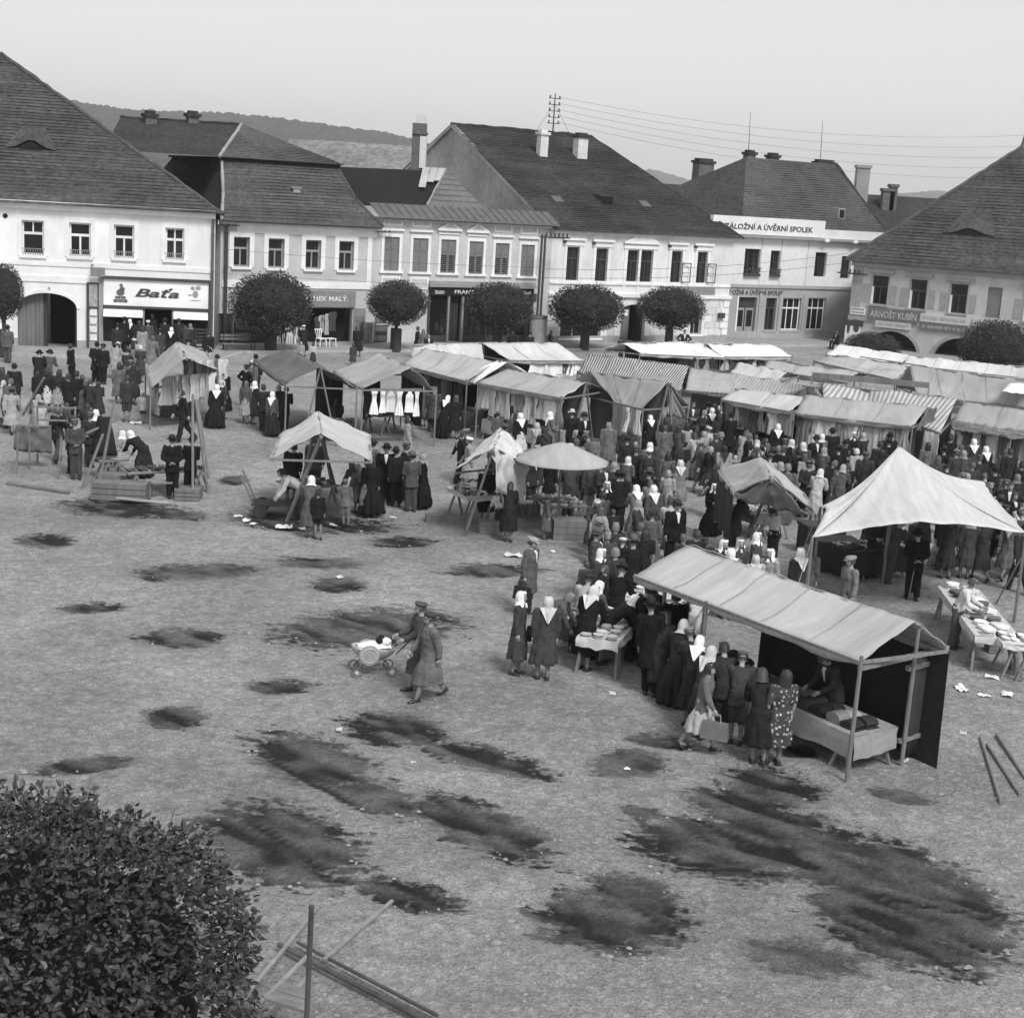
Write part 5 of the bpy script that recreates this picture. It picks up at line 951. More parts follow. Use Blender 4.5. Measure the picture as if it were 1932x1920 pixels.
def garment_mesh(kind, seed):
    rr_ = random.Random(seed); m = MB()
    if kind == 'dress':
        prof = [(0, .2), (-.08, .24), (-.2, .17), (-.42, .15), (-.7, .26), (-1, .34)]
    elif kind == 'apron': prof = [(0, .12), (-.12, .14), (-.2, .26), (-.6, .3), (-1, .33)]
    elif kind == 'trousers': prof = [(0, .2), (-.3, .22), (-.6, .2), (-1, .17)]
    else: prof = [(0, .16), (-.04, .32), (-.25, .36), (-.4, .26), (-1, .3)]
    n = 12
    for side in (0, 1):
        k = len(m.v)
        for z, w_ in prof:
            for i in range(n+1):
                s_ = i/n*2-1; m.v.append((s_*w_, (.035+.05*abs(z))*(1-s_*s_)**.5*(1 if side else -1)*(.6+.4*math.sin(s_*9+seed)), z+.012*math.sin(s_*7+seed)))
        for j in range(len(prof)-1):
            for i in range(n): a = k+j*(n+1)+i; m.f.append((a, a+1, a+n+2, a+n+1)); m.m.append(0)
    return m.mesh(kind, smooth=True)
_gar = {}
def hang(a, b_, n, kinds, ln, label, group, shades, seed=0, wd=None):
    """garments on hangers along a rail from a to b_"""
    rr_ = random.Random(seed); a, b_ = Vector(a), Vector(b_); an = math.atan2(b_.y-a.y, b_.x-a.x)
    for i in range(n):
        k = rr_.choice(kinds); s_ = rr_.randint(0, 2)
        if (k, s_) not in _gar: _gar[(k, s_)] = garment_mesh(k, s_); _gar[(k, s_)].materials.append(M_CLOTH)
        p = a.lerp(b_, (i+.5)/n+rr_.uniform(-.15, .15)/n)-Vector((0, 0, .04)); l_ = ln*rr_.uniform(.8, 1.1)
        nm = {'dress': 'dress', 'apron': 'apron', 'trousers': 'trousers', 'coat': 'coat'}[k]
        o = link(nm, _gar[(k, s_)], None, None, p, an+rr_.uniform(-.5, .5), label=label, cat='garment', group=group); o.scale = (wd or .9, .9, l_); col(o, rr_.choice(shades)*rr_.uniform(.85, 1.15)); NAMED.append((o, label, k, group, 0))
def lerp3(a, b_, t): return Vector(a).lerp(Vector(b_), t)
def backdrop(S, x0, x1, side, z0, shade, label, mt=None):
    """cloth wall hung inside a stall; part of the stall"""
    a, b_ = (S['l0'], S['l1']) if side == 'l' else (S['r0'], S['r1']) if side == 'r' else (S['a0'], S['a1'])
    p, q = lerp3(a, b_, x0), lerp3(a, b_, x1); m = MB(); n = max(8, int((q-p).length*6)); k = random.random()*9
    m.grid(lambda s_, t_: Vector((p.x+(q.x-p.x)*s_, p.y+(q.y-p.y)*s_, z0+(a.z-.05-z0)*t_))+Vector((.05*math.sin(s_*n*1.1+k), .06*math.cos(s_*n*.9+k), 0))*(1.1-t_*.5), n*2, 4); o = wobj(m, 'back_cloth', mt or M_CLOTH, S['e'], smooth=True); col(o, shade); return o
# ---- front stall of cloth rolls
SF = stall('cloth_stall', 'long front stall with pale canvas roof over rolls of dark cloth', ('d', 1300, 1028), ('d', 1727, 1174), ('d', 1196, 1082), ('d', 1622, 1243), ('d', 1330, 1052), ('d', 1788, 1222), zr=2.53, ze=2.1, shade=.42, poles=False, sag=.1, wr=.03, val=.1)
e = SF['e']
for p, z in ((P(1597, 1476), 2.15), (P(1700, 1446), 2.5), (P(1761, 1422), 1.95), (lerp3(SF['l0'], SF['l1'], .36), 2.1), (lerp3(SF['l0'], SF['r0'], .45), 2.3), (lerp3(SF['r0'], SF['r1'], .02), 2.05), (lerp3(SF['r0'], SF['r1'], .45), 2.05), (lerp3(SF['a0'], SF['a1'], .02), 2.5)):
    b = MB(); b.tube([(p.x, p.y, -.05), (p.x+.01, p.y, z)], [.04, .034], 8); wobj(b, 'pole', M_POLE, e)
gl_, gr_ = P(1597, 1476), P(1761, 1422)
b = MB(); b.beam(Vector((gr_.x, gr_.y, .45)), lerp3(gl_, gr_, .55)+Vector((0, 0, .45)), .07, .07); wobj(b, 'cross_bar', M_POLE, e)
b = MB(); b.beam(gl_+Vector((0, 0, 1.95)), gr_+Vector((0, 0, 1.9)), .08, .08); wobj(b, 'cross_bar', M_POLE, e); b = MB(); b.beam(lerp3(gl_, gr_, .55)+Vector((0, 0, 1.72)), gr_+Vector((0, 0, 1.72)), .08, .08); wobj(b, 'cross_bar', M_POLE, e)
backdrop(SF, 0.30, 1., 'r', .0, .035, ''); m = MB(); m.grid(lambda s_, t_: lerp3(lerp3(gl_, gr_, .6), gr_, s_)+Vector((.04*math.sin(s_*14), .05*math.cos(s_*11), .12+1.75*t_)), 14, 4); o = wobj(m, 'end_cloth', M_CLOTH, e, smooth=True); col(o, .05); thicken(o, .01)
uF = (SF['l0']-SF['l1']).to_2d().normalized().to_3d(); nF = Vector((-uF.y, uF.x, 0)); nF = nF if nF.dot(gr_-gl_) > 0 else -nF
ta = gl_+nF*.25+uF*.15; TF = table(ta+uF*4.1, ta, 1.0, .7, 'long cloth-draped table of the front stall with rolls of fabric', cloth=.3, drop=.38)
goods(TF, 24, 'cloth_roll', 'roll of cloth lying on the long front table', 'cloth rolls on the front stall', (.03, .05, .08, .2, .32), 5, x0=.02, x1=.98, y0=.1, y1=1.)
# the table of folded linen beyond its left end
la, lb = P(*D('F', 850, 1010)), P(*D('F', 1180, 560)); la = P(*D('F', 905, 905), .75); lb = P(*D('F', 1235, 520), .75)
lc = P(*D('F', 1100, 925), .75); TL = table((la.x, la.y, 0), (lb.x, lb.y, 0), .8, .75, 'table heaped with white folded linen beyond the front stall', cloth=.6, drop=.16)
goods(TL, 44, 'folded_cloth', 'folded linen stack on the linen table', 'folded linen stacks', (.55, .7, .75, .4), 8, y0=.02, y1=1.)
la2 = P(*D('F', 1440, 790), .8); lb2 = P(*D('F', 1600, 560), .8); TL2 = table((la2.x, la2.y, 0), (lb2.x, lb2.y, 0), .9, .8, 'second linen table under the left end of the front canopy', cloth=.5)
goods(TL2, 12, 'folded_cloth', 'fabric pile under the front canopy end', 'fabric piles on the second linen table', (.5, .7, .12), 9)
# ---- left clothes stall
S1 = stall('clothes_stall', 'small tent stall hung with light clothes near the shoe shop', ('A', 1600, 388), ('A', 1515, 255), ('A', 1292, 648, 1.5), ('A', 1250, 470, 1.5), ('A', 1868, 494), None, zr=2.75, ze=2.0, shade=.4, val=0)
ra_, rb_ = P(*D('A', 1405, 540), 1.95), P(*D('A', 1835, 508), 1.95)
hang(ra_, rb_, 13, ('dress', 'coat', 'apron'), 1.0, 'light garment on the left clothes stall rail', 'clothes of the left clothes stall', (.6, .7, .45, .3), 1)
hang(lerp3(S1['l0'], S1['l1'], .0)+Vector((.25, 0, .1)), lerp3(S1['l0'], S1['l1'], .9)+Vector((.25, 0, .1)), 6, ('dress', 'coat'), 1.0, 'garment on the side of the left clothes stall', 'side clothes of the left clothes stall', (.5, .25), 2)
hang(lerp3(ra_, rb_, .2)+Vector((.2, 1.6, .35)), lerp3(ra_, rb_, .9)+Vector((.2, 1.6, .35)), 8, ('dress', 'coat'), .8, 'garment inside the left clothes stall', 'inner clothes of the left clothes stall', (.4, .12, .6), 3)
T1 = table(P(*D('A', 1345, 905))+Vector((0, .1, 0)), P(*D('A', 1700, 880)), 1., .7, 'low table below the clothes of the left clothes stall', cloth=.2, drop=.6); goods(T1, 8, 'folded_cloth', 'folded clothes on the left clothes stall', 'folded clothes on the left stall', (.5, .3, .65), 4)
# ---- dark tent and its grey neighbour
S2 = stall('dark_tent_stall', 'tent stall with dark fringed canopy between clothes stall and grey tent', ('B', 880, 342), ('B', 620, 197), ('B', 600, 485), ('B', 336, 292), ('B', 1175, 510), None, zr=2.75, ze=2.05, shade=.15, aframe=(0,), val=.08)
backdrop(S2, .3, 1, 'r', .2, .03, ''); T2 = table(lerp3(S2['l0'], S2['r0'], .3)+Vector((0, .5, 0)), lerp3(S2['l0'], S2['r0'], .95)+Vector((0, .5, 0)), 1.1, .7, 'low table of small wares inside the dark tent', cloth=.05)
goods(T2, 22, 'heap', 'small ware heap in the dark tent', 'ware heaps in the dark tent', (.06, .12, .3), 5)
S3 = stall('grey_tent_stall', 'tent stall with mid-grey canopy and white children clothes on its rail', ('B', 1615, 347), ('B', 1360, 237), ('B', 1222, 515), ('B', 986, 382), ('B', 1822, 525), None, zr=2.75, ze=2.05, shade=.33, val=.05)
ra_, rb_ = P(*D('B', 1280, 522), 2.0), P(*D('B', 1700, 522), 2.0)
b = MB(); b.beam(ra_, rb_, .05, .05); wobj(b, 'clothes_rail', M_POLE, S3['e'])
hang(ra_, rb_, 6, ('apron', 'dress'), .85, 'white child garment on the grey tent rail', 'white clothes of the grey tent', (.8, .78), 12, wd=.5)
hang(ra_+Vector((-.3, .9, 0)), ra_+Vector((.1, 3, 0)), 6, ('coat', 'trousers'), 1.2, 'dark coat at the grey tent side', 'dark coats of the grey tent', (.04, .07), 13)
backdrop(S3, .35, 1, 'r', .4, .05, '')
T3 = table(P(*D('B', 1365, 905)), P(*D('B', 1640, 880)), 1.1, .72, 'white-legged table of folded goods before the grey tent', cloth=None); goods(T3, 12, 'folded_cloth', 'folded garment on the white-legged table', 'folded garments on the white-legged table', (.5, .3, .65, .15), 14)
# ---- vendor tent in the middle left
S4 = stall('vendor_tent_stall', 'small A-frame tent stall with light canvas over a fish-bone table, middle left', ('B', 885, 892), ('B', 862, 706), ('B', 475, 1076), ('B', 545, 902), ('B', 1296, 1100), ('B', 1280, 886), zr=2.55, ze=1.95, shade=.45, poles=False, val=.03, sag=.05)
S4['e']['label'] = 'small A-frame tent stall with light canvas and a bending vendor, middle left'
for x0, y0, x1, y1 in ((880, 900, 602, 1600), (885, 900, 1010, 1360), (905, 905, 1000, 1180), (720, 960, 690, 1180)):
    gp = P(*D('B', x1, y1)) if y1 > 1300 else P(*D('B', x1, 1440)); tp_ = S4['a0'] if y1 > 1300 else S4['a1']; b = MB(); b.beam((gp.x, gp.y, 0), tp_-Vector((0, 0, .05)), .08, .06); wobj(b, 'a_frame_leg', M_POLE, S4['e'])
T4 = table(P(*D('B', 700, 1545)), P(*D('B', 1040, 1510)), 1.3, .72, 'rough vendor table under the middle left tent', cloth=None); goods(T4, 20, 'heap', 'heap of small goods on the vendor table', 'heaps on the vendor table', (.12, .3, .6, .06), 15)
# ---- white tent with drape, umbrella stall
S5 = stall('white_tent_stall', 'white pointed tent stall with side drape on two slanting poles', ('C', 800, 1052), ('C', 872, 888), ('C', 455, 1252, 1.75), ('C', 640, 1080, 1.75), ('C', 1085, 1190, 1.9), ('C', 1060, 1042, 1.9), zr=2.6, shade=.6, poles=False, val=0, sag=.1, wr=.05, rail=False)
m = MB(); q0, q1 = S5['r0'], S5['r0']+Vector((0, -.05, -1.15)); sheet(m, S5['a0']+Vector((.1, .05, -1.0)), q1, q0, S5['a0'], 14, 10, .05, .12, 4); o = wobj(m, 'side_drape', M_CANV, S5['e'], smooth=True); col(o, .52); thicken(o, .01)
for (x0, y0), (x1, y1) in (((740, 1260), (555, 1812)), ((838, 1305), (942, 1812))):
    g_ = P(*D('C', x1, y1)); b = MB(); b.tube([g_, S5['a0']-Vector((0, 0, .06))], [.04, .035], 7); wobj(b, 'slanting_pole', M_POLE, S5['e'])
g_ = S5['a1']; 
for s_ in (-.8, .8): b = MB(); b.tube([(g_.x+s_, g_.y+.3, 0), g_-Vector((0, 0, .06))], .035, 7); wobj(b, 'slanting_pole', M_POLE, S5['e'])
T5 = table(P(*D('C', 560, 1730)), P(*D('C', 860, 1720)), 1.5, .8, 'white-edged table of trinkets under the white tent', cloth=.5, drop=.08); goods(T5, 26, 'heap', 'heap of trinkets on the white-edged table', 'trinket heaps', (.1, .25, .5), 16); goods(T5, 1, 'crate', 'white box on the table under the white tent', None, (.8,), 3, x0=.5, x1=.8, y0=.1, y1=.3)
uc = P(*D('C', 1385, 1180), 2.05); ue = empty('market_umbrella', (uc.x, uc.y, 0), .2, label='large grey market umbrella over a fruit table', cat='umbrella')
m = MB(); nR = 10; Ru = 1.3
def um_(s_, t_):
    a = s_*2*math.pi; r_ = Ru*t_*(1-.05*abs(math.sin(a*nR/2))*t_); return (r_*math.cos(a), r_*math.sin(a), 2.6-.5*t_**1.15-.02*abs(math.sin(a*nR/2))*t_)
m.grid(um_, 60, 8); o = m.obj('canopy', M_CANV, ue, smooth=True); col(o, .38); thicken(o, .01)
m = MB(); m.tube([(0, 0, -.05), (0, 0, 2.72)], .028, 8); m.obj('pole', M_POLE, ue)
for i in range(nR): a = (i)*2*math.pi/nR; m = MB(); m.tube([(0, 0, 2.56), (Ru*.5*math.cos(a), Ru*.5*math.sin(a), 2.33), (Ru*math.cos(a), Ru*math.sin(a), 2.06)], .008, 4); m.obj('rib', M_IRON, ue)
T6 = table(P(*D('C', 1290, 1790)), P(*D('C', 1610, 1775)), 1.6, .72, 'fruit table under the market umbrella', cloth=None); goods(T6, 24, 'heap', 'fruit heap under the umbrella', 'fruit heaps under the umbrella', (.5, .65, .2, .3), 17); goods(T6, 3, 'folded_cloth', 'white paper stack on the fruit table', 'paper stacks on the fruit table', (.75,), 18, x0=.0, x1=1., y0=.0, y1=.14)
# ---- long rows behind
G_ROW = 'canvas stalls in the rows behind'
def row(label, *a, goodsn=0, **k):
    dzs = []      # eave height that lets the visible slope come about 1.25 m towards the square from the ridge
    for q, l in ((a[0], a[2]), (a[1], a[3])):
        A = P(*D(*q[:3]), 2.6)
        lo, hi = -.6, 1.6
        for _ in range(30):
            md = (lo+hi)/2; E_ = P(*D(*l[:3]), 2.6-md)
            if (E_.to_2d().length-A.to_2d().length) < -1.25: lo = md
            else: hi = md
        dzs.append(lo)
    dz = min(1.1, max(.22, sum(dzs)/2)); k.setdefault('zr', 2.3+dz/2); k.setdefault('ze', 2.3-dz/2)
    S = stall('row_stall', label, *a, group=G_ROW, **k); return S
R1 = row('pale canvas stall at the back before the ironmonger, left of two', ('C', 130, 166), ('C', 700, 152), ('C', 95, 262), ('C', 720, 302), shade=.5)
R2 = row('pale canvas stall at the back with white garments under its eave', ('C', 705, 152), ('C', 1340, 156), ('C', 930, 296), ('C', 1592, 300), shade=.52)
R3 = row('grey canvas stall just right of the grey tent', ('C', 205, 208), ('C', 830, 316), ('C', 22, 336), ('C', 575, 476), shade=.4)
R3b = row('narrow bright white canvas strip between two grey stalls', ('C', 822, 308), ('C', 925, 322), ('C', 535, 466), ('C', 642, 490), shade=.74, poles=False, val=.06)
R4 = row('grey canvas stall with hanging dresses in the middle of the front row', ('C', 915, 380), ('C', 1600, 492), ('C', 672, 490), ('C', 1388, 618), shade=.34, aframe=(1,))
R5 = row('darker grey canvas stall with sagging draped right end', ('D', 120, 395), ('D', 800, 492), ('D', 335, 655), ('D', 585, 714), shade=.27, aframe=(1,), sag=.14)
R6 = row('boldly striped canvas stall behind the draped grey one', ('D', 125, 247), ('D', 975, 352), ('D', 20, 402), ('D', 905, 560), mt=M_STR1)
R7 = row('faintly striped pale canvas stall right of the bold stripes', ('D', 990, 362), ('E', 290, 472), ('D', 950, 552), ('E', 130, 560), mt=M_STR2, poles=False)
R8 = row('plain pale canvas stall in front of the faint stripes', ('D', 1405, 545), ('E', 240, 562), ('D', 1258, 632), ('E', 128, 665), shade=.46)
R9 = row('wide plain grey canvas stall with a lifted right flap', ('E', 246, 546), ('E', 1182, 636), ('E', 150, 676), ('E', 1068, 782), shade=.34)
R10 = row('broad striped canvas stall behind the wide grey one', ('E', 368, 450), ('E', 1412, 572), ('E', 330, 515), ('E', 1282, 828), mt=M_STR3, poles=False)
R11 = row('grey canvas stall with rumpled cloth along its eave at the right edge', ('E', 1470, 600), ('E', 2080, 680), ('E', 1368, 765), ('E', 2020, 860), shade=.32)
R12 = row('bright white canvas stall nearest the arcaded house', ('E', 500, 152), ('E', 1040, 236), ('E', 400, 226), ('E', 986, 298), shade=.66)
R13 = row('long rumpled pale canvas stall before the arches', ('E', 1042, 240), ('E', 2080, 345), ('E', 986, 300), ('E', 2060, 420), shade=.55, wr=.06)
R14 = row('light grey canvas stall with a pole lying on it', ('E', 470, 236), ('E', 1050, 312), ('E', 302, 274), ('E', 935, 420), shade=.42)
R15 = row('broad grey canvas stall with a white cloth patch on top', ('E', 1040, 318), ('E', 2080, 440), ('E', 1095, 540), ('E', 2060, 640), shade=.33)
R16 = row('bright white canvas stall before the cream house, left of two', ('D', 410, 157), ('D', 1060, 147), ('D', 556, 240), ('D', 1290, 272), shade=.7)
R17 = row('bright white canvas stall before the bank, right of two', ('D', 1132, 166), ('D', 1672, 166), ('D', 1250, 266), ('D', 1866, 266), shade=.72)
R18 = row('pale canvas stall behind the faint stripes', ('D', 1408, 326), ('E', 100, 360), ('D', 1332, 402), ('E', 0, 440), shade=.48)
R19 = row('small grey canvas stall right behind the pale one', ('D', 1660, 306), ('E', 650, 362), ('D', 1620, 372), ('E', 560, 440), shade=.36, poles=False)
m = MB(); q = [P(*D('E', *p), 2.62) for p in ((1850, 420), (2040, 445), (1990, 535), (1762, 512))]; sheet(m, q[3], q[2], q[1], q[0], 6, 4, -.04, .02, 3); o = wobj(m, 'white_patch', M_CANV, R15['e'], smooth=True); col(o, .82); thicken(o, .02)
m = MB(); a, b_ = P(*D('E', 660, 246), 2.66), P(*D('E', 1180, 322), 2.66); m.tube([a, b_], .03, 6); m.obj('pole', M_POLE, label='loose wooden pole lying on the light grey canvas before the arches', cat='pole')
m = MB(); a, b_ = P(*D('E', 290, 388), 2.7), P(*D('E', 1195, 468), 2.7); be = empty('bare_stall_frame', (a.x, a.y, 0), 0, label='bare wooden stall frame with a long plank between the canvas rows', cat='frame'); m.beam(a, b_, .1, .22); wobj(m, 'plank', M_WOOD, be)
for p in (a, b_, lerp3(a, b_, .42)):
    for s_ in (-.6, .6): m = MB(); m.beam((p.x+s_*.3, p.y+s_, 0), p, .06, .06); wobj(m, 'leg', M_POLE, be)
m = MB(); sheet(m, R9['l1']+Vector((.1, .1, -.2)), R9['l1']+Vector((.9, 1., -.25)), R9['a1']+Vector((.35, .2, -.1)), R9['a1'], 8, 6, .1, .1, 6); o = wobj(m, 'lifted_flap', M_CANV, R9['e'], smooth=True); col(o, .12); thicken(o, .01)
for S, dx in ((R5, .9),):
    m = MB(); sheet(m, S['r1']+Vector((0, -.2, -.5)), S['l1']+Vector((.9, .9, -.35)), S['a1'], S['a1'], 12, 8, .1, .12, 2); o = wobj(m, 'draped_end', M_CANV, S['e'], smooth=True); col(o, .27); thicken(o, .01)
m = MB(); a, b_ = R11['l0'], R11['l1']; m.grid(lambda s_, t_: lerp3(a, b_, s_)+Vector((0, -.12+.2*t_, -.18+.3*t_+.12*noise.noise((s_*9, t_*2, 1))+.06*noise.noise((s_*25, t_*3, 4)))), 50, 5); o = wobj(m, 'rumpled_cloth', M_CANV, R11['e'], smooth=True); col(o, .2); thicken(o, .02)
# things under the row stalls: goods, hung clothes, back cloths
def fit(S, zt=.75, in_=.35, nm='', cl=.12, n=14, kind='folded_cloth', sh=(.3, .5, .1), seed=1, x0=.06, x1=.94):
    a, b_ = lerp3(S['l0'], S['l1'], x0), lerp3(S['l0'], S['l1'], x1); d_ = (S['a0']-S['l0']).to_2d().normalized().to_3d()*in_; t = table(a+d_, b_+d_, .9, zt, 'goods table of the '+nm, cloth=cl, drop=.5, group='goods tables in the canvas rows'); goods(t, n, kind, 'goods of the '+nm, 'goods of the '+nm, sh, seed)
def hung(S, nm, n, ln, sh, seed, x0=.05, x1=.95, kinds=('dress', 'coat'), off=.15, dz=0):
    d_ = (S['a0']-S['l0']).to_2d().normalized().to_3d()*off; up = Vector((0, 0, -.05+dz)); hang(lerp3(S['l0'], S['l1'], x0)+d_+up, lerp3(S['l0'], S['l1'], x1)+d_+up, n, kinds, ln, 'garment under the '+nm, 'clothes under the '+nm, sh, seed)
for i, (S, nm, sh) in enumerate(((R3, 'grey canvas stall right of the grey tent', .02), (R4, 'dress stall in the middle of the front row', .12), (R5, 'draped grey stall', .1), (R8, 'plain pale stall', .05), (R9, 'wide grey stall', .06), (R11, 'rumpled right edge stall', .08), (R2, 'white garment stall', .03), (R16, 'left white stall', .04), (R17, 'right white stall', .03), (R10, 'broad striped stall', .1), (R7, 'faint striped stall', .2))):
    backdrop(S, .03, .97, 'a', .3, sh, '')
fit(R3, nm='grey stall right of the grey tent', seed=21, n=10, sh=(.05, .1)); fit(R4, nm='middle dress stall', seed=22, n=24, kind='heap', sh=(.5, .6, .2), cl=.3, in_=.1); fit(R5, nm='draped grey stall', seed=23, n=10, sh=(.2, .5)); fit(R8, nm='plain pale stall', seed=24, sh=(.1, .3)); fit(R9, nm='wide grey stall', seed=25, n=18, sh=(.1, .4)); fit(R11, nm='right edge stall', seed=26, n=14, sh=(.2, .5))
hung(R4, 'dress stall of the front row', 16, 1.0, (.5, .35, .2, .6), 31, .0, .98); hung(R3, 'grey stall right of the grey tent', 9, 1.0, (.05, .12), 32, .2, .9, ('coat', 'trousers')); hung(R5, 'draped grey stall', 7, 1.0, (.7, .4, .25), 33, .1, 1.); hung(R8, 'plain pale stall', 8, 1.0, (.1, .5, .06, .2), 34)
hung(R9, 'wide grey stall', 22, 1.1, (.1, .3, .2, .5), 35); hung(R2, 'white garment stall', 12, .6, (.75, .8, .1), 36, .3, .98, ('apron', 'dress')); hung(R11, 'right edge stall', 12, 1.0, (.1, .3, .5), 37); hung(R10, 'broad striped stall', 7, 1.3, (.6, .75, .1), 38, .72, 1., ('trousers', 'coat')); hung(R17, 'right white stall', 9, .7, (.04, .06, .5), 39); hung(R16, 'left white stall', 6, .7, (.04, .3), 40, .5, .95)
# ---- small pointed tent and the big pyramid tent on the right
S20 = stall('pointed_tent_stall', 'pointed grey tent stall with scalloped front left of the big pyramid tent', ('D', 1690, 1312), ('D', 1602, 1136), ('D', 1372, 1440), ('D', 1226, 1242), ('E', 305, 1432), ('E', 222, 1290), zr=2.65, ze=1.95, shade=.38, poles=False, val=.12, sag=.08, wr=.04, rail=False)
for x, y in ((1490, 1812), (1765, 1812)): g_ = P(*D('D', x, y)); b = MB(); b.beam(g_, S20['a0']-Vector((0, 0, .1)), .07, .05); wobj(b, 'a_frame_leg', M_POLE, S20['e'])
for s_ in (-.7, .7): g_ = S20['a1']; b = MB(); b.beam((g_.x+s_, g_.y+.2, 0), g_-Vector((0, 0, .1)), .07, .05); wobj(b, 'a_frame_leg', M_POLE, S20['e'])
m = MB(); sheet(m, S20['l0']+Vector((0, 0, -.15)), S20['r0']+Vector((0, 0, -.15)), S20['a0'], S20['a0'], 16, 8, .05, .1, 8); o = wobj(m, 'gable_cloth', M_CANV, S20['e'], smooth=True); col(o, .3); thicken(o, .01)
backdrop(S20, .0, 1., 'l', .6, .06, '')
T20 = table(P(*D('D', 1520, 1850)), P(*D('D', 1830, 1835)), 1.3, .75, 'goods table under the pointed grey tent', cloth=.1); goods(T20, 16, 'heap', 'ware heap under the pointed tent', 'ware heaps under the pointed tent', (.1, .3, .6), 41)
ap_ = P(*D('E', 962, 938), 3.5); cz = 2.25; c1 = P(*D('E', 290, 1645), 2.15); c2 = P(*D('H', 1390, 200), 2.15); c3 = P(*D('E', 1622, 1212), 2.3); c4 = P(*D('E', 352, 1412), 2.3)
be = empty('pyramid_tent_stall', (ap_.x, ap_.y, 0), 0, label='big pale pyramid tent with taut concave edges on the right', cat='tent')
m = MB()
def tent_face(p, q, seed):
    def fn(s_, t_):
        b = p.lerp(q, s_); b = b+(ap_-b)*.10*math.sin(math.pi*s_)+Vector((0, 0, .06*math.sin(math.pi*s_))); v = b.lerp(ap_, t_); k = math.sin(math.pi*t_)*(.22); v.z -= k; f_ = noise.noise((s_*9+seed, t_*1.3, seed))*.05*(1-t_)+.03*math.sin(s_*28)*t_*(1-t_)*2; v.z += f_; return v
    m.grid(fn, 30, 14)
tent_face(c1, c2, 1); tent_face(c2, c3, 2); tent_face(c3, c4, 3); tent_face(c4, c1, 4); o = wobj(m, 'canopy', M_CANV, be, smooth=True); col(o, .52); thicken(o, .01)
m = MB(); m.tube([(ap_.x, ap_.y, 0), ap_], .05, 8); wobj(m, 'centre_pole', M_POLE, be)
for p in (c1, c2, c3, c4): dv = (p-ap_).to_2d().normalized().to_3d(); m = MB(); m.tube([p, p+dv*1.3-Vector((0, 0, p.z-.02))], .012, 5); wobj(m, 'guy_rope', M_POLE, be); m = MB(); m.tube([(p.x, p.y, 0), p], .035, 7); wobj(m, 'pole', M_POLE, be)
m = MB(); m.tube([P(*D('H', 1200, 645)), P(*D('H', 1376, 320), 1.5)], .025, 6); wobj(m, 'slanting_pole', M_POLE, be)
T21 = table(P(*D('H', 300, 500)), P(*D('H', 640, 470)), 1., .75, 'dark goods table under the left side of the pyramid tent', cloth=.04, drop=.6); goods(T21, 12, 'heap', 'ware heap under the pyramid tent', 'wares under the pyramid tent', (.06, .2, .4), 42)
for k, (x, y) in enumerate(((200, 400), (120, 300))): p = P(*D('H', x, y+20)); m = MB(); m.box(-.55, .55, -.35, .35, 0, .72); ch = m.obj('chest', M_WOODD, loc=p, rot=.2, label='dark wooden chest left of the pyramid tent, %s of two' % ('nearer', 'farther')[k], cat='chest'); m = MB(); m.box(-.58, .58, -.38, .38, .72, .8); m.obj('lid', M_WOODD, ch)
# ---- long table of white goods on the right
pa, pb = P(*D('H', 1000, 880), .78), P(*D('H', 850, 520), .78); tA = P(*D('H', 1080, 830), .78); tB = P(*D('H', 850, 530), .78)
TR = table((tB.x, tB.y, 0), (tA.x, tA.y, 0), .9, .78, 'trestle table of white goods behind the man in a white shirt', cloth=.5, drop=.12); goods(TR, 22, 'folded_cloth', 'white parcel on the right trestle table', 'white parcels on the right trestle table', (.75, .6, .8, .15), 43)
tC, tD = P(*D('H', 1250, 880), .78), P(*D('H', 1500, 900), .78); TR2 = table((tC.x, tC.y, 0), (tD.x, tD.y, 0), .8, .78, 'second trestle table of white goods cut by the right edge', cloth=.6, drop=.1); goods(TR2, 8, 'folded_cloth', 'white parcel on the table cut by the right edge', 'white parcels at the right edge', (.75, .8), 44)
goods(TR, 1, 'pot', 'dark cylindrical tin on the right trestle table', None, (.06,), 4, x0=.55, x1=.75, y0=.2, y1=.5)
# ---- unfinished stands of the left foreground
le = empty('cloth_stand', P(*D('A', 260, 1390)), 0, label='bare wooden frame with a cloth hung over its front, far left', cat='stand')
fr_ = [P(*D('A', 165, 1400)), P(*D('A', 460, 1420))]
for (x, y), z in (((165, 1390), 1.25), ((530, 1430), 1.25)):
    p = P(*D('A', x, y)); 
    for dx, dy in ((0, 0), (.1, .9)): m = MB(); m.beam((p.x+dx-.1, p.y+dy, 0), (p.x+dx, p.y+dy*.7, z), .05, .05); wobj(m, 'leg', M_POLE, le)
a, b_ = P(*D('A', 135, 968), 1.3), P(*D('A', 440, 975), 1.3); m = MB(); m.beam(a, b_, .05, .05); wobj(m, 'front_rail', M_POLE, le)
m = MB(); sheet(m, a-Vector((.05, .05, .75)), b_-Vector((-.05, .08, .82)), b_, a, 14, 8, -.02, .1, 3); o = wobj(m, 'hung_cloth', M_CLOTH, le, smooth=True); col(o, .13); thicken(o, .01)
for y_, z in ((.9, 1.35), (.9, 1.75)): m = MB(); m.beam(a+Vector((.35, y_, z-1.3)), b_+Vector((.5, y_, z-1.3)), .05, .05); wobj(m, 'rail', M_POLE, le)
for p in (a+Vector((.35, .9, 0)), b_+Vector((.45, .9, 0))): m = MB(); m.beam((p.x, p.y, 0), (p.x, p.y, 1.8), .05, .05); wobj(m, 'post', M_POLE, le)
m = MB(); m.beam(P(*D('A', 195, 880), 1.2), P(*D('A', 380, 560), 2.5), .07, .05); wobj(m, 'leaning_pole', M_POLE, le)
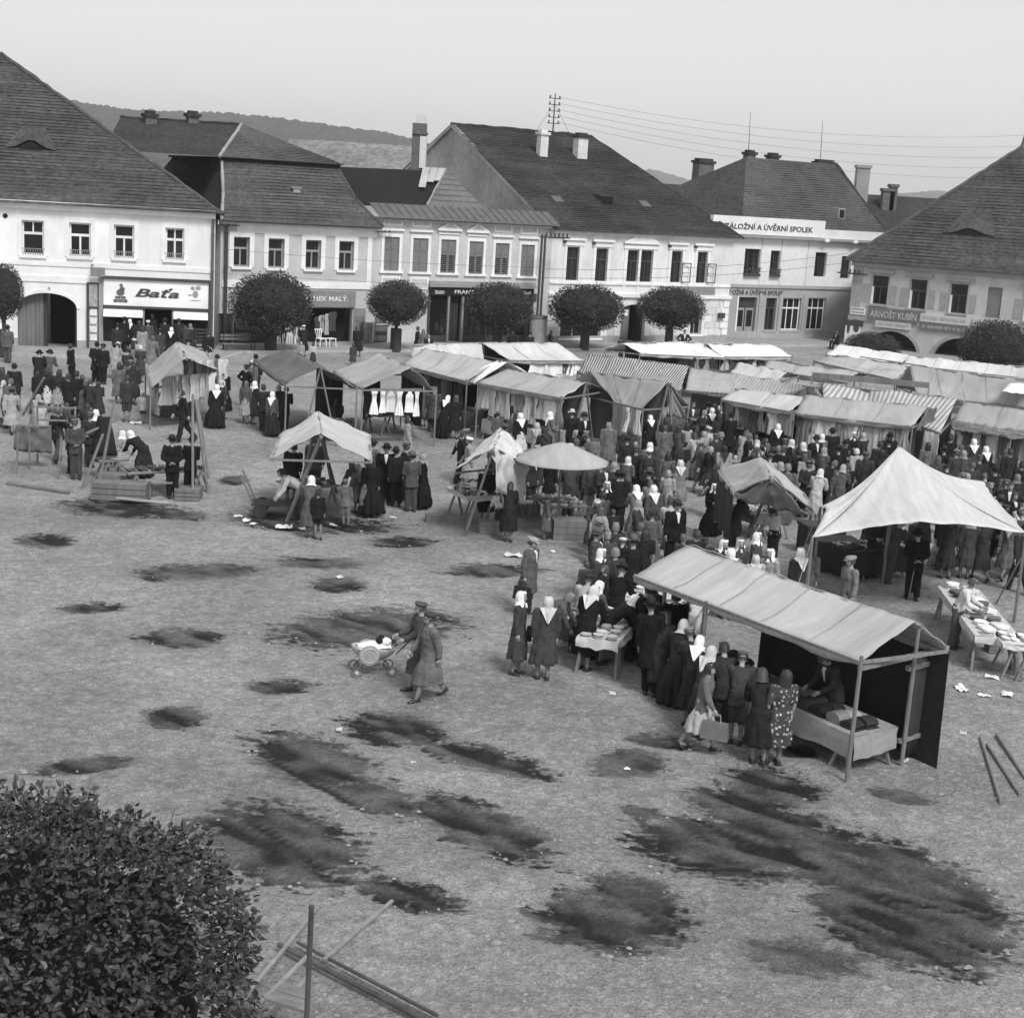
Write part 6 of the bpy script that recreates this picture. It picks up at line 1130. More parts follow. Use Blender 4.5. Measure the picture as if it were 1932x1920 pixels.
we = empty('basket_stand', P(*D('A', 850, 1560)), 0, label='slanting pole frame of the basket seller draped with a black coat', cat='stand')
for (x0, y0), (x1, y1), z in (((705, 1510), (885, 1040), 1.5), ((835, 1555), (985, 770), 2.4), ((1065, 1395), (905, 1120), 1.5), ((1655, 1605), (1655, 700), 2.5), ((1785, 1545), (1680, 740), 2.6), ((1795, 1420), (1690, 745), 2.5)):
    g_ = P(*D('A', x0, y0)); d_ = ray(*D('A', x1, y1)); k = (g_.y+.35)/d_[1]; t_ = Vector((d_[0]*k, d_[1]*k, H+d_[2]*k)); m = MB(); m.beam(g_, t_, .07, .055); wobj(m, 'pole', M_POLE, we)
g_ = P(*D('A', 880, 1440)); m = MB(); m.grid(lambda s_, t_: (g_.x+(s_-.5)*(.8-.45*t_)+.05*math.sin(s_*9), g_.y+.1+.16*math.sin(s_*math.pi)*-1, .75+1.15*t_), 12, 8); o = wobj(m, 'draped_coat', M_CLOTH, we, smooth=True); col(o, .025); thicken(o, .06)
m = MB(); m.beam(P(*D('A', 745, 1035), 1.5), P(*D('A', 1110, 875), 1.7), .05, .05); wobj(m, 'rail', M_POLE, we)
T8 = table(P(*D('A', 1100, 1560)), P(*D('A', 1800, 1530)), .9, .6, 'low board table of the basket seller with wicker goods', cloth=None); goods(T8, 12, 'heap', 'wicker bundle on the basket seller table', 'wicker bundles', (.12, .2, .08), 45)
T9 = table(P(*D('A', 860, 1450)), P(*D('A', 1090, 1440)), .7, .6, 'small table with basket hoops beside the black coat', cloth=None)
for k in range(5): m = MB(); r_ = .3-.02*k; m.tube([(r_*1.3*math.cos(t*.35), r_*math.sin(t*.35), 0) for t in range(19)], .018, 5); p = T9['a']+T9['u']*(.55+.05*k)+T9['n']*.35; m.obj('basket_hoop', M_CLOTH, loc=(p.x, p.y, .64+.045*k), rot=k*.4, label=('lowest', 'second lowest', 'middle', 'second highest', 'topmost')[k]+' pale wicker hoop in the pile beside the black coat', cat='hoop', group='wicker hoops'); col(bpy.context.scene.objects[-1] if False else COL.objects[-1], .42)
for k, (x, y, w_, h_) in enumerate(((1035, 1600, 1.5, .5), (1000, 1480, 1.1, .35), (1620, 1600, .7, .35))):
    p = P(*D('A', x, y)); e = empty('wooden_crate', p, .05, label=('long pale wooden box in front of the basket seller', 'smaller box behind the long pale one', 'slatted crate at the feet of the two men in hats')[k], cat='crate')
    for z in range(3): 
        for y_ in (-.3, .28): m = MB(); m.box(-w_/2, w_/2, y_, y_+.02, h_*z/3+.01, h_*(z+1)/3-.01); m.obj('slat', M_WOOD, e)
        for x_ in (-w_/2, w_/2-.02): m = MB(); m.box(x_, x_+.02, -.28, .28, h_*z/3+.01, h_*(z+1)/3-.01); m.obj('slat', M_WOOD, e)
    m = MB(); m.box(-w_/2+.02, w_/2-.02, -.28, .28, h_-.06, h_-.03); m.obj('lid', M_WOOD, e)
be = empty('wooden_bench', P(*D('A', 1400, 1560)), 0, label='low wooden bench beside the two men in black hats', cat='bench'); p0, p1 = P(*D('A', 1285, 1600)), P(*D('A', 1525, 1600)); m = MB(); m.beam(p0+Vector((0, .15, .46)), p1+Vector((0, .15, .46)), .3, .05); wobj(m, 'seat', M_PLANK, be)
for p in (p0, p1):
    for y_ in (.02, .28): m = MB(); m.beam(p+Vector((0, y_, 0)), p+Vector((.0, .15, .44)), .05, .05); wobj(m, 'leg', M_POLE, be)
m = MB(); m.beam(P(*D('A', 60, 1475))+Vector((0, 0, .04)), P(*D('A', 590, 1555))+Vector((0, 0, .04)), .12, .06); m.obj('plank', M_WOOD, label='dark plank lying on the ground at the far left', cat='plank')
for k, (y0, y1) in enumerate(((1600, 1645), (1612, 1662))): m = MB(); m.beam(P(*D('A', 925+30*k, y0))+Vector((0, 0, .04+.05*k)), P(*D('A', 1480-50*k, y1))+Vector((0, 0, .04+.05*k)), .06, .05); m.obj('lath', mat('new_board', .42), label='pale lath on the ground before the basket seller, %s of two' % ('upper', 'lower')[k], cat='lath')
# ============================================================ people
M_SKIN = mat('skin', .34, var=.08, scale=20, rough=.6, spec=.3); M_EYE = mat('eye_and_mouth', .05, var=.1); M_STOCK = mat('stocking', .2, var=.1, scale=10)
M_SHOE = mat('shoe_leather', .02, var=.2, rough=.4, spec=.5); M_HAIR = mat('hair', .03, var=.3, scale=30, objcol=True, rough=.5)
M_PRINT = None
def V(*a): return Vector(a)
POSES = {
 'stand': dict(), 'front': dict(arm=[((.12, -.12, -1), (-.5, -.85, -.05)), ((-.12, -.12, -1), (.5, -.85, .05))]),
 'behind': dict(arm=[((.25, .3, -1), (-.85, .25, -.45)), ((-.25, .3, -1), (.85, .3, -.5))]),
 'walk': dict(leg=[(19, 3), (-17, 18)], arm=[((.12, .35, -1), (.0, .1, -1)), ((-.12, -.3, -1), (0, -.55, -.8))], lean=5),
 'push': dict(leg=[(18, 4), (-17, 18)], arm=[((.05, -.45, -.9), (-.05, -.9, -.35)), ((-.05, -.45, -.9), (.05, -.9, -.35))], lean=6),
 'browse': dict(lean=20, arm=[((.1, -.35, -.95), (-.15, -.9, -.3)), ((-.1, -.3, -.95), (.15, -.9, -.25))], nod=15),
 'bend': dict(lean=58, arm=[((.1, -.35, -.9), (0, -.6, -.8)), ((-.1, -.3, -.95), (0, -.5, -.8))], nod=-5, leg=[(3, 5), (-6, 8)]),
 'akimbo': dict(arm=[((.75, .1, -.75), (-.7, -.25, -.6)), ((-.75, .1, -.75), (.7, -.25, -.6))]),
 'sit': dict(sit=True, lean=10, arm=[((.1, -.3, -.95), (-.2, -.9, -.2)), ((-.1, -.3, -.95), (.2, -.9, -.2))]),
}
_J = {}
def joints(ps):
    if ps in _J: return _J[ps]
    p = POSES[ps]; ln = rad(p.get('lean', 0)); zp = .52 if p.get('sit') else .93; R_ = Matrix.Rotation(ln, 3, 'X')   # +X rotation takes +Z towards -Y
    up = lambda x, y, z: V(0, 0, zp)+R_ @ V(x, y, z-.93)
    j = dict(pel=V(0, 0, zp), waist=up(0, 0, 1.06), chest=up(0, -.005, 1.28), shl=up(0, 0, 1.405), neck=up(0, .01, 1.45), zp=zp, R=R_, up=up)
    hr = Matrix.Rotation(ln*.55+rad(p.get('nod', 0)), 3, 'X'); j['hR'] = hr; j['head'] = up(0, .005, 1.47)+hr @ V(0, -.015, .125)
    j['sh'] = [up(s_*.185, 0, 1.395) for s_ in (1, -1)]
    arm = p.get('arm', [((.13, .03, -1), (.02, -.2, -1)), ((-.13, .03, -1), (-.02, -.2, -1))]); j['el'] = []; j['wr'] = []; j['hd'] = []
    for i in (0, 1):
        a, b_ = V(*arm[i][0]).normalized(), V(*arm[i][1]).normalized(); e_ = j['sh'][i]+a*.29; w_ = e_+b_*.25; j['el'].append(e_); j['wr'].append(w_); j['hd'].append(b_)
    leg = p.get('leg', [(3, 3), (-2, 3)]); j['hip'] = []; j['kn'] = []; j['an'] = []; j['fd'] = []
    for i, s_ in ((0, 1), (1, -1)):
        h_ = V(s_*.088, 0, zp-.02)
        if p.get('sit'): k_ = h_+V(s_*.06, -.42, .02); a_ = k_+V(0, -.06, -.43); 
        else:
            t, kb = rad(leg[i][0]), rad(leg[i][1]); k_ = h_+V(0, -math.sin(t), -math.cos(t))*.42; a_ = k_+V(0, -math.sin(t-kb), -math.cos(t-kb))*.42
        j['hip'].append(h_); j['kn'].append(k_); j['an'].append(a_)
    lo = min(a.z for a in j['an'])-.075
    for key in list(j):
        v = j[key]
        if isinstance(v, Vector): v.z -= lo
        elif isinstance(v, list) and key != 'hd': 
            for q in v: q.z -= lo
    j['zp'] -= lo; up0 = up; j['up'] = lambda x, y, z: up0(x, y, z)-V(0, 0, lo); j['top'] = j['head']+hr @ V(0, 0, .125)
    _J[ps] = j; return j
def remesh(m, name, vox, sm=2):
    me = m.mesh(name); o = bpy.data.objects.new('t', me); COL.objects.link(o); r = o.modifiers.new('r', 'REMESH'); r.mode = 'VOXEL'; r.voxel_size = vox; s_ = o.modifiers.new('s', 'SMOOTH'); s_.iterations = sm; s_.factor = .5
    dg = bpy.context.evaluated_depsgraph_get(); out = bpy.data.meshes.new_from_object(o.evaluated_get(dg)); bpy.data.objects.remove(o); bpy.data.meshes.remove(me); out.name = name
    out.polygons.foreach_set('use_smooth', [True]*len(out.polygons)); return out
def wrinkle(me, amp, fold=0, z0=0, seed=0, nf=9):
    n = len(me.vertices); co_ = np.empty(n*3, np.float32); me.vertices.foreach_get('co', co_); co_ = co_.reshape(-1, 3); no = np.empty(n*3, np.float32); me.vertices.foreach_get('normal', no); no = no.reshape(-1, 3)
    for i in range(n):
        v = Vector(co_[i]); d_ = amp*noise.noise(Vector((v.x*9, v.y*9, v.z*5+seed)))+amp*.6*noise.noise(Vector((v.x*22, v.y*22, v.z*14+seed)))
        if fold and v.z < z0: d_ += fold*math.sin(math.atan2(v.y, v.x)*nf+seed+noise.noise(Vector((v.x*3, v.y*3, seed)))*2)*(z0-v.z)/max(z0, .01)
        co_[i] += no[i]*d_
    me.vertices.foreach_set('co', co_.ravel()); me.update(); return me
def segd(p, a, b_):
    ab = b_-a; t = max(0, min(1, (p-a).dot(ab)/ab.length_squared)); return (p-a-ab*t).length
def hand(m, w_, d_, side):
    d_ = d_.normalized(); x = V(side, 0, 0); x = (x-d_*x.dot(d_)).normalized(); n_ = d_.cross(x)   # palm plane: d_ along, n_ across
    k = len(m.v); m.tube([w_-d_*.02, w_+d_*.03, w_+d_*.085], [(.022, .03), (.016, .042), (.013, .04)], 8)
    for i, ln in enumerate((.06, .07, .066, .052)):
        o = n_*(.03-.02*i); b_ = w_+d_*.08+o; c_ = -x*.012*1.4; m.tube([b_, b_+d_*ln*.5+c_*.5, b_+d_*ln*.85+c_*2.2], [.0095, .0085, .006], 5)
    b_ = w_+d_*.025+n_*.035; m.tube([b_, b_+d_*.03+n_*.022-x*.006, b_+d_*.06+n_*.022-x*.02], [.011, .01, .007], 5)
def head_geo(m, c, R_):
    k = len(m.v); f0 = len(m.f)
    n, r_ = 16, 12
    for i in range(r_+1):
        t = math.pi*i/r_; z = .118*math.cos(t)
        for j in range(n):
            a = 2*math.pi*j/n; s_ = math.sin(t); x, y = .077*s_*math.sin(a), -.096*s_*math.cos(a)
            if z < -.02: q = (-.02-z)/.1; x *= 1-.3*q; y = y*(1-.1*q)-.012*q if y < 0 else y*(1-.45*q)
            if y < -.06 and -.035 < z < .02 and abs(x) < .022: y -= .02*(1-abs(x)/.022)*(1 if z < -.005 else .4)   # nose
            if y < -.05 and abs(z-.012) < .016 and .018 < abs(x) < .05: y += .009     # eye sockets
            m.v.append((x, y, z))
    for i in range(r_):
        for j in range(n): m.f.append((k+i*n+j, k+(i+1)*n+j, k+(i+1)*n+(j+1) % n, k+i*n+(j+1) % n)); m.m.append(0)
    for s_ in (-1, 1):
        m.ell((s_*.078, .008, -.01), (.01, .02, .032), 6, 5); m.add([(s_*.018, -.094, .006), (s_*.046, -.083, .006), (s_*.046, -.083, .02), (s_*.018, -.094, .02)], [(0, 1, 2, 3)], 1)
    m.add([(-.022, -.097, -.062), (.022, -.097, -.062), (.02, -.098, -.054), (-.02, -.098, -.054)], [(0, 1, 2, 3)], 1); m.add([(0, -.09, .008), (-.013, -.088, -.034), (0, -.116, -.03), (.013, -.088, -.034)], [(0, 1, 2), (0, 2, 3), (1, 3, 2)])
    for i in range(k, len(m.v)): m.v[i] = tuple(c+R_ @ Vector(m.v[i]))
_BM = {}
def body_mesh(ps):
    if ps in _BM: return _BM[ps]
    j = joints(ps); m = MB(); up = j['up']
    m.tube([j['pel']-V(0, 0, .09), j['pel'], j['waist'], j['chest'], j['shl'], up(0, .005, 1.44)], [(.12, .1), (.16, .115), (.135, .1), (.16, .115), (.15, .09), (.06, .055)], 12); m.tube([up(0, .005, 1.42), j['head']-j['hR'] @ V(0, -.01, .05)], [.055, .05], 10)
    for i in (0, 1):
        m.tube([j['hip'][i], j['hip'][i].lerp(j['kn'][i], .5), j['kn'][i], j['kn'][i].lerp(j['an'][i], .35), j['an'][i]], [.088, .075, .055, .056, .036], 10); m.ell(j['kn'][i], (.055, .058, .06)); m.ell(j['hip'][i], (.09, .1, .09))
        m.tube([j['an'][i]+V(0, .05, -.04), j['an'][i]+V(0, -.05, -.045), j['an'][i]+V(0, -.14, -.055)], [(.032, .035), (.038, .03), (.03, .02)], 8)
        m.tube([j['sh'][i], j['sh'][i].lerp(j['el'][i], .5), j['el'][i], j['el'][i].lerp(j['wr'][i], .4), j['wr'][i]], [.055, .048, .04, .038, .027], 8); m.ell(j['sh'][i], (.058, .058, .058)); m.ell(j['el'][i], (.04, .04, .04))
    me = remesh(m, 'person', .02, 2); mi = []
    for p in me.polygons:
        c = p.center; dl = min(min(segd(c, j['hip'][i], j['kn'][i]), segd(c, j['kn'][i], j['an'][i])) for i in (0, 1)); da_ = min(segd(c, j['el'][i], j['wr'][i]) for i in (0, 1)); mi.append(2 if dl < da_ and c.z < j['zp'] else 0)
    h = MB(); head_geo(h, j['head'], j['hR'])
    for i in (0, 1): hand(h, j['wr'][i], j['hd'][i], (1, -1)[i])
    hm = h.mesh('h', smooth=True); bm = bmesh.new(); bm.from_mesh(me); bm.faces.ensure_lookup_table()
    for f_, q in zip(bm.faces, mi): f_.material_index = q
    bm.from_mesh(hm); bm.to_mesh(me); bm.free(); bpy.data.meshes.remove(hm)
    for q in (M_SKIN, M_EYE, M_STOCK): me.materials.append(q)
    _BM[ps] = me; return me
_GM2 = {}
def garment(kind, ps):
    if (kind, ps) in _GM2: return _GM2[(kind, ps)]
    j = joints(ps); m = MB(); up = j['up']; pel = j['pel']; zp = j['zp']; walk = ps in ('walk', 'push'); sit = ps == 'sit'
    def torso(w=1.): m.tube([pel-V(0, 0, .02), j['waist'], j['chest'], j['shl'], up(0, .012, 1.455)], [(.185*w, .14*w), (.165*w, .13*w), (.19*w, .145*w), (.175*w, .115), (.07, .07)], 14)
    def sleeves(r_=1., short=False):
        for i in (0, 1):
            e_, w_ = j['el'][i], j['wr'][i]; pts = [j['sh'][i], j['sh'][i].lerp(e_, .5), e_]+([] if short else [e_.lerp(w_, .5), w_-(w_-e_)*.04]); m.tube(pts, [.082*r_, .072*r_, .064*r_]+([] if short else [.057*r_, .05*r_]), 9); m.ell(j['sh'][i], (.08*r_, .078*r_, .075*r_), 9, 6); m.ell(e_, (.062*r_,)*3, 8, 5) if not short else None
    if kind == 'jacket':
        torso(); sleeves(); m.tube([pel+V(0, 0, .04), pel-V(0, 0, .08), pel-V(0, 0, .2)], [(.18, .14), (.195, .15), (.205, .155)], 14)
    elif kind == 'shirt': torso(.92); sleeves(.95); m.tube([pel+V(0, 0, .06), pel-V(0, 0, .05)], [(.17, .13), (.175, .13)], 14)
    elif kind in ('coat', 'long_coat', 'dress'):
        hz = {'coat': .52, 'long_coat': .34, 'dress': .36}[kind]; fl = {'coat': .24, 'long_coat': .27, 'dress': .27}[kind]
        torso(1. if kind != 'dress' else .95); sleeves(1.05 if kind != 'dress' else .9, kind == 'dress')
        if sit: m.tube([pel+V(0, .1, .02), (j['kn'][0]+j['kn'][1])/2+V(0, -.02, 0), (j['an'][0]+j['an'][1])/2+V(0, -.02, .1)], [(.2, .13), (.2, .1), (.2, .1)], 12)
        else: m.tube([pel+V(0, 0, .05), pel-V(0, 0, .12), V(0, 0, (zp+hz)/2), V(0, 0, hz)], [(.18, .14), (.2, .165), (fl*.92, .19+.05*walk), (fl, .21+.09*walk)], 16)
    elif kind in ('skirt', 'long_skirt'):
        hz = .36 if kind == 'skirt' else .1; fl = .25 if kind == 'skirt' else .36
        if sit: m.tube([pel+V(0, .1, .02), (j['kn'][0]+j['kn'][1])/2+V(0, -.02, 0), (j['an'][0]+j['an'][1])/2+V(0, -.02, .12 if kind == 'skirt' else 0)], [(.2, .13), (.22, .11), (.24, .12)], 12)
        else: m.tube([pel+V(0, 0, .12), pel-V(0, 0, .1), V(0, 0, (zp+hz)/2), V(0, 0, hz)], [(.15, .12), (.19, .16), (fl*.88, .2+.05*walk), (fl, .23+.09*walk)], 16)
    elif kind in ('trousers', 'breeches', 'shorts'):
        cut = {'trousers': 1., 'breeches': .25, 'shorts': 0.}[kind]
        m.tube([pel+V(0, 0, .1), pel, pel-V(0, 0, .12)], [(.16, .125), (.175, .135), (.15, .12)], 14)
        for i in (0, 1):
            h_, k_, a_ = j['hip'][i], j['kn'][i], j['an'][i]; r_ = 1.12 if kind == 'breeches' else 1.
            pts = [h_, h_.lerp(k_, .5), k_]; rs_ = [.1, .098*r_, .085*r_]
            if cut: pts += [k_.lerp(a_, cut*.5), k_.lerp(a_, cut)-V(0, 0, .0)]; rs_ += [.08*r_, .078 if cut == 1 else .06]
            if kind == 'shorts': pts = [h_, h_.lerp(k_, .5), h_.lerp(k_, .85)]; rs_ = [.1, .1, .1]
            m.tube(pts, rs_, 10); m.ell(h_, (.1, .11, .1)); m.ell(k_, (.083, .083, .08)) if kind != 'shorts' else None
    me = remesh(m, kind, .019, 3); nf = 9
    wrinkle(me, .02, {'skirt': .042, 'long_skirt': .06, 'coat': .022, 'long_coat': .03, 'dress': .03}.get(kind, 0), zp*.95, len(kind)+len(ps), 8); me.materials.append(M_CLOTH); _GM2[(kind, ps)] = me; return me
def hg_mesh(kind):
    m = MB()
    if kind == 'hat':
        m.tube([V(0, 0, .045), V(0, 0, .1), V(0, 0, .155), V(0, 0, .168)], [(.092, .112), (.09, .108), (.07, .09), (.03, .045)], 16); k = len(m.v)
        m.grid(lambda s_, t_: ((.088+.062*t_)*math.cos(s_*6.2832), (.108+.06*t_)*math.sin(s_*6.2832), .052+.012*math.cos(2*s_*6.2832)*-t_-.0*t_), 24, 3); m.grid(lambda s_, t_: ((.088+.062*t_)*math.cos(s_*6.2832), (.108+.06*t_)*math.sin(s_*6.2832), .044+.012*math.cos(2*s_*6.2832)*-t_), 24, 3)
    elif kind == 'cap':
        m.tube([V(0, .01, .04), V(0, 0, .075), V(0, -.012, .112), V(0, -.01, .132)], [(.088, .108), (.108, .13), (.1, .125), (.04, .06)], 16); m.grid(lambda s_, t_: ((.085*(1-.25*t_))*math.cos(math.pi+s_*math.pi), -.07-.0*t_+(.045+.05*t_)*math.sin(math.pi+s_*math.pi), .05-.015*t_), 14, 3)
    elif kind == 'beret': m.tube([V(0, .01, .04), V(0, .02, .08), V(0, .025, .115), V(0, .03, .13)], [(.088, .1), (.115, .125), (.095, .11), (.03, .04)], 16)
    elif kind in ('scarf', 'scarf_tail'):
        def fn(s_, t_):
            a = rad(52)+s_*rad(256)     # open in front
            z = .128-t_*.30; rr = math.sqrt(max(0, 1-min(1, ((z)/.135))**2)) if z > 0 else 1.
            cx = .092*rr+.006; cy = .112*rr+.008
            if z < -.06: q = (-.06-z)/.12; cx = cx*(1-.25*q)+.05*q*q*2.2; cy = cy*(1-.2*q)+.03*q
            x, y = cx*math.sin(a), -cy*math.cos(a)
            if z < -.05: y -= .02*abs(math.sin(a))
            return (x+.004*math.sin(s_*40+t_*9), y+.012+.004*math.cos(s_*33), z)
        m.grid(fn, 34, 14); m.tube([V(-.03, -.085, -.12), V(0, -.1, -.135), V(.03, -.085, -.12)], [.018, .026, .018], 6); m.tube([V(0, -.1, -.13), V(-.02, -.115, -.2)], [.02, .03], 6); m.tube([V(0, -.1, -.13), V(.03, -.11, -.19)], [.018, .026], 6)
        m.grid(lambda s_, t_: ((s_-.5)*.15, -.02-.075*math.cos((s_-.5)*2.2)*(1-t_*.6), .085+.045*t_), 10, 3)
        if kind == 'scarf_tail': m.grid(lambda s_, t_: ((s_-.5)*.32*(1-t_*.92), .112+.085*t_**.5-.05*abs(s_-.5)+.012*math.sin(s_*14), -.1-.3*t_), 12, 8)
    elif kind in ('hair', 'bob'):
        lo = -.06 if kind == 'hair' else -.15
        def fn(s_, t_):
            a = rad(62)+s_*rad(236); z = .128+(lo-.128)*t_; rr = math.sqrt(max(0, 1-(max(z, 0)/.132)**2)); return ((.087*rr+.004+(.018 if kind == 'bob' else 0)*t_)*math.sin(a)+.003*math.sin(s_*60), -(.106*rr+.004)*math.cos(a)+.006, z+.004*math.sin(s_*50))
        m.grid(fn, 34, 10); m.grid(lambda s_, t_: ((s_-.5)*.15, -.03-.072*math.cos((s_-.5)*2.2)*(1-t_*.7), .06+.068*t_), 10, 4)
    me = m.mesh(kind, smooth=True); me.materials.append(M_HAIR if kind in ('hair', 'bob') else M_CLOTH); return me
_HG = {}
sm_ = MB(); sm_.tube([V(0, .07, -.035), V(0, .02, -.03), V(0, -.06, -.045), V(0, -.14, -.052), V(0, -.175, -.055)], [(.033, .04), (.04, .048), (.045, .036), (.04, .026), (.02, .016)], 10); sm_.box(-.04, .04, .0, .07, -.078, -.05); SHOE = sm_.mesh('shoe', smooth=True); SHOE.materials.append(M_SHOE)
EXTRA = dict(hat=.05, cap=.012, beret=.01, scarf=.012, scarf_tail=.012, hair=.006, bob=.006)
PEOPLE = []
def person(px, py, face, who, outfit, hd, ps, t, b_, h_, hgt=None, z0=0., feet=False, where='', extra='', pos=None, lab=None):
    t, b_ = [v*(.72 if v < .3 else 1) for v in (t, b_)]; j = joints(ps); hgt = hgt or {'M': 1.72, 'W': 1.62, 'B': 1.25, 'G': 1.2}[who]; sc = hgt/1.72; ro = rad(face)
    if pos is not None: g = Vector(pos); g.z = z0
    elif feet: g = P(px, py, z0)
    else:
        zt = z0+(j['top'].z+EXTRA.get(hd, 0))*sc; g = P(px, py, zt); off = Matrix.Rotation(ro, 3, 'Z') @ Vector((j['top'].x, j['top'].y, 0))*sc; g = Vector((g.x-off.x, g.y-off.y, z0))
    e = link('person', body_mesh(ps), None, None, g, ro, cat='person', group='people at the market'); e.rotation_euler = (rad(random.gauss(0, 1.6)), rad(random.gauss(0, 1.8)), ro); e.scale = (sc*random.uniform(.94, 1.12), sc*random.uniform(.95, 1.08), sc)
    def ch(nm, me, shade=None, loc=(0, 0, 0), rot=None):
        o = link(nm, me, None, e, loc); 
        if rot is not None: o.rotation_euler = rot
        if shade is not None: col(o, shade)
        return o
    tops = dict(suit=('jacket', 'trousers'), coat=('coat', 'trousers'), shirt=('shirt', 'trousers'), wcoat=('long_coat',), jskirt=('jacket', 'skirt'), long=('jacket', 'long_skirt'), dress=('dress',), boy=('jacket', 'shorts'), breeches=('jacket', 'breeches'), bskirt=('shirt', 'skirt'))[outfit]
    ch(tops[0], garment(tops[0], ps), t)
    if len(tops) > 1: ch(tops[1], garment(tops[1], ps), b_)
    if outfit == 'dress' and extra == 'flower': e.children[-1].data = PRINT_ME(ps)
    if who == 'M' and outfit in ('suit', 'coat') and t < .12:      # shirt front
        if ('front', ps) not in _GM2:
            up = j['up']; mm = MB(); mm.add([up(-.045, -.13, 1.4), up(.045, -.13, 1.4), up(.012, -.165, 1.2), up(-.012, -.165, 1.2)], [(0, 1, 2, 3)]); mm.add([up(-.05, -.08, 1.45), up(.05, -.08, 1.45), up(.045, -.13, 1.4), up(-.045, -.13, 1.4)], [(0, 1, 2, 3)]); q = mm.mesh('shirt_front'); q.materials.append(M_CLOTH); _GM2[('front', ps)] = q
        ch('shirt_front', _GM2[('front', ps)], .7)
    for i in (0, 1): ch('shoe', SHOE, None, j['an'][i], (rad(32) if (ps in ('walk', 'push') and i == 1) else 0, 0, rad((8, -8)[i])))
    if hd not in _HG: _HG[hd] = hg_mesh(hd)
    nm = {'hat': 'hat', 'cap': 'cap', 'beret': 'beret', 'scarf': 'headscarf', 'scarf_tail': 'headscarf', 'hair': 'hair', 'bob': 'hair'}[hd]
    ch(nm, _HG[hd], h_, j['head'], j['hR'].to_euler())
    if hd in ('hat', 'cap', 'beret'):
        if 'hair' not in _HG: _HG['hair'] = hg_mesh('hair')
        o = ch('hair', _HG['hair'], .04, j['head'], j['hR'].to_euler()); o.scale = (.98, .98, .42)
    PEOPLE.append((e, px, who, outfit, hd, ps, t, b_, h_, face, where, lab)); return e
_pm = {}
def PRINT_ME(ps):
    if ps not in _pm:
        me = garment('dress', ps).copy(); m, nt, b = newmat('flower_print'); L = nt.links.new; tc = N(nt, 'ShaderNodeTexCoord'); vo = N(nt, 'ShaderNodeTexVoronoi'); vo.inputs['Scale'].default_value = 13; L(tc.outputs['Object'], vo.inputs[0]); r = N(nt, 'ShaderNodeMapRange'); r.inputs[1].default_value = .2; r.inputs[2].default_value = .34; r.inputs[3].default_value = .5; r.inputs[4].default_value = .05; L(vo.outputs['Distance'], r.inputs[0]); L(r.outputs[0], b.inputs['Base Color']); b.inputs['Roughness'].default_value = .9; me.materials.clear(); me.materials.append(m); _pm[ps] = me
    return _pm[ps]
MANUAL = 0
